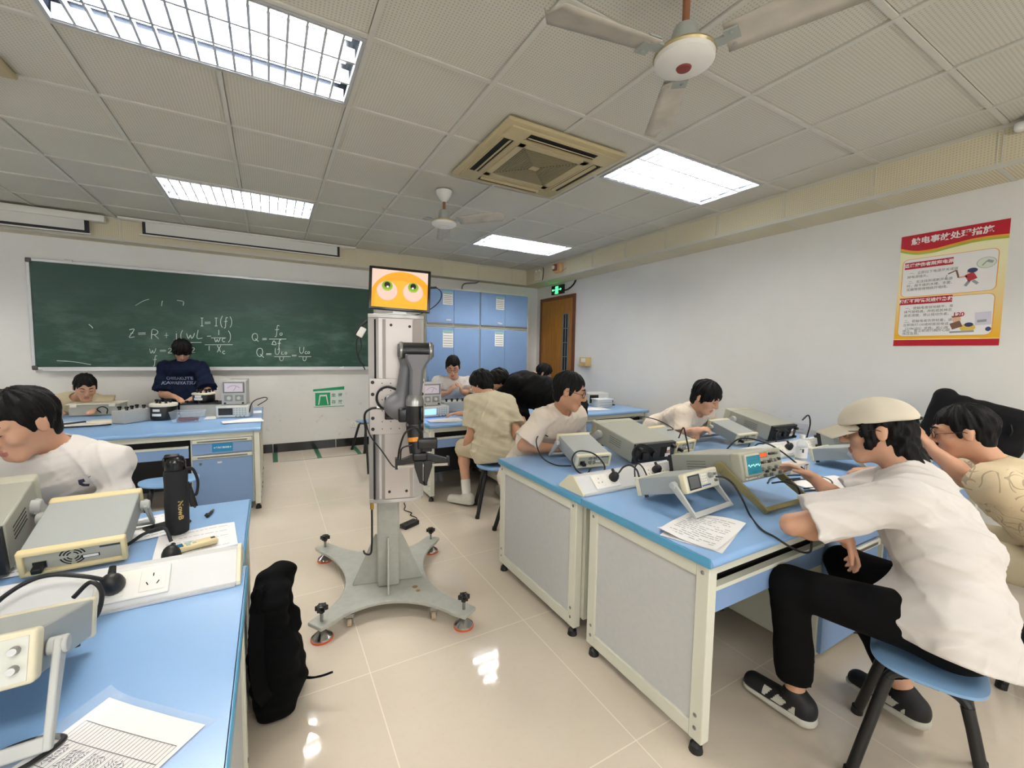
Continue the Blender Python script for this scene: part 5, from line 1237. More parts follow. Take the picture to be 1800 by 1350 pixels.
def oscilloscope(label, pos, rz, tilt, W=0.33, D=0.46, H=0.132, olive=True, group='analogue oscilloscopes'):
    t = thing('oscilloscope', label, 'oscilloscope', pos, group=group, rot=(-tilt, 0, rz))
    c = MB(); c.box2((0, -D+0.05, 0), (W, -0.03, H)); c.build('case', M_CASE_O, t, bevel=0.006)
    MB().rbox((W/2, -D+0.028, H/2), (W+0.006, 0.06, H+0.006), 0.010).build('front_bezel', mat('scope_bezel', 'b1b19f', 0.5), t)
    v = MB()
    for sx in (-0.0006, W+0.0006):
        for i in range(4):
            for j in range(12): v.box((sx, -D*0.55+j*0.010, H*0.72-i*0.014), (0.0012, 0.006, 0.003))
    v.build('vent_slots', M_DARK, t, smooth=0)
    r = MB().mat(M_REARB).box2((0.004, -0.034, 0.004), (W-0.004, -0.004, H-0.004)); r.mat(M_DARK).box2((0.06, -0.004, 0.03), (0.13, -0.003, 0.10)); r.mat(M_PAPER).box2((0.04, -0.0038, H*0.22), (0.085, -0.0026, H*0.40)).box2((0.05, -0.0038, H*0.55), (0.075, -0.0026, H*0.72)); r.mat(mat('warning_label', 'd98a8a', 0.6)).box2((0.042, -0.0038, H*0.43), (0.075, -0.0026, H*0.52))
    r.build('rear_panel', None, t, smooth=0)
    rf = MB()
    for x in (0.03, W-0.03):
        for z in (0.03, H-0.03): rf.cyl((x, -0.004, z), (x, 0.022, z), 0.014, 0.011, 12)
    rf.cyl((W*0.55, -0.004, H*0.45), (W*0.55, 0.015, H*0.45), 0.022, seg=16).rbox((W*0.78, 0.004, H*0.4), (0.05, 0.02, 0.045), 0.005).build('rear_connectors', M_BLACK, t)
    yf = -D-0.002
    MB().box2((0.008, yf-0.001, 0.008), (W-0.004, yf+0.004, H-0.008)).build('front_panel', mat('scope_face', 'b3b8a8', 0.45), t)
    s = MB(); s.rbox((0.070, yf-0.006, H*0.56), (0.122, 0.020, H*0.80), 0.008).build('screen_surround', mat('scope_surround', 'c2bfae', 0.5), t)
    k = MB().mat(M_CRT).box2((0.017, yf-0.0172, H*0.24), (0.123, yf-0.015, H*0.90)); k.mat(M_TRACE)
    for j in range(24): k.box((0.022+j*0.0041, yf-0.0176, H*0.55+0.006*math.sin(j*1.1)*math.sin(j*0.35+0.4)), (0.0042, 0.001, 0.0022+0.004*abs(math.sin(j*0.7))))
    k.mat(mat('crt_grid', '24707f', 0.3))
    for j in range(1, 8): k.box((0.017+j*0.01325, yf-0.0174, H*0.57), (0.0006, 0.0006, H*0.66))
    for j in range(1, 6): k.box((0.07, yf-0.0174, H*(0.24+j*0.11)), (0.106, 0.0006, 0.0006))
    k.build('screen', None, t, smooth=0)
    l = MB().mat(M_KNOBD).box2((0.142, yf-0.004, H*0.76), (0.205, yf, H*0.93)); l.mat(M_LED).box2((0.146, yf-0.0048, H*0.78), (0.200, yf-0.003, H*0.915)); l.build('led_readout', None, t, smooth=0)
    random.seed(3)
    for x, z, rr in ((0.150, 0.58, .007), (0.176, 0.60, .010), (0.205, 0.58, .008), (0.232, 0.62, .011), (0.262, 0.60, .009), (0.292, 0.62, .008), (0.225, 0.86, .007), (0.250, 0.86, .007), (0.280, 0.86, .009),
                     (0.152, 0.33, .011), (0.180, 0.24, .008), (0.208, 0.34, .011), (0.238, 0.24, .008), (0.268, 0.34, .012), (0.298, 0.28, .009)):
        MB().cyl((x, yf, H*z), (x, yf-0.016, H*z), rr, rr*0.85, 14).build('knob', M_KNOB if rr > .0085 else M_KNOBD, t, bevel=0.0015)
    for x in (0.165, 0.215, 0.29): MB().cyl((x, yf, H*0.10), (x, yf-0.016, H*0.10), 0.0085, 0.007, 12).build('bnc_socket', M_STEEL, t)
    b = MB()
    for j in range(6): b.rbox((0.02+j*0.018, yf-0.003, H*0.08), (0.010, 0.008, 0.008), 0.002)
    b.box2((0.14, yf-0.0016, H*0.49), (W-0.006, yf-0.0008, H*0.50)); b.build('push_buttons', M_BTN, t)
    bail(t, W, D, H, 0.285, -D+0.105, H*0.52, tilt, pos[2], M_BAILO if olive else M_BAIL, 0.028, 0.026)
    for x in (0.04, W-0.04): MB().cyl((x, -0.05, 0.0), (x, -0.05, -0.014), 0.014, seg=12).build('foot', M_BLACK, t)
    return t
rd = math.radians
generator('grey signal generator on its stand between the printed sheet and the white socket strip', (2.445, -1.396, 0.784), rd(4.8), rd(17.9), W=0.262, D=0.285)
oscilloscope('olive oscilloscope with teal screen and orange readout before the capped man', (2.835, -1.262, 0.790), rd(-1.1), rd(12.5), W=0.329, D=0.448)
generator('grey signal generator seen from behind before the man with black glasses', (2.719, -0.894, 0.783), rd(169.5), rd(15.3), W=0.24, D=0.315)
oscilloscope('big olive oscilloscope seen from behind, before the man with black glasses', (3.209, -0.978, 0.789), rd(176.3), rd(10.6), W=0.342, D=0.475, olive=False)
generator('signal generator half hidden behind the big olive oscilloscope, with cream rear', (3.595, -0.84, 0.782), rd(186), rd(14.1), cream=True, W=0.235)
generator('grey signal generator seen from behind before the man leaning by the wall', (4.318, -0.875, 0.785), rd(177.4), rd(16.2), W=0.243)
oscilloscope('olive oscilloscope seen from behind before the man leaning by the wall', (4.781, -0.941, 0.788), rd(177.2), rd(11.8), W=0.33, D=0.465, olive=False)
generator('grey signal generator on the near right bench, behind the water bottle', (4.029, -1.425, 0.787), rd(1.2), rd(14.5))
oscilloscope('grey oscilloscope behind the face of the man in the cap', (4.46, -1.270, 0.790), rd(0), rd(11.1), W=0.32, D=0.42, olive=False)
generator('large looking signal generator with yellowed edges before the seated man on the left', (0.446, -1.078, 0.783), rd(182.0), rd(17.0), cream=True, W=0.246, D=0.30)
oscilloscope('grey oscilloscope cut off at the left edge, before the seated man', (0.163, -1.044, 0.783), rd(185.7), rd(13.6), W=0.31, D=0.36, H=0.16, olive=False)
generator('signal generator with round knobs in the bottom left corner', (0.245, -1.565, 0.799), rd(1.5), rd(18.2), W=0.251, D=0.335)
for px, off, side, lb in ((2.40, 0.045, 'near', 'black plug in the leftmost socket of the right socket strip'), (2.77, 0.0, 'near', 'black plug in the socket strip behind the olive oscilloscope'), (4.10, 0.045, 'near', 'black plug in the socket strip near the water bottle')):
    plug('mains_plug', race_frame(px, -1.150, side, off), lb, 1.15)
plug('mains_plug', race_frame(0.52, -1.30, 'near', -0.04), 'black plug in the near socket of the left socket strip', 1.25)
plug('mains_plug', race_frame(0.10, -1.30, 'far', -0.0), 'black plug behind the left socket strip by the paper', 1.0)
pg = plug('mains_plug', Matrix.Translation((0.565, -1.115, TOPZ+0.001)), 'upright black plug standing behind the left socket strip beside the paper', 1.25)
Z = TOPZ
cable([on(u, v, 'y', y) for u, v, y in ((1087, 832, -1.245), (1096, 821, -1.25), (1108, 818, -1.27), (1119, 826, -1.30), (1124, 840, -1.34))], .0048, 'black cord arching from the leftmost plug to the near generator')
cable([on(u, v, 'y', y) for u, v, y in ((1116, 838, -1.28), (1116, 822, -1.26), (1122, 815, -1.27), (1130, 822, -1.30), (1137, 836, -1.34))], .0042, 'short black cord loop behind the near generator')
cable([on(1258, 838, 'y', -1.69), on(1272, 839, 'y', -1.71), on(1288, 850, 'y', -1.74), on(1304, 876, 'y', -1.80)]+[on(u, v, 'z', .776) for u, v in ((1318, 905), (1338, 930), (1362, 944))]+[on(u, v, 'y', -2.025) for u, v in ((1390, 962), (1412, 971), (1425, 968), (1426, 945), (1424, 930))], .0042, 'black probe lead from the near generator drooping over the bench edge')
cable([(3.0, -1.735, .868), (3.05, -1.765, .875), (3.12, -1.79, .85), (3.15, -1.80, .79), (3.12, -1.86, .775), (3.02, -1.90, .775)], .0042, 'black probe lead curving down from the olive oscilloscope')
cable([(3.13, -1.735, .868), (3.20, -1.76, .872), (3.30, -1.70, .84), (3.42, -1.62, .79), (3.55, -1.60, .775), (3.62, -1.68, .775), (3.5, -1.75, .775), (3.3, -1.72, .775)], .0042, 'black probe lead from the right side of the olive oscilloscope')
cable([(3.3, -1.55, .775), (3.45, -1.50, .775), (3.65, -1.55, .775), (3.72, -1.66, .775), (3.58, -1.74, .775), (3.38, -1.70, .775)], .004, 'black lead looped on the bench right of the oscilloscope stand')
cable([(3.42, -1.20, .87), (3.5, -1.26, .96), (3.62, -1.38, .93), (3.72, -1.5, .82), (3.70, -1.58, .776)], .005, 'black lead arching behind the hand of the man in the cap')
cable([(2.57, -0.42, .90), (2.50, -0.43, .925), (2.42, -0.50, .89), (2.40, -0.60, .81), (2.44, -0.70, .776), (2.52, -0.76, .775)], .0042, 'black lead looping out left of the far generator')
cable([(2.535, -0.93, .80), (2.48, -0.96, .78), (2.42, -0.95, .80), (2.40, -0.92, .865), (2.46, -0.90, .905), (2.56, -0.92, .885), (2.62, -0.95, .82), (2.60, -0.97, .778), (2.52, -0.975, .776)], .0048, 'black mains cord coiled behind the far generator')
cable([(2.90, -0.965, .80), (2.86, -0.99, .80), (2.83, -0.975, .87), (2.89, -0.97, .92), (2.97, -0.99, .90), (3.02, -1.0, .86)], .0048, 'black cord arching onto the rear of the far oscilloscope')
cable([(3.28, -0.50, .99), (3.36, -0.52, 1.01), (3.47, -0.60, .985), (3.53, -0.70, .93), (3.46, -0.71, .925)], .004, 'thin black lead arching over the half hidden generator')
cable([(3.30, -0.99, .80), (3.345, -0.99, .83), (3.31, -0.985, .95), (3.29, -0.98, 1.0), (3.255, -0.975, .93)], .0045, 'black lead pair standing up behind the far oscilloscope')
cable([(4.15, -0.93, .80), (4.08, -0.97, .777), (4.2, -1.0, .785), (4.35, -0.985, .779), (4.24, -0.955, .80), (4.12, -0.98, .785)], .006, 'black mains cord bundle behind the generator by the wall')
cable([(4.42, -0.985, .80), (4.45, -0.975, .87), (4.53, -0.985, .90), (4.62, -0.975, .87)], .005, 'black cord arching onto the oscilloscope by the wall')
cable([(4.86, -1.0, .80), (4.88, -1.01, .92), (4.82, -1.02, 1.0), (4.77, -1.0, .96)], .006, 'thick black cord rising beside the oscilloscope by the wall')
cable([(0.485, -1.385, .848), (0.43, -1.40, .885), (0.35, -1.38, .895), (0.28, -1.385, .86), (0.24, -1.42, .80)], .0055, 'black cord arching from the plug on the left socket strip')
cable([(0.42, -1.43, .845), (0.452, -1.425, .875), (0.476, -1.438, .85), (0.470, -1.455, .80), (0.445, -1.46, .777)], .0055, 'black cord hooked over the end of the left socket strip lead')
cable([(0.565, -1.105, .83), (0.545, -1.09, .875), (0.49, -1.07, .86), (0.43, -1.055, .82), (0.33, -1.05, .79), (0.26, -1.055, .785)], .0055, 'black cord looping from the upright plug to the generator rear')
cable([(0.26, -1.07, .82), (0.34, -1.075, .845), (0.41, -1.07, .86), (0.43, -1.062, .83), (0.37, -1.07, .80), (0.30, -1.07, .79)], .0055, 'second black cord loop lying behind the yellowed generator')
cable([(0.46, -1.895, .868), (0.45, -1.935, .855), (0.44, -1.95, .82), (0.45, -1.93, .785), (0.50, -1.90, .776), (0.53, -1.86, .776), (0.48, -1.84, .776), (0.40, -1.86, .776)], .0055, 'black probe lead looping below the bottom left generator')

# ---------------------------------------------------------------- papers and small things on the front benches
def sheet(label, c, w, h, rz, bumps=0.004, lines=12, z=TOPZ+0.001, group=None, ink=None, curl=None, name='paper_sheet', margin=0.12):
    t = thing(name, label, 'paper', (c[0], c[1], z), rz, group)
    f = lambda u, v: bumps*(math.sin(u*5+1)*math.sin(v*4+0.5)+1)+(curl(u, v) if curl else 0)
    MB().grid(lambda u, v: ((u-.5)*w, (v-.5)*h, 0.0008+f(u, v)), 14, 14).build('sheet', M_PAPER, t, smooth=60)
    p = MB(); random.seed(int(c[0]*1000))
    for i in range(lines):
        v = 1-margin-i*(1-2*margin)/max(1, lines-1); u = margin
        while u < 1-margin:
            L = random.uniform(0.03, 0.14)
            if random.random() < 0.9: p.grid(lambda a, b_, u=u, L=L, v=v: ((min(u+a*L, .9)-.5)*w, (v-.5)*h+(b_-.5)*0.0045, 0.0016+f(min(u+a*L, .9), v)), 2, 1)
            u += L+0.02
            if i % 4 == 3 and u > 0.5: break
    if lines: p.build('print', ink or mat('grey_print', '8d8f96', 0.8), t, smooth=0)
    return t
sheet('crumpled printed sheet near the front edge of the right bench', (2.405, -1.79), 0.23, 0.34, rd(-75), 0.006, 14, curl=lambda u, v: 0.05*max(0, (v-.82))*max(0, u-.3)+0.035*max(0, .12-v)*8*max(0, .4-u))
sheet('second printed sheet lying under the crumpled one on the right bench', (2.395, -1.80), 0.23, 0.33, rd(-70), 0.001, 0, z=TOPZ+0.0002)
sheet('blank white sheet on the bench right of the capped man\'s hand', (3.62, -1.72), 0.42, 0.21, rd(-8), 0.002, 0)
sheet('white sheet with pencil sketch under the remote control', (0.62, -0.98), 0.24, 0.24, rd(6), 0.003, 5, ink=mat('pencil_grey', 'b0b3c2', 0.8))
sheet('white sheet under the generator stand on the left bench', (0.42, -0.76), 0.20, 0.26, rd(20), 0.002, 3)
sheet('sheet of notes peeking out under the left oscilloscope', (0.20, -0.90), 0.20, 0.26, rd(5), 0.002, 6)
# ruled form in a plastic sleeve
t = thing('ruled_form', 'handwritten ruled form in a clear plastic sleeve in the bottom left foreground', 'form', (0.560, -1.975, TOPZ), rd(-42))
cur = lambda u, v: 0.003+0.030*max(0, v-0.75)*max(0, 0.7-u)+0.010*max(0, 0.25-u)
MB().grid(lambda u, v: ((u-.5)*0.235, (v-.5)*0.30, cur(u, v)), 16, 16).build('sheet', M_PAPER, t, smooth=60)
ru = MB()
for i in range(26):
    u = 0.06+i*0.036
    ru.grid(lambda a, b_, u=u: ((u-.5)*0.235+(b_-.5)*0.0010, (0.04+a*0.80-.5)*0.30, cur(u, 0.04+a*0.80)+0.0008), 8, 1)
for v in (0.84, 0.72, 0.56, 0.36, 0.2): ru.grid(lambda a, b_, v=v: ((0.06+a*0.90-.5)*0.235, (v-.5)*0.30+(b_-.5)*0.0013, cur(0.06+a*0.9, v)+0.0009), 12, 1)
ru.build('ruling', mat('form_ruling', '5a5a62', 0.8), t, smooth=0)
hw = MB(); random.seed(11)
for i in range(26):
    u = 0.085+i*0.036
    for (v0, v1) in ((0.57, 0.71), (0.40, 0.54)):
        if i > 18 and v0 > .5: continue
        if i % 5 == 4 or (i > 10 and v0 < .5): continue
        v = v0+random.uniform(0, 0.03)
        while v < v1-0.02:
            L = random.uniform(0.006, 0.016); a = random.uniform(-.012, .012)
            hw.tube([((u+a-.5)*0.235, (v-.5)*0.30, cur(u, v)+0.0012), ((u-a-.5)*0.235, (v+L-.5)*0.30, cur(u, v)+0.0012)], 0.0006, 4); v += L+0.006
hw.build('handwriting', mat('ballpoint_ink', '3d3f66', 0.7), t)
MB().grid(lambda u, v: ((u-.5)*0.262, (v-.5)*0.325, cur(min(1, max(0, u)), v)+0.003+0.012*max(0, 0.12-u)*8), 12, 12).build('plastic_sleeve', mat('clear_sleeve', 'ffffff', 0.12, alpha=0.12, spec=0.6), t, smooth=60)
# bottle in its neoprene sleeve
bx, by = 0.545, -0.862
t = thing('water_bottle', 'tall black water bottle in a sleeve with gold lettering on the left bench', 'bottle', (bx, by, TOPZ)); t.scale = (.92, .92, 1.17)
M_NEO = mat('neoprene_black', '15161a', 0.8, bump=0.3, bscale=900)
MB().lathe([(0.030, 0.001), (0.038, 0.006), (0.0405, 0.03), (0.0415, 0.10), (0.040, 0.17), (0.0415, 0.20), (0.039, 0.212), (0.033, 0.214)], seg=36).build('sleeve', M_NEO, t)
MB().lathe([(0.034, 0.212), (0.036, 0.216), (0.036, 0.240), (0.032, 0.246), (0.030, 0.252), (0.024, 0.256), (0.001, 0.257)], seg=36).build('cap', M_BLACKG, t, smooth=30)
MB().rbox((-0.010, -0.004, 0.259), (0.05, 0.022, 0.012), 0.005).rbox((-0.036, 0, 0.240), (0.010, 0.020, 0.03), 0.004).build('flip_lid', M_BLACKG, t)
MB().tube(spline([(0.036, -0.004, 0.215), (0.060, -0.010, 0.21), (0.075, -0.014, 0.17), (0.070, -0.014, 0.13), (0.058, -0.012, 0.125)], 8), 0.0055, 8).build('carry_strap', M_NEO, t)
MB().tube(spline([(0.043, -0.006, 0.17), (0.055, -0.02, 0.12), (0.066, -0.022, 0.095), (0.062, -0.022, 0.085), (0.048, -0.016, 0.11), (0.043, -0.006, 0.165)], 8), 0.002, 6).build('cord_loop', M_RUB, t)
lt = MB()
vdir = Vector((CAM_POS[0]-bx, CAM_POS[1]-by, 0)).normalized()
me = text_mesh('NowB', 0.024, bold=0.0008); a0 = math.atan2(vdir.y, vdir.x)+0.28
for p in me.polygons: pass
vs = []
for v in me.vertices:
    a = a0+v.co.y/0.0416; vs.append((0.0417*math.cos(a), 0.0417*math.sin(a), 0.085-v.co.x))
lt.add(vs, [list(p.vertices) for p in me.polygons])
me = text_mesh('SPORTS BOTTLE', 0.0045)
vs = []
for v in me.vertices:
    a = a0-0.36+v.co.y/0.0416; vs.append((0.0417*math.cos(a), 0.0417*math.sin(a), 0.085-v.co.x))
lt.build('gold_lettering', mat('gold_print', 'b39a5f', 0.4, 0.4), t, smooth=0)
# remote control, pen, phone
t = thing('remote_control', 'cream air conditioner remote control lying on the sketch sheet', 'remote control', (0.615, -1.062, TOPZ+0.0075), rd(18))
MB().rbox((0, 0, 0.011), (0.150, 0.044, 0.020), 0.009, 4).build('case', M_BEZ2, t)
MB().box2((-0.066, -0.015, 0.0205), (-0.026, 0.015, 0.0218)).build('display', mat('remote_lcd', '2b6f96', 0.2), t)
b = MB().mat(mat('remote_buttons', 'a9c3bd', 0.4)); b.rbox((-0.012, 0.006, 0.0215), (0.016, 0.014, 0.004), 0.002).rbox((0.006, -0.006, 0.0215), (0.012, 0.008, 0.004), 0.002).rbox((-0.012, -0.011, 0.0215), (0.014, 0.008, 0.004), 0.002).cyl((-0.004, 0.010, 0.021), (-0.004, 0.010, 0.0235), 0.005)
b.build('buttons', None, t)
MB().box2((0.055, -0.008, 0.0208), (0.068, 0.008, 0.0214)).build('maker_mark', M_INK, t)
t = thing('pen', 'short black marker pen lying near the far edge of the left bench', 'pen', (0.630, -0.70, TOPZ+0.007), rd(80))
MB().cyl((-0.035, 0, 0), (0.02, 0, 0), 0.0065, seg=12).build('barrel', M_BLACK, t); MB().cyl((0.02, 0, 0), (0.045, 0, 0), 0.0065, 0.004, 12).build('cap', mat('pen_grey_cap', '5b5048', 0.4), t); MB().box2((-0.03, 0.004, 0), (-0.005, 0.012, 0.005)).build('clip', M_BLACKG, t)
t = thing('phone', 'black phone lying behind the water bottle on the left bench', 'phone', (0.497, -0.765, TOPZ), rd(28))
MB().rbox((0, 0, 0.0065), (0.14, 0.07, 0.011), 0.004).build('body', M_BLACK, t); MB().box2((-0.066, -0.031, 0.0118), (0.066, 0.031, 0.0124)).build('screen', M_BLACKG, t)
# clear drinking water bottle on the right bench
t = thing('drink_bottle', 'clear plastic water bottle with white label before the face of the man in the cap', 'bottle', (3.83, -1.46, TOPZ))
M_PET = mat('clear_pet', 'f4fbff', 0.05, alpha=0.30, spec=0.8)
MB().lathe([(0.026, 0.001), (0.032, 0.006), (0.033, 0.05), (0.031, 0.055), (0.033, 0.06), (0.033, 0.15), (0.030, 0.165), (0.016, 0.192), (0.013, 0.198), (0.013, 0.205)], seg=28).build('bottle_body', M_PET, t)
MB().lathe([(0.0336, 0.075), (0.0336, 0.145)], seg=28, caps=False).build('paper_label', M_PAPER, t)
MB().cyl((0, 0, 0.200), (0, 0, 0.222), 0.0155, seg=20).build('screw_cap', M_WHITE, t)
lm = MB(); va = math.atan2(CAM_POS[1]+1.46, CAM_POS[0]-3.83)
for da, z0, z1, w_ in ((0.1, 0.112, 0.135, .3), (-0.25, 0.130, 0.134, .25)): lm.grid(lambda u, v, da=da, z0=z0, z1=z1, w_=w_: (0.0338*math.cos(va+da+u*w_), 0.0338*math.sin(va+da+u*w_), z0+v*(z1-z0)), 4, 1)
lm.build('label_print', M_INK, t)
o = MB().rbox((0, 0, 0.012), (0.05, 0.03, 0.022), 0.008).build('yellow_adapter', mat('yellow_plastic', 'e6c84e', 0.4)); o.location = (4.12, -1.30, TOPZ+0.0); tag(o, 'small yellow adapter beside the water bottle', 'adapter')
t = thing('tissue_box', 'small printed box with pink edge beside the water bottle', 'box', (3.72, -1.475, TOPZ), rd(-3))
MB().rbox((0, 0, 0.03), (0.20, 0.08, 0.06), 0.004).build('carton', mat('printed_carton', 'd9cfc4', 0.5), t); MB().mesh(text_mesh('JT', 0.05, bold=0.001), frame_mat((0.06, -0.0405, 0.03), (1, 0, 0), (0, 0, 1))).build('printed_letters', M_INK, t, smooth=0)
t = thing('pen', 'dark blue pen on the bench beside the blank white sheet', 'pen', (3.72, -1.86, TOPZ+0.006), rd(-20)); MB().cyl((-0.07, 0, 0), (0.06, 0, 0), 0.005, seg=10).build('barrel', mat('navy_plastic', '1c2546', 0.4), t); MB().cyl((0.06, 0, 0), (0.075, 0, 0), 0.005, 0.001, 10).build('tip', M_STEEL, t)

# ---------------------------------------------------------------- apparatus on the back benches
M_LID = mat('cream_lid', 'e9e2cf', 0.4); M_POT = mat('black_bakelite', '111114', 0.3); M_GBOX = mat('apparatus_grey', 'a8aaa6', 0.5); M_DIALW = mat('meter_face', 'e3d9e2', 0.4)
def inductor(label, x, y, z=TOPZ, r=0.108, h=0.165, group='black standard inductors with cream lids'):
    t = thing('standard_inductor', label, 'inductor', (x, y, z), rd(-25), group)
    MB().lathe([(r*0.90, 0.001), (r*0.95, 0.006), (r, 0.03), (r, h*0.80), (r*0.97, h*0.84)], seg=36).build('pot', M_POT, t)
    MB().lathe([(r*0.9, h*0.80), (r*1.05, h*0.83), (r*1.05, h*0.95), (r*0.98, h), (0.001, h*1.01)], seg=36).build('lid', M_LID, t)
    for a in (-0.9, 0.0, 0.9, 2.4): MB().lathe([(0.012, h), (0.010, h+0.018), (0.016, h+0.020), (0.016, h+0.038), (0.001, h+0.04)], (0.055*math.sin(a), -0.05*math.cos(a), 0), 12).build('terminal', M_BLACKG, t)
    for z0, w_ in ((h*0.55, .065), (h*0.28, .085)):
        MB().grid(lambda u, v, z0=z0, w_=w_: ((r+0.001)*math.sin((u-.5)*w_/r), -(r+0.001)*math.cos((u-.5)*w_/r), z0+v*0.024), 6, 1).build('label_strip', M_PAPER, t)
    return t
def boxy(name, label, cat, x, y, d, m_, rz=0, z=TOPZ, group=None):
    t = thing(name, label, cat, (x, y, z), rz, group); MB().rbox((0, 0, d[2]/2+0.004), d, 0.006).build('case', m_, t); return t
def terminals(t, pts, z):
    for x, y in pts: MB().lathe([(0.012, z), (0.010, z+0.018), (0.016, z+0.02), (0.016, z+0.036), (0.001, z+0.038)], (x, y, 0), 12).build('terminal', M_BLACKG, t)
def dig_scope(label, x, y, rz, W=0.30, H=0.125, D=0.20, lit=False, z=TOPZ):
    t = boxy('digital_oscilloscope', label, 'oscilloscope', x, y, (W, D, H), mat('dso_case', 'c5c7c3', 0.45), rz, z, 'digital oscilloscopes')
    yf = -D/2
    MB().box2((-W/2+0.008, yf-0.006, 0.012), (W/2-0.008, yf+0.002, H-0.004)).build('front_panel', mat('dso_face', 'd2d3cd', 0.45), t, bevel=0.003)
    MB().box2((-W/2+0.025, yf-0.008, 0.032), (-W/2+0.025+W*0.42, yf-0.004, H-0.022)).build('display', mat('dso_lit', '6f95ff', 0.2, emit=0.9) if lit else M_BLACKG, t)
    b = MB()
    for i in range(5):
        for j in range(4): b.rbox((W*0.04+i*W*0.085, yf-0.008, 0.036+j*0.021), (0.014, 0.006, 0.010), 0.002)
    b.build('buttons', mat('dso_buttons', '9db0b4', 0.4), t)
    for x_ in (0.10, 0.22, 0.34): MB().cyl((W*x_, yf-0.004, 0.018), (W*x_, yf-0.018, 0.018), 0.007, seg=10).build('bnc_socket', M_STEEL, t)
    return t
def voltmeter(label, x, y, rz, z, W=0.235, H=0.265, D=0.18):
    t = boxy('millivoltmeter', label, 'meter', x, y, (W, D, H), mat('meter_case', 'bcbdb9', 0.45), rz, z, 'pointer millivoltmeters'); yf = -D/2
    MB().box2((-W*.44, yf-0.006, H*0.50), (W*.44, yf+0.002, H*0.96)).build('meter_frame', mat('meter_frame_grey', '77797c', 0.4), t, bevel=0.003)
    m_ = MB().mat(M_DIALW).box2((-W*.37, yf-0.008, H*0.55), (W*.37, yf-0.005, H*0.91)); m_.mat(mat('meter_scale', '8b6f86', 0.5))
    for k in range(14):
        a = math.radians(40+k*100/13); m_.box((math.cos(a)*W*.30, yf-0.0085, H*0.55+math.sin(a)*H*.26), (0.008, 0.001, 0.004))
    m_.box((W*.05, yf-0.0087, H*.68), (0.003, 0.001, H*.22), rot=Euler((0, 0.5, 0)).to_matrix().to_4x4()); m_.build('dial', None, t, smooth=0)
    for sx in (-1, 1):
        MB().box2((sx*W*.22-W*.17, yf-0.004, H*0.16), (sx*W*.22+W*.17, yf+0.002, H*0.42)).build('knob_plate', mat('knob_plate_grey', '8f9391', 0.45), t)
        MB().cyl((sx*W*.20, yf, H*0.29), (sx*W*.20, yf-0.022, H*0.29), 0.020, 0.016, 18).build('knob', M_FACE, t)
        MB().cyl((sx*W*.36, yf, H*0.08), (sx*W*.36, yf-0.014, H*0.08), 0.010, seg=10).build('terminal', M_BLACK, t)
    return t
# left back bench
t = boxy('decade_box', 'grey slanted box with black terminals left of the black inductor', 'instrument', -0.285, 2.39, (0.14, 0.26, 0.12), M_GBOX, rd(-38)); terminals(t, [(-0.04, -0.08), (0.04, -0.08), (0.0, 0.0), (0.04, 0.08), (-0.04, 0.08)], 0.122)
inductor('black inductor pot with cream lid and two labels on the far left bench', -0.06, 2.47)
t = boxy('bridge_box', 'grey box carrying the second inductor before the person in navy', 'instrument', 0.25, 2.64, (0.36, 0.26, 0.13), M_GBOX, rd(-8)); terminals(t, [(-0.13, -0.09), (-0.02, -0.10), (0.13, -0.09)], 0.132)
MB().rbox((0, 0, 0.135), (0.37, 0.27, 0.012), 0.004).build('top_plate', M_BLACK, t)
inductor('cream lidded inductor on the grey box at the hands of the person in navy', 0.245, 2.66, TOPZ+0.142, 0.10, 0.10)
t = thing('plastic_tub', 'clear plastic tub holding dark red leads on the far left bench', 'tub', (0.165, 2.20, TOPZ), rd(-10))
M_CLEAR = mat('clear_tub_plastic', 'dfeaf2', 0.15, alpha=0.16, spec=0.6)
tb_ = MB(); w0, d0, w1, d1, h_ = 0.105, 0.06, 0.125, 0.075, 0.105
for (a, c) in (((-1, -1), (1, -1)), ((1, -1), (1, 1)), ((1, 1), (-1, 1)), ((-1, 1), (-1, -1))): tb_.quad((a[0]*w0, a[1]*d0, 0.003), (c[0]*w0, c[1]*d0, 0.003), (c[0]*w1, c[1]*d1, h_), (a[0]*w1, a[1]*d1, h_))
tb_.quad((-w0, -d0, 0.003), (w0, -d0, 0.003), (w0, d0, 0.003), (-w0, d0, 0.003)); tb_.build('tub_wall', M_CLEAR, t, smooth=0)
MB().tube([(w1*a, d1*c, h_) for a, c in ((-1, -1), (1, -1), (1, 1), (-1, 1))], 0.005, 6, closed=True).build('rim', M_CLEAR, t)
o = MB(); random.seed(5)
for k in range(7): o.tube(spline([(0.08*math.cos(k+j*1.1), 0.045*math.sin(k*1.7+j*1.1), 0.012+0.004*k+0.004*(j % 2)) for j in range(6)], 4), 0.004, 6)
o = o.build('test_leads', mat('dark_red_lead', '6b2430', 0.5)); o.location = (0.165, 2.20, TOPZ+0.002); tag(o, 'coil of dark red test leads inside the clear tub', 'leads')
dig_scope('digital oscilloscope under the pointer meter at the right end of the left bench', 0.535, 2.42, rd(-8), 0.30, 0.125)
voltmeter('grey pointer meter stacked on the oscilloscope at the right end of the left bench', 0.545, 2.44, rd(-8), TOPZ+0.130, 0.22, 0.25, 0.17)
t = boxy('black_top_box', 'small black faced box standing behind the stacked pointer meter', 'instrument', 0.56, 2.86, (0.17, 0.12, 0.37), M_GBOX, rd(-5)); MB().box2((-0.08, -0.066, 0.315), (0.08, -0.058, 0.35)).build('dark_slot', M_BLACK, t)

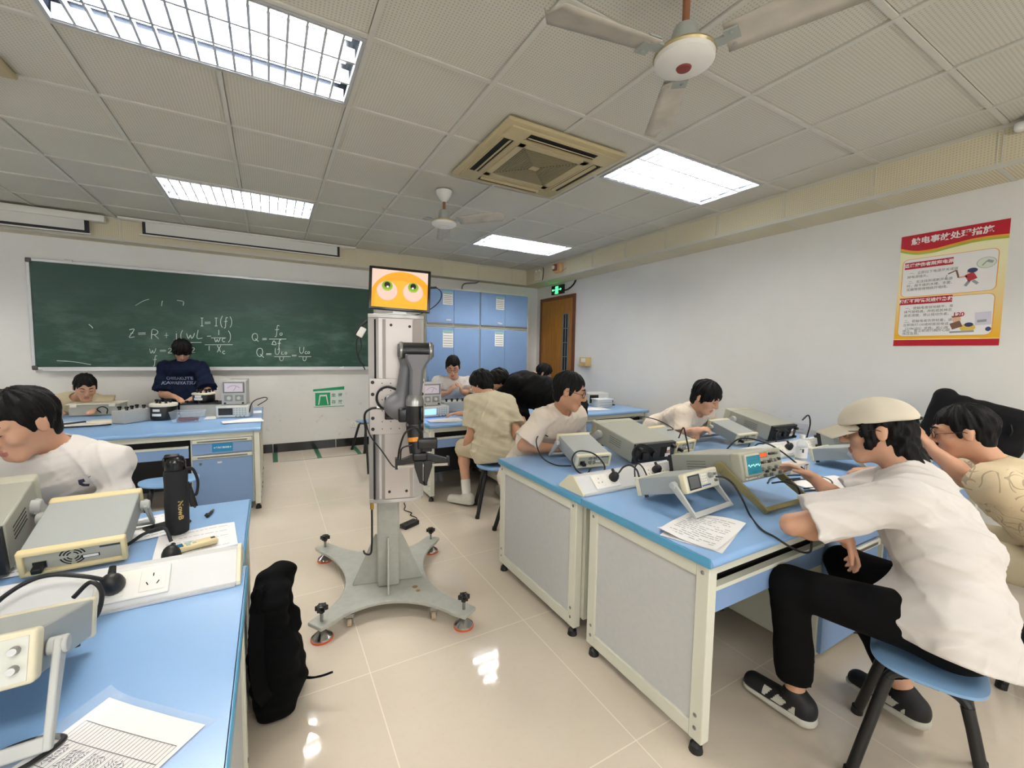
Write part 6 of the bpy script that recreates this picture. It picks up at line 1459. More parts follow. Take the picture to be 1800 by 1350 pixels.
sheet('loose white papers at the corner of the far left bench', (0.62, 2.02), 0.34, 0.22, rd(8), 0.006, 0)
sheet('white sheet on the rear left bench behind the pointer meter', (0.62, 2.70), 0.30, 0.21, rd(3), 0.001, 0)
sheet('white papers spread between the inductors on the far left bench', (0.33, 2.44), 0.10, 0.3, rd(0), 0.001, 0)
sheet('large white chart sheet before the man at the far left', (-0.72, 2.42), 0.62, 0.36, rd(-3), 0.002, 3)
t = boxy('long_beige_instrument', 'long beige instrument with hinged lid before the man at the far left', 'instrument', on(199, 719, 'z', .77)[0], on(199, 719, 'z', .77)[1]-.45, (0.40, 0.22, 0.11), mat('beige_instrument', 'c3bda9', 0.5), rd(-4))
MB().rbox((0, -0.015, 0.122), (0.43, 0.255, 0.014), 0.006).build('lid', mat('beige_lid', 'd3cdb8', 0.45), t)
for sx in (-0.15, 0.15): MB().rbox((sx, -0.143, 0.11), (0.05, 0.012, 0.03), 0.003).build('latch', M_LID, t)
MB().tube(spline([(0.05, -0.115, 0.03), (0.03, -0.14, 0.07), (0.07, -0.14, 0.095), (0.11, -0.14, 0.07), (0.10, -0.125, 0.02)], 6), 0.005, 8).build('carry_loop', M_RUB, t)
boxy('white_tile', 'cream plastic plate lying on the chart sheet at the far left', 'plate', -0.50, 2.44, (0.22, 0.14, 0.02), M_LID, rd(-6))
cable([(-1.3, 2.35, TOPZ+.03), (-1.0, 2.25, TOPZ+.02), (-0.75, 2.32, TOPZ+.022), (-0.60, 2.36, TOPZ+.03)], .008, 'thick black lead across the white chart at the far left')
cable([(-1.2, 2.22, TOPZ+.01), (-0.9, 2.18, TOPZ+.01), (-0.5, 2.2, TOPZ+.01), (-0.40, 2.24, TOPZ+.01)], .007, 'second black lead on the bench before the white chart')
cable([(0.40, 2.75, TOPZ+.01), (0.40, 2.74, TOPZ+.13), (0.46, 2.72, TOPZ+.17), (0.50, 2.70, TOPZ+.02)], .008, 'black lead arching left of the stacked pointer meter')
cable([(0.66, 2.31, TOPZ+.03), (0.70, 2.29, TOPZ+.16), (0.80, 2.34, TOPZ+.20), (0.83, 2.42, TOPZ+.17), (0.74, 2.5, TOPZ+.10)], .005, 'black lead looping right of the stacked pointer meter')
t = boxy('breadboard', 'dark red terminal board at the hands of the person in navy', 'terminal board', -0.02, 2.86, (0.34, 0.18, 0.03), mat('dark_red_board', '4a2a30', 0.5), rd(-6))
# right back bench
dig_scope('digital oscilloscope with lit blue screen beside the robot arm', 2.43, 1.66, rd(4), 0.32, 0.115, 0.22, lit=True)
voltmeter('grey pointer meter stacked on the lit oscilloscope beside the robot arm', 2.40, 1.70, rd(4), TOPZ+0.120, 0.235, 0.25, 0.18)
sheet('white papers on the bench corner right of the robot', (2.44, 1.28), 0.36, 0.22, rd(-6), 0.004, 5)
t = boxy('decade_box', 'grey terminal box before the seated man in white behind the bench', 'instrument', 2.78, 1.95, (0.30, 0.22, 0.12), M_GBOX, rd(2)); terminals(t, [(-0.10, -0.07), (-0.03, -0.07), (0.04, -0.07), (0.11, -0.07)], 0.122)
inductor('cream lidded inductor left of the man in khaki', 3.06, 1.90, TOPZ, 0.10, 0.15)
inductor('cream lidded inductor stacked behind before the seated man in white', 3.20, 2.11, TOPZ, 0.10, 0.24)
voltmeter('grey pointer meter behind the person in black', 3.95, 2.25, rd(-6), TOPZ, 0.26, 0.36, 0.2)
t = boxy('black_power_supply', 'tall black supply unit with white labels near the right wall', 'power supply', 4.56, 2.10, (0.18, 0.16, 0.34), M_REARB, rd(-10)); MB().box2((0.02, -0.083, 0.26), (0.07, -0.079, 0.31)).build('white_label', M_PAPER, t)
b = MB(); [b.box2((-0.07+k*0.035, -0.083, 0.20), (-0.055+k*0.035, -0.079, 0.215)) for k in range(4)]; b.build('indicator_row', M_PAPER, t)
t = boxy('terminal_case', 'grey case with black terminals at the right end of the back bench', 'instrument', 4.44, 1.72, (0.34, 0.22, 0.14), mat('warm_grey_case', 'b3aea6', 0.5), rd(-2)); terminals(t, [(-0.10, -0.06), (0.0, -0.06), (0.10, -0.06), (0.05, 0.04), (-0.08, 0.05)], 0.142)
MB().box2((0.0, -0.116, 0.05), (0.055, -0.109, 0.10)).build('white_label', M_PAPER, t)
dig_scope('beige oscilloscope near the right wall on the back bench', 4.90, 1.80, rd(-10), 0.33, 0.17, 0.20)
t = thing('drawer_box', 'small clear drawer box in front of the beige oscilloscope', 'box', (4.80, 1.53, TOPZ), rd(-4))
MB().rbox((0, 0, 0.055), (0.24, 0.15, 0.105), 0.008).build('box_shell', mat('frosted_plastic', 'e4e8ea', 0.3, alpha=0.65), t); MB().rbox((0, 0, 0.112), (0.26, 0.165, 0.012), 0.005).build('lid', mat('frosted_lid', 'e9ecec', 0.3), t)
b = MB(); b.box2((-0.10, -0.078, 0.03), (0.10, -0.075, 0.036)).box2((-0.10, -0.078, 0.065), (0.10, -0.075, 0.071)); b.build('drawer_lines', M_STEEL, t)
sheet('white papers on the back bench right of the man with black glasses', (4.50, 1.38), 0.44, 0.24, rd(-8), 0.004, 0)
cable([(5.02, 1.70, TOPZ+.09), (5.10, 1.68, TOPZ+.08), (5.08, 1.62, TOPZ+.05), (5.0, 1.60, TOPZ+.03), (5.08, 1.58, TOPZ+.012), (4.98, 1.56, TOPZ+.012)], .007, 'black cord bundle right of the beige oscilloscope')
# ---------------------------------------------------------------- people
M_SKIN = mat('skin', 'cf9f82', 0.5, noise=0.06, nscale=14, sss=0.06); M_SKIN2 = mat('skin_tan', 'c08f70', 0.5, noise=0.06, nscale=14, sss=0.06)
M_LIP = mat('lips', 'b3756a', 0.45); M_HAIR = mat('black_hair', '0c0b0b', 0.55, noise=0.35, nscale=90, bump=0.8, bscale=160, stretch=(1, 1, 0.25), spec=0.18); M_BROW = mat('eyebrow_hair', '1a1412', 0.7); M_EYE = mat('eye_dark', '18110e', 0.3)
def cloth(name, hexc, rough=0.85): return mat(name, hexc, rough, spec=0.15, noise=0.04, nscale=7, bump=0.35, bscale=1100)
M_TEEW = cloth('white_cotton', 'dcd8d4'); M_TEEC = cloth('cream_cotton', 'dfd3c4'); M_TEEK = cloth('khaki_cotton', 'cdc4ab'); M_NAVY = cloth('navy_cotton', '141c33'); M_TEEB = cloth('black_cotton', '0b0b0d'); M_BEIGE_T = cloth('beige_cotton', 'c5b99b')
M_PBLK = cloth('black_trousers', '0a0a0c'); M_PKHA = cloth('khaki_shorts', 'c6bb9f'); M_PGRY = cloth('dark_trousers', '2a2c33'); M_CAPM = cloth('cream_twill', 'd9d1c0'); M_GLS = mat('glasses_frame', '2a1c18', 0.3); M_SHOEW = mat('shoe_white', 'c9c8bd', 0.6); M_SHOEB = mat('shoe_black', '17171a', 0.6); M_SOCK_ = cloth('white_sock', 'e6e4de')
m, nt, b = node_mat('scribble_print_cotton', 0.85); co = objco(nt)
n1 = noise(nt, co, 5.5, 1.0, 0.4); n2 = noise(nt, mapped(nt, co, (1, 1, 1), (3.1, 1.7, 0.4)), 7.0, 1.0, 0.4)
def contour(n_, f_, w_): return mth(nt, 'LESS_THAN', mth(nt, 'ABSOLUTE', mth(nt, 'SUBTRACT', mth(nt, 'FRACT', mth(nt, 'MULTIPLY', n_, f_)), 0.5)), w_)
ln = mth(nt, 'MULTIPLY', mth(nt, 'MAXIMUM', mth(nt, 'MULTIPLY', contour(n1, 8.0, 0.06), mth(nt, 'GREATER_THAN', n2, 0.5)), mth(nt, 'MULTIPLY', contour(n2, 8.0, 0.06), mth(nt, 'LESS_THAN', n1, 0.5))), 0.6)
nt.links.new(mixc(nt, ln, lin('d8c6a4'), lin('8a7a66')), b.inputs['Base Color']); M_SCRIB = m

def atd(u, v, d): return CAM_POS+d*(((u-900)/CAM_F)*AX_R-((v-675)/CAM_F)*AX_U+AX_F)
def head_frame(f, up=(0, 0, 1)):
    f = nrm(f); r = nrm(np.cross(f, nrm(up))); u = np.cross(r, f); return f, r, u
def surf_push(f, pts, d, maxd=0.4, off=0.0015):
    """slide points along d until they meet the surface"""
    P = np.array(pts, float); d = nrm(d); t = np.zeros(len(P))
    for _ in range(60):
        s = f(P+t[:, None]*d); t = t+np.clip(s, -0.01, 0.02)*0.8
    return P+(t-off)[:, None]*d
def person(label, H, face, N, pelvis, right, arms, legs, shirt, pants, skin=None, hs=1.0, up=(0, 0, 1), hair='short', glasses=False, cap=None, sw=0.185, res=0.007, sleeve=0.62, sleeve_r=0.075, collar=0.060,
           pants_to=1.0, girth=1.0, shoes=None, socks=False, hem=-0.13, chestf=0.03, shirt_label=None, wr=1.0, drape=True, shd=.055, stripes=False, hemtilt=0.0):
    skin = skin or M_SKIN; H, N, pelvis, right = A(H), A(N), A(pelvis), nrm(right)
    t = thing('person', label, 'person', (pelvis[0], pelvis[1], 0))
    f, r, u = head_frame(face, up); HM = np.array([r, f, u])      # rows: right, forward, up
    spine = nrm(N-pelvis); fwd = nrm(np.cross(spine, -right)); fwd = -fwd if False else nrm(np.cross(np.array([0, 0, 1.0]) if abs(spine[2]) > .2 else spine, right))
    fwd = nrm(fwd-spine*(fwd@spine))
    h = lambda a, c, d_: H+hs*(a*r+c*f+d_*u)                       # right, forward, up
    sq = (right, 1.42)
    mid = pelvis*0.55+N*0.45-fwd*0.035; chest = pelvis*0.22+N*0.78-fwd*0.005+fwd*chestf*0.3; upc = N-spine*0.055
    SH = [N-spine*shd+right*sw*s_+fwd*0.015 for s_ in (-1, 1)]   # left, right
    if 'sh' in arms: SH = [A(x) for x in arms['sh']]
    EL = [A(arms['e'][0]), A(arms['e'][1])]; WR = [A(arms['w'][0]), A(arms['w'][1])]
    hd = arms.get('d', [None, None]); hn = arms.get('n', [None, None]); curl = arms.get('curl', [0.5, 0.5])
    HIP = [pelvis-right*0.095*girth, pelvis+right*0.095*girth]; KN = [A(legs['k'][0]), A(legs['k'][1])]; AN = [A(legs['a'][0]), A(legs['a'][1])]
    def head_d(P):
        d = sd_ell(P, h(0, -.014, .032), A(.077, .096, .086)*hs, HM)
        d = smin(d, sd_ell(P, h(0, .014, -.040), A(.058, .070, .068)*hs, HM), .035*hs)
        d = smin(d, sd_cone(P, h(-.018, .058, -.092), h(.018, .058, -.092), .021*hs, .021*hs), .03*hs)
        for s_ in (-1, 1):
            d = smin(d, sd_ell(P, h(s_*.043, .050, -.018), A(.022, .026, .022)*hs, HM), .02*hs)
            d = smin(d, sd_cone(P, h(s_*.012, .083, .034), h(s_*.045, .068, .032), .010*hs, .010*hs), .014*hs)
            d = smax(d, -sd_ell(P, h(s_*.031, .100, .013), A(.017, .016, .010)*hs, HM), .012*hs)
            d = smin(d, sd_ell(P, h(s_*.031, .073, .012), A(.015, .0125, .0115)*hs, HM), .003*hs)
            d = smin(d, sd_ell(P, h(s_*.079, -.012, .002), A(.008, .019, .031)*hs, HM), .006*hs)
            d = smax(d, -sd_ell(P, h(s_*.089, -.004, .004), A(.006, .010, .018)*hs, HM), .004*hs)
            d = smin(d, sd_cone(P, h(s_*.004, .098, -.024), h(s_*.011, .090, -.026), .010*hs, .0085*hs), .006*hs)
        d = smin(d, sd_cone(P, h(0, .086, .024), h(0, .107, -.020), .0075*hs, .0115*hs), .012*hs)
        d = smin(d, sd_ell(P, h(0, .081, -.057), A(.022, .012, .0075)*hs, HM), .005*hs)
        d = smin(d, sd_ell(P, h(0, .079, -.069), A(.019, .012, .0075)*hs, HM), .004*hs)
        return d
    def hand_prims():
        out = []
        for i in (0, 1):
            w_ = WR[i]; d_ = nrm(hd[i]) if hd[i] is not None else nrm(WR[i]-EL[i]); n_ = A(hn[i]) if hn[i] is not None else A(0, 0, -1); n_ = nrm(n_-d_*(n_@d_)); s_ = np.cross(d_, n_)*(-1 if i == 0 else 1)
            out.append(('e', w_+d_*.050, A(.030, .052, .015)*wr, np.array([s_, d_, n_])))
            out.append(('c', w_, w_+d_*.03, .025, .026))
            for k, (o, L) in enumerate(((.028, .066), (.010, .076), (-.009, .070), (-.026, .054))):
                p = w_+d_*.085+s_*o*1.0; a = curl[i]*(0.75+0.18*k); dirc = d_
                for j, fr in enumerate((.45, .32, .23)):
                    ang = a*(0.55 if j == 0 else 1.0); dirc = nrm(dirc*math.cos(ang)+n_*math.sin(ang)); n2 = nrm(n_*math.cos(ang)-d_*math.sin(ang))
                    q_ = p+dirc*L*fr*wr; out.append(('c', p, q_, .0090-.0008*j, .0083-.0008*j)); p = q_
            p = w_+d_*.022+s_*.026; q_ = p+nrm(d_*.75+s_*.62+n_*.35)*.042; e_ = q_+nrm(d_*.95+s_*.15+n_*.35*(.5+curl[i]))*.034
            out += [('c', p, q_, .0125, .0100), ('c', q_, e_, .0098, .0080)]
        return out
    HP = hand_prims()
    def body(P):
        d = head_d(P)
        d = smin(d, sd_cone(P, h(0, -.026, -.045), N-spine*.02, .051*hs, .058), .03)
        tr = sd_cone(P, pelvis, mid, .088*girth, .084*girth, sq); tr = smin(tr, sd_cone(P, mid, chest, .084*girth, .094*girth, sq), .06); tr = smin(tr, sd_cone(P, chest, upc, .094*girth, .060, sq), .05)
        d = smin(d, tr, .03)
        for i in (0, 1):
            d = smin(d, sd_cone(P, N-spine*.030, SH[i], .045, .046), .03)
            arm = smin(sd_cone(P, SH[i], EL[i], .047, .038), sd_cone(P, EL[i], EL[i]*.65+WR[i]*.35, .038, .041), .02); arm = smin(arm, sd_cone(P, EL[i]*.65+WR[i]*.35, WR[i], .041, .0265), .02)
            d = smin(d, arm, .02)
            lg = smin(sd_cone(P, HIP[i], KN[i], .080, .052), sd_cone(P, KN[i], KN[i]*.7+AN[i]*.3, .050, .052), .03); lg = smin(lg, sd_cone(P, KN[i]*.7+AN[i]*.3, AN[i], .052, .035), .03)
            d = smin(d, lg, .03)
        for pr in HP:
            q_ = sd_ell(P, pr[1], pr[2], pr[3]) if pr[0] == 'e' else sd_cone(P, *pr[1:])
            d = smin(d, q_, .006)
        return d
    allp = np.array([H+hs*A(.16, .16, .16), H-hs*A(.16, .16, .16), N, pelvis, *SH, *EL, *WR, *HIP, *KN, *AN]); lo, hi = allp.min(0)-.17, allp.max(0)+.17
    lo[2] = max(lo[2], 0.0)
    def lipmask(fc):
        q_ = (fc-h(0, .088, -.063))@HM.T/(A(.023, .018, .014)*hs); return ((q_**2).sum(1) < 1).astype(int)
    bo = sdf_object('body', body, lo, hi, res, None, t, 2, lipmask, [skin, M_LIP])
    # hair
    def strands(P, k=1.0):
        q_ = (P-h(0, -.01, .09))@HM.T/hs; th = np.arctan2(q_[:, 0], q_[:, 1]); rr = np.linalg.norm(q_, axis=1)
        return .0035*k*np.sin(th*11+5*np.sin(rr*22))+.0022*k*np.sin(th*27+rr*60+1)+.0012*np.sin(th*53+rr*120)
    def hair_d(P):
        q_ = (P-H)@HM.T/hs
        if hair in ('short', 'crop'):
            th = .0 if hair == 'short' else -.006
            d = sd_ell(P, h(0, -.018, .040), A(.081+th, .106+th, .098+th)*hs, HM)
            cut = -(-.70*(q_[:, 1]-.088)+.71*(q_[:, 2]-.070)-.012*np.sin(q_[:, 0]*90))*hs
            d = smax(d+strands(P), cut, .012)
            d = smin(d, sd_ell(P, h(0, -.052, -.034), A(.056, .050, .058)*hs, HM), .02)
            for s_ in (-1, 1): d = smin(d, sd_ell(P, h(s_*.074, .014, .018), A(.007, .013, .034)*hs, HM), .01)
            return smax(d, (-.080-q_[:, 2])*hs, .02)
        if hair == 'fringe':
            d = sd_ell(P, h(0, -.012, .042), A(.088, .110, .100)*hs, HM)
            cut = -(-.66*(q_[:, 1]-.098)+.75*(q_[:, 2]-.042)-.014*np.sin(q_[:, 0]*80+1))*hs
            d = smax(d+strands(P, 1.3), cut, .014)
            d = smin(d, sd_ell(P, h(0, -.052, -.034), A(.060, .054, .060)*hs, HM), .02)
            for s_ in (-1, 1): d = smin(d, sd_ell(P, h(s_*.076, .016, .006), A(.008, .016, .040)*hs, HM), .01)
            return smax(d, (-.085-q_[:, 2])*hs, .02)
        if hair == 'mop':
            d = sd_ell(P, h(0, -.020, .034), A(.098, .118, .104)*hs, HM)+.007*np.sin(q_[:, 0]*70)*np.sin(q_[:, 1]*62+1)*np.sin(q_[:, 2]*66)
            cut = -(-.60*(q_[:, 1]-.088)+.80*(q_[:, 2]-.045))*hs
            d = smax(d+strands(P), cut, .014)
            d = smin(d, sd_ell(P, h(0, -.060, -.036), A(.070, .056, .062)*hs, HM)+.004*np.sin(q_[:, 0]*80)*np.sin(q_[:, 2]*70), .02)
            return smax(d, (-.090-q_[:, 2])*hs, .02)
        if hair == 'bob':
            d = smin(sd_ell(P, h(0, -.010, .040), A(.090, .114, .102)*hs, HM), sd_ell(P, h(0, -.035, -.02), A(.090, .080, .09)*hs, HM), .03)
            face_ = sd_ell(P, h(0, .10, -.06), A(.060, .075, .085)*hs, HM)
            return smax(smax(d+strands(P, 1.4), -face_, .012), (-.095-q_[:, 2])*hs, .015)
        if hair == 'shaggy':       # covers the ears' front and falls on the nape
            d = sd_ell(P, h(0, -.015, .030), A(.083, .108, .092)*hs, HM)
            d = smin(d, sd_ell(P, h(0, -.070, -.050), A(.072, .052, .085)*hs, HM), .03)
            d = smin(d, sd_ell(P, h(0, -.105, -.110), A(.055, .030, .045)*hs, HM), .03)
            face_ = sd_ell(P, h(0, .085, -.055), A(.10, .085, .105)*hs, HM)
            d = smin(smax(d, -face_, .012), np.minimum(sd_ell(P, h(-.079, .024, -.005), A(.010, .026, .055)*hs, HM), sd_ell(P, h(.079, .024, -.005), A(.010, .026, .055)*hs, HM)), .012)
            ear = np.minimum(sd_ell(P, h(-.088, -.014, -.002), A(.02, .020, .034)*hs, HM), sd_ell(P, h(.088, -.014, -.002), A(.02, .020, .034)*hs, HM))
            return smax(d+strands(P, 1.2), -ear, .006)
    hr = 0.005 if res < .0075 else 0.006
    sdf_object('hair', hair_d, H-hs*A(.19, .19, .19), H+hs*A(.19, .19, .19), hr, M_HAIR, t, 1)
    for s_ in (-1, 1):
        bw = MB(); bw.tube([h(s_*.014, .093, .036), h(s_*.030, .088, .042), h(s_*.048, .073, .036)], [.0035*hs, .0042*hs, .002*hs], 8).build('eyebrow', M_BROW, t, world=True)
        ey = MB(); ey.tube(spline([h(s_*.018, .0855, .008), h(s_*.031, .0885, .0065), h(s_*.044, .080, .008)], 4), [.0008*hs]+[.0020*hs]*7+[.001*hs], 6).build('eye', M_EYE, t, world=True)
    if glasses:
        g = MB()
        for s_ in (-1, 1):
            g.tube([h(s_*(.033+.024*math.cos(a)), .102-.010*abs(math.cos(a))*(math.cos(a)*1 > 0)-.002, .010+.019*math.sin(a)) for a in np.linspace(0, 2*PI, 20, endpoint=False)], .0018*hs, 6, closed=True)
            g.tube([h(s_*.057, .092, .014), h(s_*.080, .060, .014), h(s_*.086, .0, .016), h(s_*.082, -.02, .006)], .0016*hs, 6)
        g.tube([h(-.010, .100, .014), h(0, .104, .016), h(.010, .100, .014)], .0016*hs, 6); g.build('glasses', M_GLS, t, world=True)
    # shirt
    hemdir = spine
    ph = np.random.RandomState(int(abs(H[0]*1000)) % 9999).rand(12)*6.28
    def folds(P, amp=1.0):
        x = P@right; y = P@spine; z = P@fwd
        return amp*(.0055*np.sin(y*17+x*7+ph[6]+2.2*np.sin(x*8+z*5+ph[7]))*(.5+.5*np.sin(x*6+y*5+ph[8]))+.0055*np.sin(y*34+x*9+ph[0]+2*np.sin(x*12+ph[1]))*(.5+.5*np.sin(x*7+ph[2]))+.0045*np.sin(x*40+y*14+ph[3]+1.5*np.sin(y*16))*(.5+.5*np.sin(y*9+z*6+ph[4]))+.0018*np.sin(y*80+x*50+ph[5]))
    def creases(P):
        x = P@right; y = P@spine; z = P@fwd; o = 0
        for (a_, b_, c_, w_, i) in ((30, 12, 8, .0060, 0), (22, -26, 10, .0060, 2), (-20, 34, 14, .0050, 4), (46, 16, -20, .0035, 6)):
            th = y*a_+x*b_+z*c_+1.6*np.sin(x*9+y*5+ph[i])+ph[i+1]
            o = o+w_*np.maximum(0, 1-np.abs(np.sin(th))*1.6)**1.5*(.5+.5*np.sin(x*8-y*6+z*7+ph[i]*2))
        return o
    def shirt_d(P):
        tr = sd_cone(P, pelvis-spine*.02, mid, .126*girth, .118*girth, sq); tr = smin(tr, sd_cone(P, mid, chest, .118*girth, .120*girth, sq), .06); tr = smin(tr, sd_cone(P, chest, upc, .120*girth, .080, sq), .05)
        tr = smin(tr, sd_cone(P, pelvis+spine*.04, pelvis-spine*.12, .128*girth, .126*girth, (right, 1.72)), .05)
        if drape: tr = smin(tr, sd_cone(P, pelvis+fwd*.02, pelvis+nrm(KN[0]+KN[1]-HIP[0]-HIP[1])*.11-spine*.02, .124*girth, .112*girth, (right, 1.75)), .05)
        d = tr
        for i in (0, 1):
            d = smin(d, sd_cone(P, N-spine*.036, SH[i], .054, .064), .05); d = smin(d, sd_cone(P, chest, SH[i]*.9+chest*.1, .09, .070), .05)
            ax_ = EL[i]-SH[i]; L = np.linalg.norm(ax_); ax_ = ax_/L
            if sleeve <= 1.0:
                e_ = SH[i]+ax_*L*(sleeve+.15); c = sd_cone(P, SH[i], e_, .068, sleeve_r)
                c = np.maximum(c, (P-SH[i])@ax_-L*sleeve)
            else:
                c = smin(sd_cone(P, SH[i], EL[i], .062, .054), sd_cone(P, EL[i], EL[i]+(WR[i]-EL[i])*(sleeve-1.0), .054, .042), .03)
            d = smin(d, c, .035)
        d = d+folds(P)-creases(P)
        d = smax(d, -((P-pelvis)@nrm(spine-fwd*hemtilt)-hem), .008)
        nk = sd_cone(P, h(0, -.026, -.05), N+spine*.008+fwd*.016, collar*.92, collar)
        return smax(d, -nk, .004)
    so = sdf_object('shirt', shirt_d, lo, hi, res if res < .008 else .008, shirt, t, 1)
    if shirt_label: so['label'] = shirt_label
    def pants_d(P):
        d = sd_cone(P, pelvis+spine*.05, pelvis-spine*.01, .100*girth, .112*girth, sq)
        for i in (0, 1):
            d = smin(d, sd_cone(P, HIP[i], KN[i], .094*girth, .074), .05)
            if pants_to > 0.5: d = smin(d, np.maximum(sd_cone(P, KN[i], AN[i], .072, .066), (P-KN[i])@nrm(AN[i]-KN[i])-np.linalg.norm(AN[i]-KN[i])*pants_to), .03)
            else: d = np.maximum(d, ((P-KN[i])@nrm(KN[i]-HIP[i])-.00)*1.0 if False else -1e3)
        if pants_to <= 0.5:
            for i in (0, 1):
                ax_ = nrm(KN[i]-HIP[i]); c = np.maximum(sd_cone(P, HIP[i], KN[i]+ax_*.05, .098, .088), (P-KN[i])@ax_-.02); d = np.minimum(d, c)
            d = np.maximum(d, np.minimum((P-KN[0])@nrm(KN[0]-HIP[0])-.02, 1e3) if False else -1e3)
        return d+.6*folds(P, .8)
    plo = np.array([pelvis, *HIP, *KN, *AN]).min(0)-.18; phi_ = np.array([pelvis, *HIP, *KN, *AN]).max(0)+.18; plo[2] = max(0, plo[2])
    sdf_object('trousers' if pants_to > .5 else 'shorts', pants_d, plo, phi_, max(res, .008), pants, t, 1)
    # shoes
    tdir = legs.get('t', [fwd*A(1, 1, 0), fwd*A(1, 1, 0)]); sm = shoes or [M_SHOEB, M_SHOEW]
    for i in (0, 1):
        a_ = AN[i]; td = nrm(A(tdir[i])); zf = max(0.0, a_[2]-.09) if legs.get('flat', True) else 0
        heel = A(a_[0], a_[1], zf+.04)-td*.035; toe = A(a_[0], a_[1], zf+.032)+td*.165
        sd_ = nrm(np.cross(td, A(0, 0, 1)))
        def up_(P):
            d = smin(sd_cone(P, heel, toe, .042, .038, (sd_, 1.12)), sd_cone(P, heel+A(0, 0, .03), a_+A(0, 0, .0), .040, .045), .03)
            return np.maximum(d, zf+.018-P[:, 2])
        def sole_(P):
            d = sd_cone(P, A(heel[0], heel[1], zf+.015), A(toe[0], toe[1], zf+.015), .047, .043, (sd_, 1.1)); return np.maximum(np.maximum(d, P[:, 2]-zf-.032-.010*np.clip(-((P-a_)@td)*8, -1, 1)), zf+.002-P[:, 2])
        l_, h_ = np.minimum(heel, toe)-.09, np.maximum(heel, toe)+.11; l_[2] = zf-.01
        stf = (lambda fc: (((fc[:, 2]-zf) > .034) & ((fc[:, 2]-zf) < .066) & (np.abs((fc-a_)@td-.045) < .065) & (np.sin(((fc-a_)@td)*95+fc[:, 2]*60) > -.35)).astype(int)) if stripes else None
        uo = sdf_object('shoe', up_, l_, h_, .0045 if stripes else .006, sm[0], t, 1, stf, [sm[0], sm[1]] if stripes else None); sdf_object('sole', sole_, l_, h_, .006, sm[1], uo, 0)
        if socks: sdf_object('sock', lambda P, a_=a_, k_=KN[i]: sd_cone(P, a_, a_+nrm(k_-a_)*.13, .043, .046), a_-.1, a_+.22, .007, M_SOCK_, t, 1)
    return t, dict(shirt=shirt_d, body=body, N=N, right=right, spine=spine, fwd=fwd, h=h, HM=HM, hs=hs, so=so, chest=chest)
SKIP = set()
X3 = lambda *p: A(*p)
# the man in the cap, right foreground
RT = nrm(X3(0.97, 0.25, 0))
pc, ic = person('person in a cream cap, white T-shirt and black trousers turning an oscilloscope knob', atd(1540, 762, 1.75), (-0.38, 0.90, -0.16), atd(1592, 832, 1.67), X3(2.93, -2.41, 0.575), RT,
    dict(e=[on(1392, 922, 'z', .835), on(1478, 884, 'z', .835)], w=[atd(1484, 942, 1.68), atd(1432, 842, 2.02)], d=[(.3, -.2, -.6), (-.15, .62, .28)], n=[(-.5, .6, 0), (-.5, .1, -.8)], curl=[.7, .62]),
    dict(k=[X3(2.70, -1.99, 0.555), X3(3.10, -2.02, 0.56)], a=[X3(2.72, -2.03, .105), X3(3.10, -2.26, .12)], t=[(-.05, 1, 0), (.1, 1, 0)]),
    M_TEEW, M_PBLK, hs=1.06, hair='shaggy', glasses=True, res=.0055, sleeve=.80, sleeve_r=.098, sw=.20, girth=1.12, pants_to=.86, shoes=[M_SHOEB, M_SHOEW], hem=-.10, hemtilt=.42, up=(0, 0.25, 1), stripes=True) 
h, HM = ic['h'], ic['HM']
def cap_d(P):
    q_ = (P-h(0, 0, 0))@HM.T/ic['hs']
    d = sd_ell(P, h(0, -.010, .044), A(.097, .126, .098)*ic['hs'], HM)
    return smax(d, -(q_[:, 2]-.044+.06*(q_[:, 1]+.02))*ic['hs'], .006)+.001*np.cos(np.arctan2(q_[:, 0], q_[:, 1])*6)
cp = sdf_object('cap', cap_d, h(0, 0, .08)-.19, h(0, 0, .08)+.19, .005, M_CAPM, pc, 1)
def brim(u_, v_):
    a = (u_-.5)*2; x = .074*a*(1-.12*v_); y = .095+.095*v_*(1-.55*a*a)
    z = .048-.034*v_-.026*a*a
    return tuple(h(x, y-.012*a*a*6*(1-v_), z))
MB().grid(brim, 16, 10).build('cap_brim', M_CAPM, cp, world=True, smooth=60, solid=.004)
MB().sph(h(0, -.016, .137), .006, 10).build('cap_button', M_CAPM, cp, world=True)
MB().box((0, 0, 0), (.03, .01, .018)).build('cap_strap', M_BLACK, cp) if False else MB().tube([h(-.03, -.128, .052), h(0, -.134, .052), h(.03, -.128, .052)], .007, 8).build('cap_strap', M_BLACK, cp, world=True)
stool(2.86, -2.37, rd(18), 'blue stool under the man in the cream cap')
# man in scribble print shirt, right edge
RT = nrm(X3(0.98, 0.2, 0))
person('person in a scribble print beige shirt and glasses at the right edge', atd(1692, 762, 2.06), (-0.30, 0.93, -0.22), atd(1752, 820, 1.98), X3(3.93, -2.58, 0.56), RT,
    dict(e=[atd(1702, 842, 1.98), X3(4.18, -2.02, .82)], w=[atd(1638, 790, 2.08), X3(4.0, -1.80, .82)], d=[(-.12, .5, .85), None], n=[(.1, .6, -.5), (0, 0, -1)], curl=[.5, .4]),
    dict(k=[X3(3.78, -2.18, .56), X3(4.12, -2.16, .56)], a=[X3(3.78, -2.15, .10), X3(4.14, -2.12, .10)]), M_SCRIB, M_PKHA, hs=1.06, hair='short', glasses=True, res=.006, sleeve=.55, sleeve_r=.092, sw=.205, girth=1.12)
stool(3.93, -2.56, rd(5), 'blue stool under the man in the scribble print shirt')
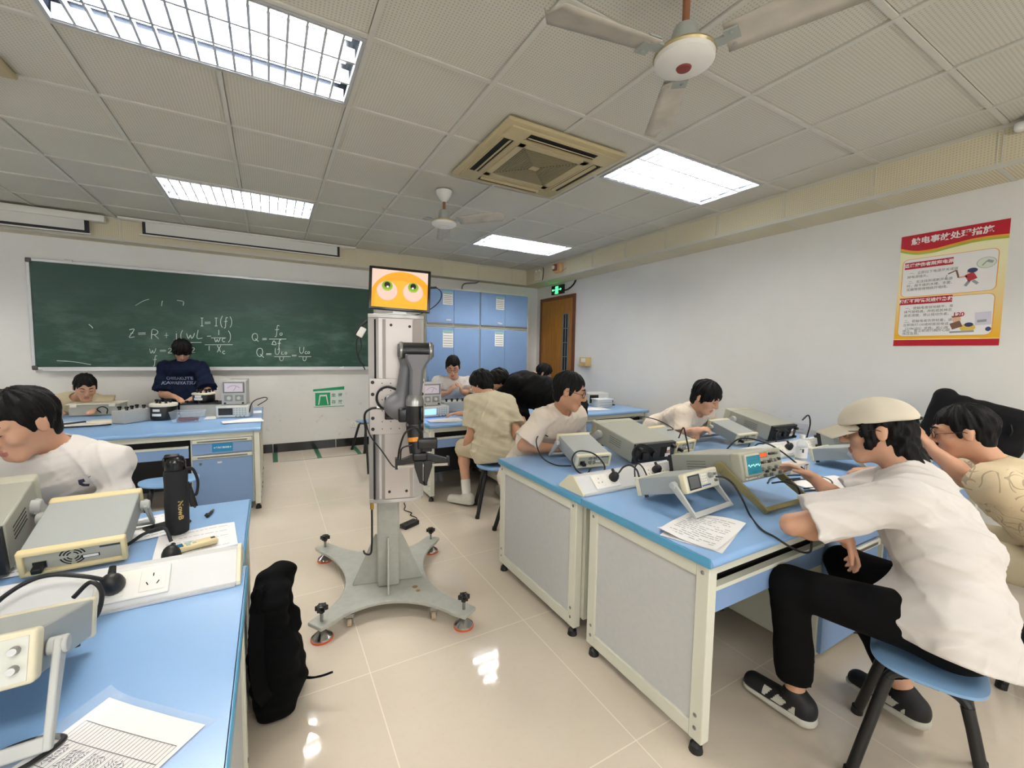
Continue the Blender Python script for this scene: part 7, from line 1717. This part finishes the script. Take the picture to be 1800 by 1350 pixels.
# man with black glasses behind the far right bench
RT = nrm(X3(-0.97, -0.22, 0))
person('person with black glasses in a cream T-shirt leaning over the right bench', atd(1001, 690, 3.0), (0.70, -0.66, -0.22), atd(987, 721, 3.12), X3(2.66, -.02, .57), RT,
    dict(e=[X3(2.96, -.22, .84), X3(2.40, -.36, .835)], w=[X3(2.79, -.40, .82), X3(2.62, -.48, .82)], n=[(0, 0, -1), (0, 0, -1)], curl=[.5, .5]),
    dict(k=[X3(2.78, -.58, .56), X3(2.48, -.58, .56)], a=[X3(2.76, -.52, .10), X3(2.50, -.52, .10)]), M_TEEC, M_PGRY, skin=M_SKIN2, hs=1.10, hair='short', glasses=True, res=.0065, sleeve=.78, sleeve_r=.098, sw=.195, girth=1.12)
stool(2.66, .02, rd(0), 'blue stool under the man with black glasses')
# man leaning by the wall
RT = nrm(X3(-0.98, -0.1, 0))
person('person in a cream T-shirt bent over the bench by the right wall', atd(1240, 700, 3.45), (0.18, -0.90, -0.42), atd(1224, 720, 3.55), X3(3.95, .02, .57), RT,
    dict(e=[X3(4.24, -.42, .84), atd(1196, 768, 3.42)], w=[X3(4.03, -.54, .83), atd(1218, 757, 3.25)], d=[None, (.4, -.3, .1)], n=[(0, 0, -1), (.3, .2, -.9)], curl=[.5, .8]),
    dict(k=[X3(4.12, -.42, .56), X3(3.78, -.42, .56)], a=[X3(4.10, -.36, .10), X3(3.80, -.36, .10)]), M_TEEC, M_PGRY, hs=1.08, hair='fringe', res=.007, sleeve=.74, sleeve_r=.096, sw=.195, girth=1.1)
stool(3.95, .06, rd(0), 'blue stool under the man bent over by the right wall')
# man seen from behind in khaki
RT = nrm(X3(0.93, -0.37, 0))
person('person in a khaki T-shirt and shorts seen from behind on a stool', atd(845, 676, 4.10), (-0.45, 0.80, -0.40), atd(860, 692, 4.02), X3(2.70, .62, .57), RT,
    dict(e=[atd(828, 762, 4.0), atd(908, 756, 3.96)], w=[atd(817, 786, 4.1), atd(890, 785, 4.1)], d=[(-.15, .7, -.5), (-.4, .6, -.3)], n=[(.2, -.3, -1), (0, 0, -1)], curl=[.4, .4]),
    dict(k=[X3(2.50, .94, .55), X3(2.84, 1.0, .55)], a=[X3(2.50, .84, .11), X3(2.92, .86, .11)], t=[(-.6, .7, 0), (.2, 1, 0)]), M_TEEK, M_PKHA, hs=1.06, hair='mop', res=.007, sleeve=.78, sleeve_r=.086, sw=.175, girth=.96, pants_to=.2, shoes=[M_SHOEW, M_SHOEW], socks=True, hem=-.10, shd=.085)
stool(2.69, .58, rd(-22), 'blue stool under the man in khaki')
# person in black bending over
RT = nrm(X3(0.45, 0.86, -0.1))
person('person in black bending low over the bench behind the man in khaki', atd(876, 672, 4.55), (-0.75, 0.35, -0.55), atd(898, 668, 4.52), X3(3.66, .74, .86), RT,
    dict(e=[atd(850, 726, 4.5), atd(918, 742, 4.32)], w=[atd(809, 727, 4.48), atd(884, 742, 4.5)], d=[(-.9, .3, 0), None], n=[(0, 0, -1), (0, 0, -1)], curl=[.5, .4]),
    dict(k=[X3(3.60, .62, .52), X3(3.66, .90, .52)], a=[X3(3.68, .62, .10), X3(3.72, .90, .10)], t=[(-1, .2, 0), (-1, .2, 0)]), M_TEEB, M_PBLK, hs=1.06, hair='mop', res=.008, sleeve=.9, sleeve_r=.09, girth=1.5, up=(0, 0, 1), hem=-.08, collar=.045)
# seated man in white behind the bench
RT = nrm(X3(-0.95, 0.25, 0))
pw, iw = person('person in white behind the back bench looking down at raised hands', atd(796, 646, 5.65), (-.35, -.80, -.42), atd(798, 664, 5.72), X3(3.06, 2.72, .60), RT,
    dict(e=[atd(822, 692, 5.55), atd(772, 694, 5.6)], w=[atd(811, 688, 5.42), atd(789, 690, 5.45)], d=[(-.3, -.3, .6), (.3, -.3, .5)], n=[(-.6, .2, 0), (.6, .2, 0)], curl=[.8, .8]),
    dict(k=[X3(3.24, 2.34, .56), X3(2.90, 2.34, .56)], a=[X3(3.22, 2.40, .10), X3(2.92, 2.40, .10)]), M_TEEW, M_PGRY, hs=1.18, hair='short', glasses=True, res=.008, sleeve=.78, sleeve_r=.105, sw=.215, girth=1.15)
stool(3.06, 2.76, rd(0), 'blue stool under the man in white by the storage cabinets')
# person by the door with a hand at the head
RT = nrm(X3(-0.6, -0.8, 0))
person('person with glasses by the brown door resting head on one hand', atd(956, 657, 6.4), (.75, -.55, -.35), atd(948, 682, 6.5), X3(4.42, 2.80, .60), RT,
    dict(e=[X3(4.75, 2.45, .85), atd(936, 692, 6.25)], w=[X3(4.6, 2.2, .82), atd(940, 668, 6.18)], d=[None, (.05, .2, 1)], n=[(0, 0, -1), (.5, .5, 0)], curl=[.4, .9]),
    dict(k=[X3(4.62, 2.40, .56), X3(4.30, 2.40, .56)], a=[X3(4.62, 2.46, .10), X3(4.32, 2.46, .10)]), cloth('maroon_cotton', '4a2a30'), M_PGRY, hs=1.12, hair='fringe', glasses=True, res=.008, sleeve=.6)
stool(4.42, 2.84, rd(0), 'blue stool under the man by the brown door')
# standing person in navy
RT = nrm(X3(-0.93, 0.36, 0))
pn_, inn = person('person standing in a navy T-shirt with dark bobbed hair at the chalkboard', atd(320, 617, 5.10), (.12, -.70, -.62), atd(322, 638, 5.18), X3(-.02, 3.60, .90), RT,
    dict(e=[atd(366, 690, 5.05), atd(286, 693, 5.08)], w=[atd(340, 700, 4.82), atd(306, 697, 4.85)], d=[(-.5, -.6, -.2), (.5, -.6, -.2)], n=[(0, 0, -1), (0, 0, -1)], curl=[.5, .5]),
    dict(k=[X3(.08, 3.58, .50), X3(-.12, 3.60, .50)], a=[X3(.08, 3.62, .10), X3(-.12, 3.64, .10)]), M_NAVY, M_PBLK, hs=1.06, hair='bob', res=.008, sleeve=.86, sleeve_r=.11, sw=.20, girth=1.18, hem=-.17)
RTn = inn['right']; xd = -RTn; tm_ = MB()
for s_, dz, sz in (('CHIISAKUTE', -.03, .050), ('KAWAIIYATSU', -.085, .050)):
    me = text_mesh(s_, sz, bold=.0012); o0 = atd(324, 664, 5.18)+A(0, 0, dz+.03)-inn['fwd']*0+inn['fwd']*.25
    pts = surf_push(inn['shirt'], [o0+xd*v.co.x+A(0, 0, 1)*v.co.y for v in me.vertices], -inn['fwd'], off=.003)
    tm_.add([tuple(p) for p in pts], [list(p.vertices) for p in me.polygons])
tm_.build('shirt_lettering', mat('faded_grey_print', '8a94ab', .8), pn_, world=True, smooth=0)
# man leaning at the far left
RT = nrm(X3(-0.92, 0.38, 0))
person('person in a beige T-shirt bent low behind the far left bench', atd(150, 682, 4.42), (.32, -.82, -.40), atd(138, 699, 4.56), X3(-1.08, 3.62, .60), RT,
    dict(e=[X3(-.62, 3.34, .85), X3(-1.20, 3.30, .84)], w=[X3(-.70, 3.08, .83), X3(-1.02, 3.04, .83)], n=[(0, 0, -1), (0, 0, -1)], curl=[.4, .4]),
    dict(k=[X3(-.92, 3.28, .56), X3(-1.22, 3.28, .56)], a=[X3(-.92, 3.36, .10), X3(-1.20, 3.36, .10)]), M_BEIGE_T, M_PGRY, hs=1.10, hair='short', res=.007, sleeve=.8, sleeve_r=.1, sw=.20, girth=1.12)
stool(-1.08, 3.66, rd(0), 'blue stool under the man bent low at the far left')
# man in the white long-sleeved shirt, left foreground
RT = nrm(X3(-0.95, 0.30, 0))
pl_, il = person('person in a long-sleeved white shirt looking down at the left bench', atd(38, 748, 1.66), (-.60, -.72, -.36), atd(98, 782, 1.78), X3(.06, -.26, .57), RT,
    dict(e=[X3(.30, -.52, .85), X3(-.34, -.60, .86)], w=[X3(.18, -.64, .83), X3(-.12, -.62, .83)], n=[(0, 0, -1), (0, 0, -1)], curl=[.4, .4]),
    dict(k=[X3(.22, -.72, .56), X3(-.12, -.72, .56)], a=[X3(.22, -.66, .10), X3(-.10, -.66, .10)]), M_TEEW, M_PGRY, hs=1.10, hair='short', res=.0055, sleeve=1.85, sw=.20, girth=1.12, collar=.064, shd=.085)
stool(.06, -.22, rd(0), 'blue stool under the man in the long-sleeved white shirt')
em = MB(); o0 = atd(137, 857, 1.72)+il['fwd']*.15
pts_ = [(-.012, .020), (.004, .022), (.006, .008), (-.004, .004), (.002, -.004), (.012, -.010), (.006, -.022), (-.008, -.016), (-.014, -.002)]
pp_ = surf_push(il['shirt'], [o0+(-il['right'])*x_+A(0, 0, 1)*y_ for x_, y_ in pts_], -il['fwd'], off=.0025)
em.add([tuple(p) for p in pp_], [tuple(range(len(pts_)))]); q2 = surf_push(il['shirt'], [o0+(-il['right'])*x_+A(0, 0, 1)*y_ for x_, y_ in ((.022, .030), (.032, .036), (.033, .034), (.023, .028))], -il['fwd'], off=.0025)
em.add([tuple(p) for p in q2], [(0, 1, 2, 3)]); em.build('embroidered_mark', mat('navy_embroidery', '34344f', .8), pl_, world=True, smooth=0)
# remaining stools and the bag by the wall
stool(.16, 1.30, rd(8), 'empty blue stool half hidden behind the black water bottle')
stool(2.14, 3.66, rd(20), 'empty blue stool at the front wall behind the robot')
M_BAG2 = mat('bag_black_nylon', '111114', 0.75, spec=0.2, bump=0.4, bscale=400)
def bag2(P):
    d = sd_box(P, (4.98, -1.95, .88), (.20, .11, .31), np.array([[.96, 0, .28], [0, 1, 0], [-.28, 0, .96]])@np.array([[np.cos(.9), np.sin(.9), 0], [-np.sin(.9), np.cos(.9), 0], [0, 0, 1]]), .06)
    return d+.006*np.sin(P[:, 2]*26+P[:, 0]*16)*np.sin(P[:, 1]*28)
t = thing('backpack', 'black backpack propped on the bench end behind the man in the scribble shirt', 'backpack', (4.98, -1.80, TOPZ))
BQ = [on(u, v, 'x', 5.02) for u, v in ((1660, 698), (1792, 738), (1765, 790), (1720, 850), (1625, 800), (1632, 768))]
def bag2(P):
    c = np.mean(BQ, 0); q0 = P-np.array([0.05, 0, 0])
    d = np.full(len(P), 1e9)
    tri = [(0, 1, 2), (0, 2, 3), (0, 3, 5)]
    for a, b_, e_ in tri:
        for k in range(5):
            m0 = BQ[a]+(BQ[b_]-BQ[a])*k/4; m1 = BQ[a]+(BQ[e_]-BQ[a])*k/4
            d = smin(d, sd_cone(P, m0, m1, .045+.02*k/4, .05+.02*k/4), .05)
    d = smin(d, sd_cone(P, BQ[3], BQ[4], .06, .06), .05)
    return np.maximum(np.maximum(d+.004*np.sin(P[:, 2]*40+P[:, 1]*22)*np.sin(P[:, 1]*30), P[:, 0]-5.20), TOPZ+.002-P[:, 2])
sdf_object('bag_body', bag2, np.min(BQ, 0)-.15, np.max(BQ, 0)+.22, .010, M_BAG2, t, 2)
zp = BQ[1]+A(-.07, .02, -.03); MB().tube(spline([zp, zp+A(-.01, -.01, -.04), zp+A(0, .0, -.07)], 4), .005, 6).build('zip_pull', M_BLACK, t, world=True)
bpy.context.view_layer.update()
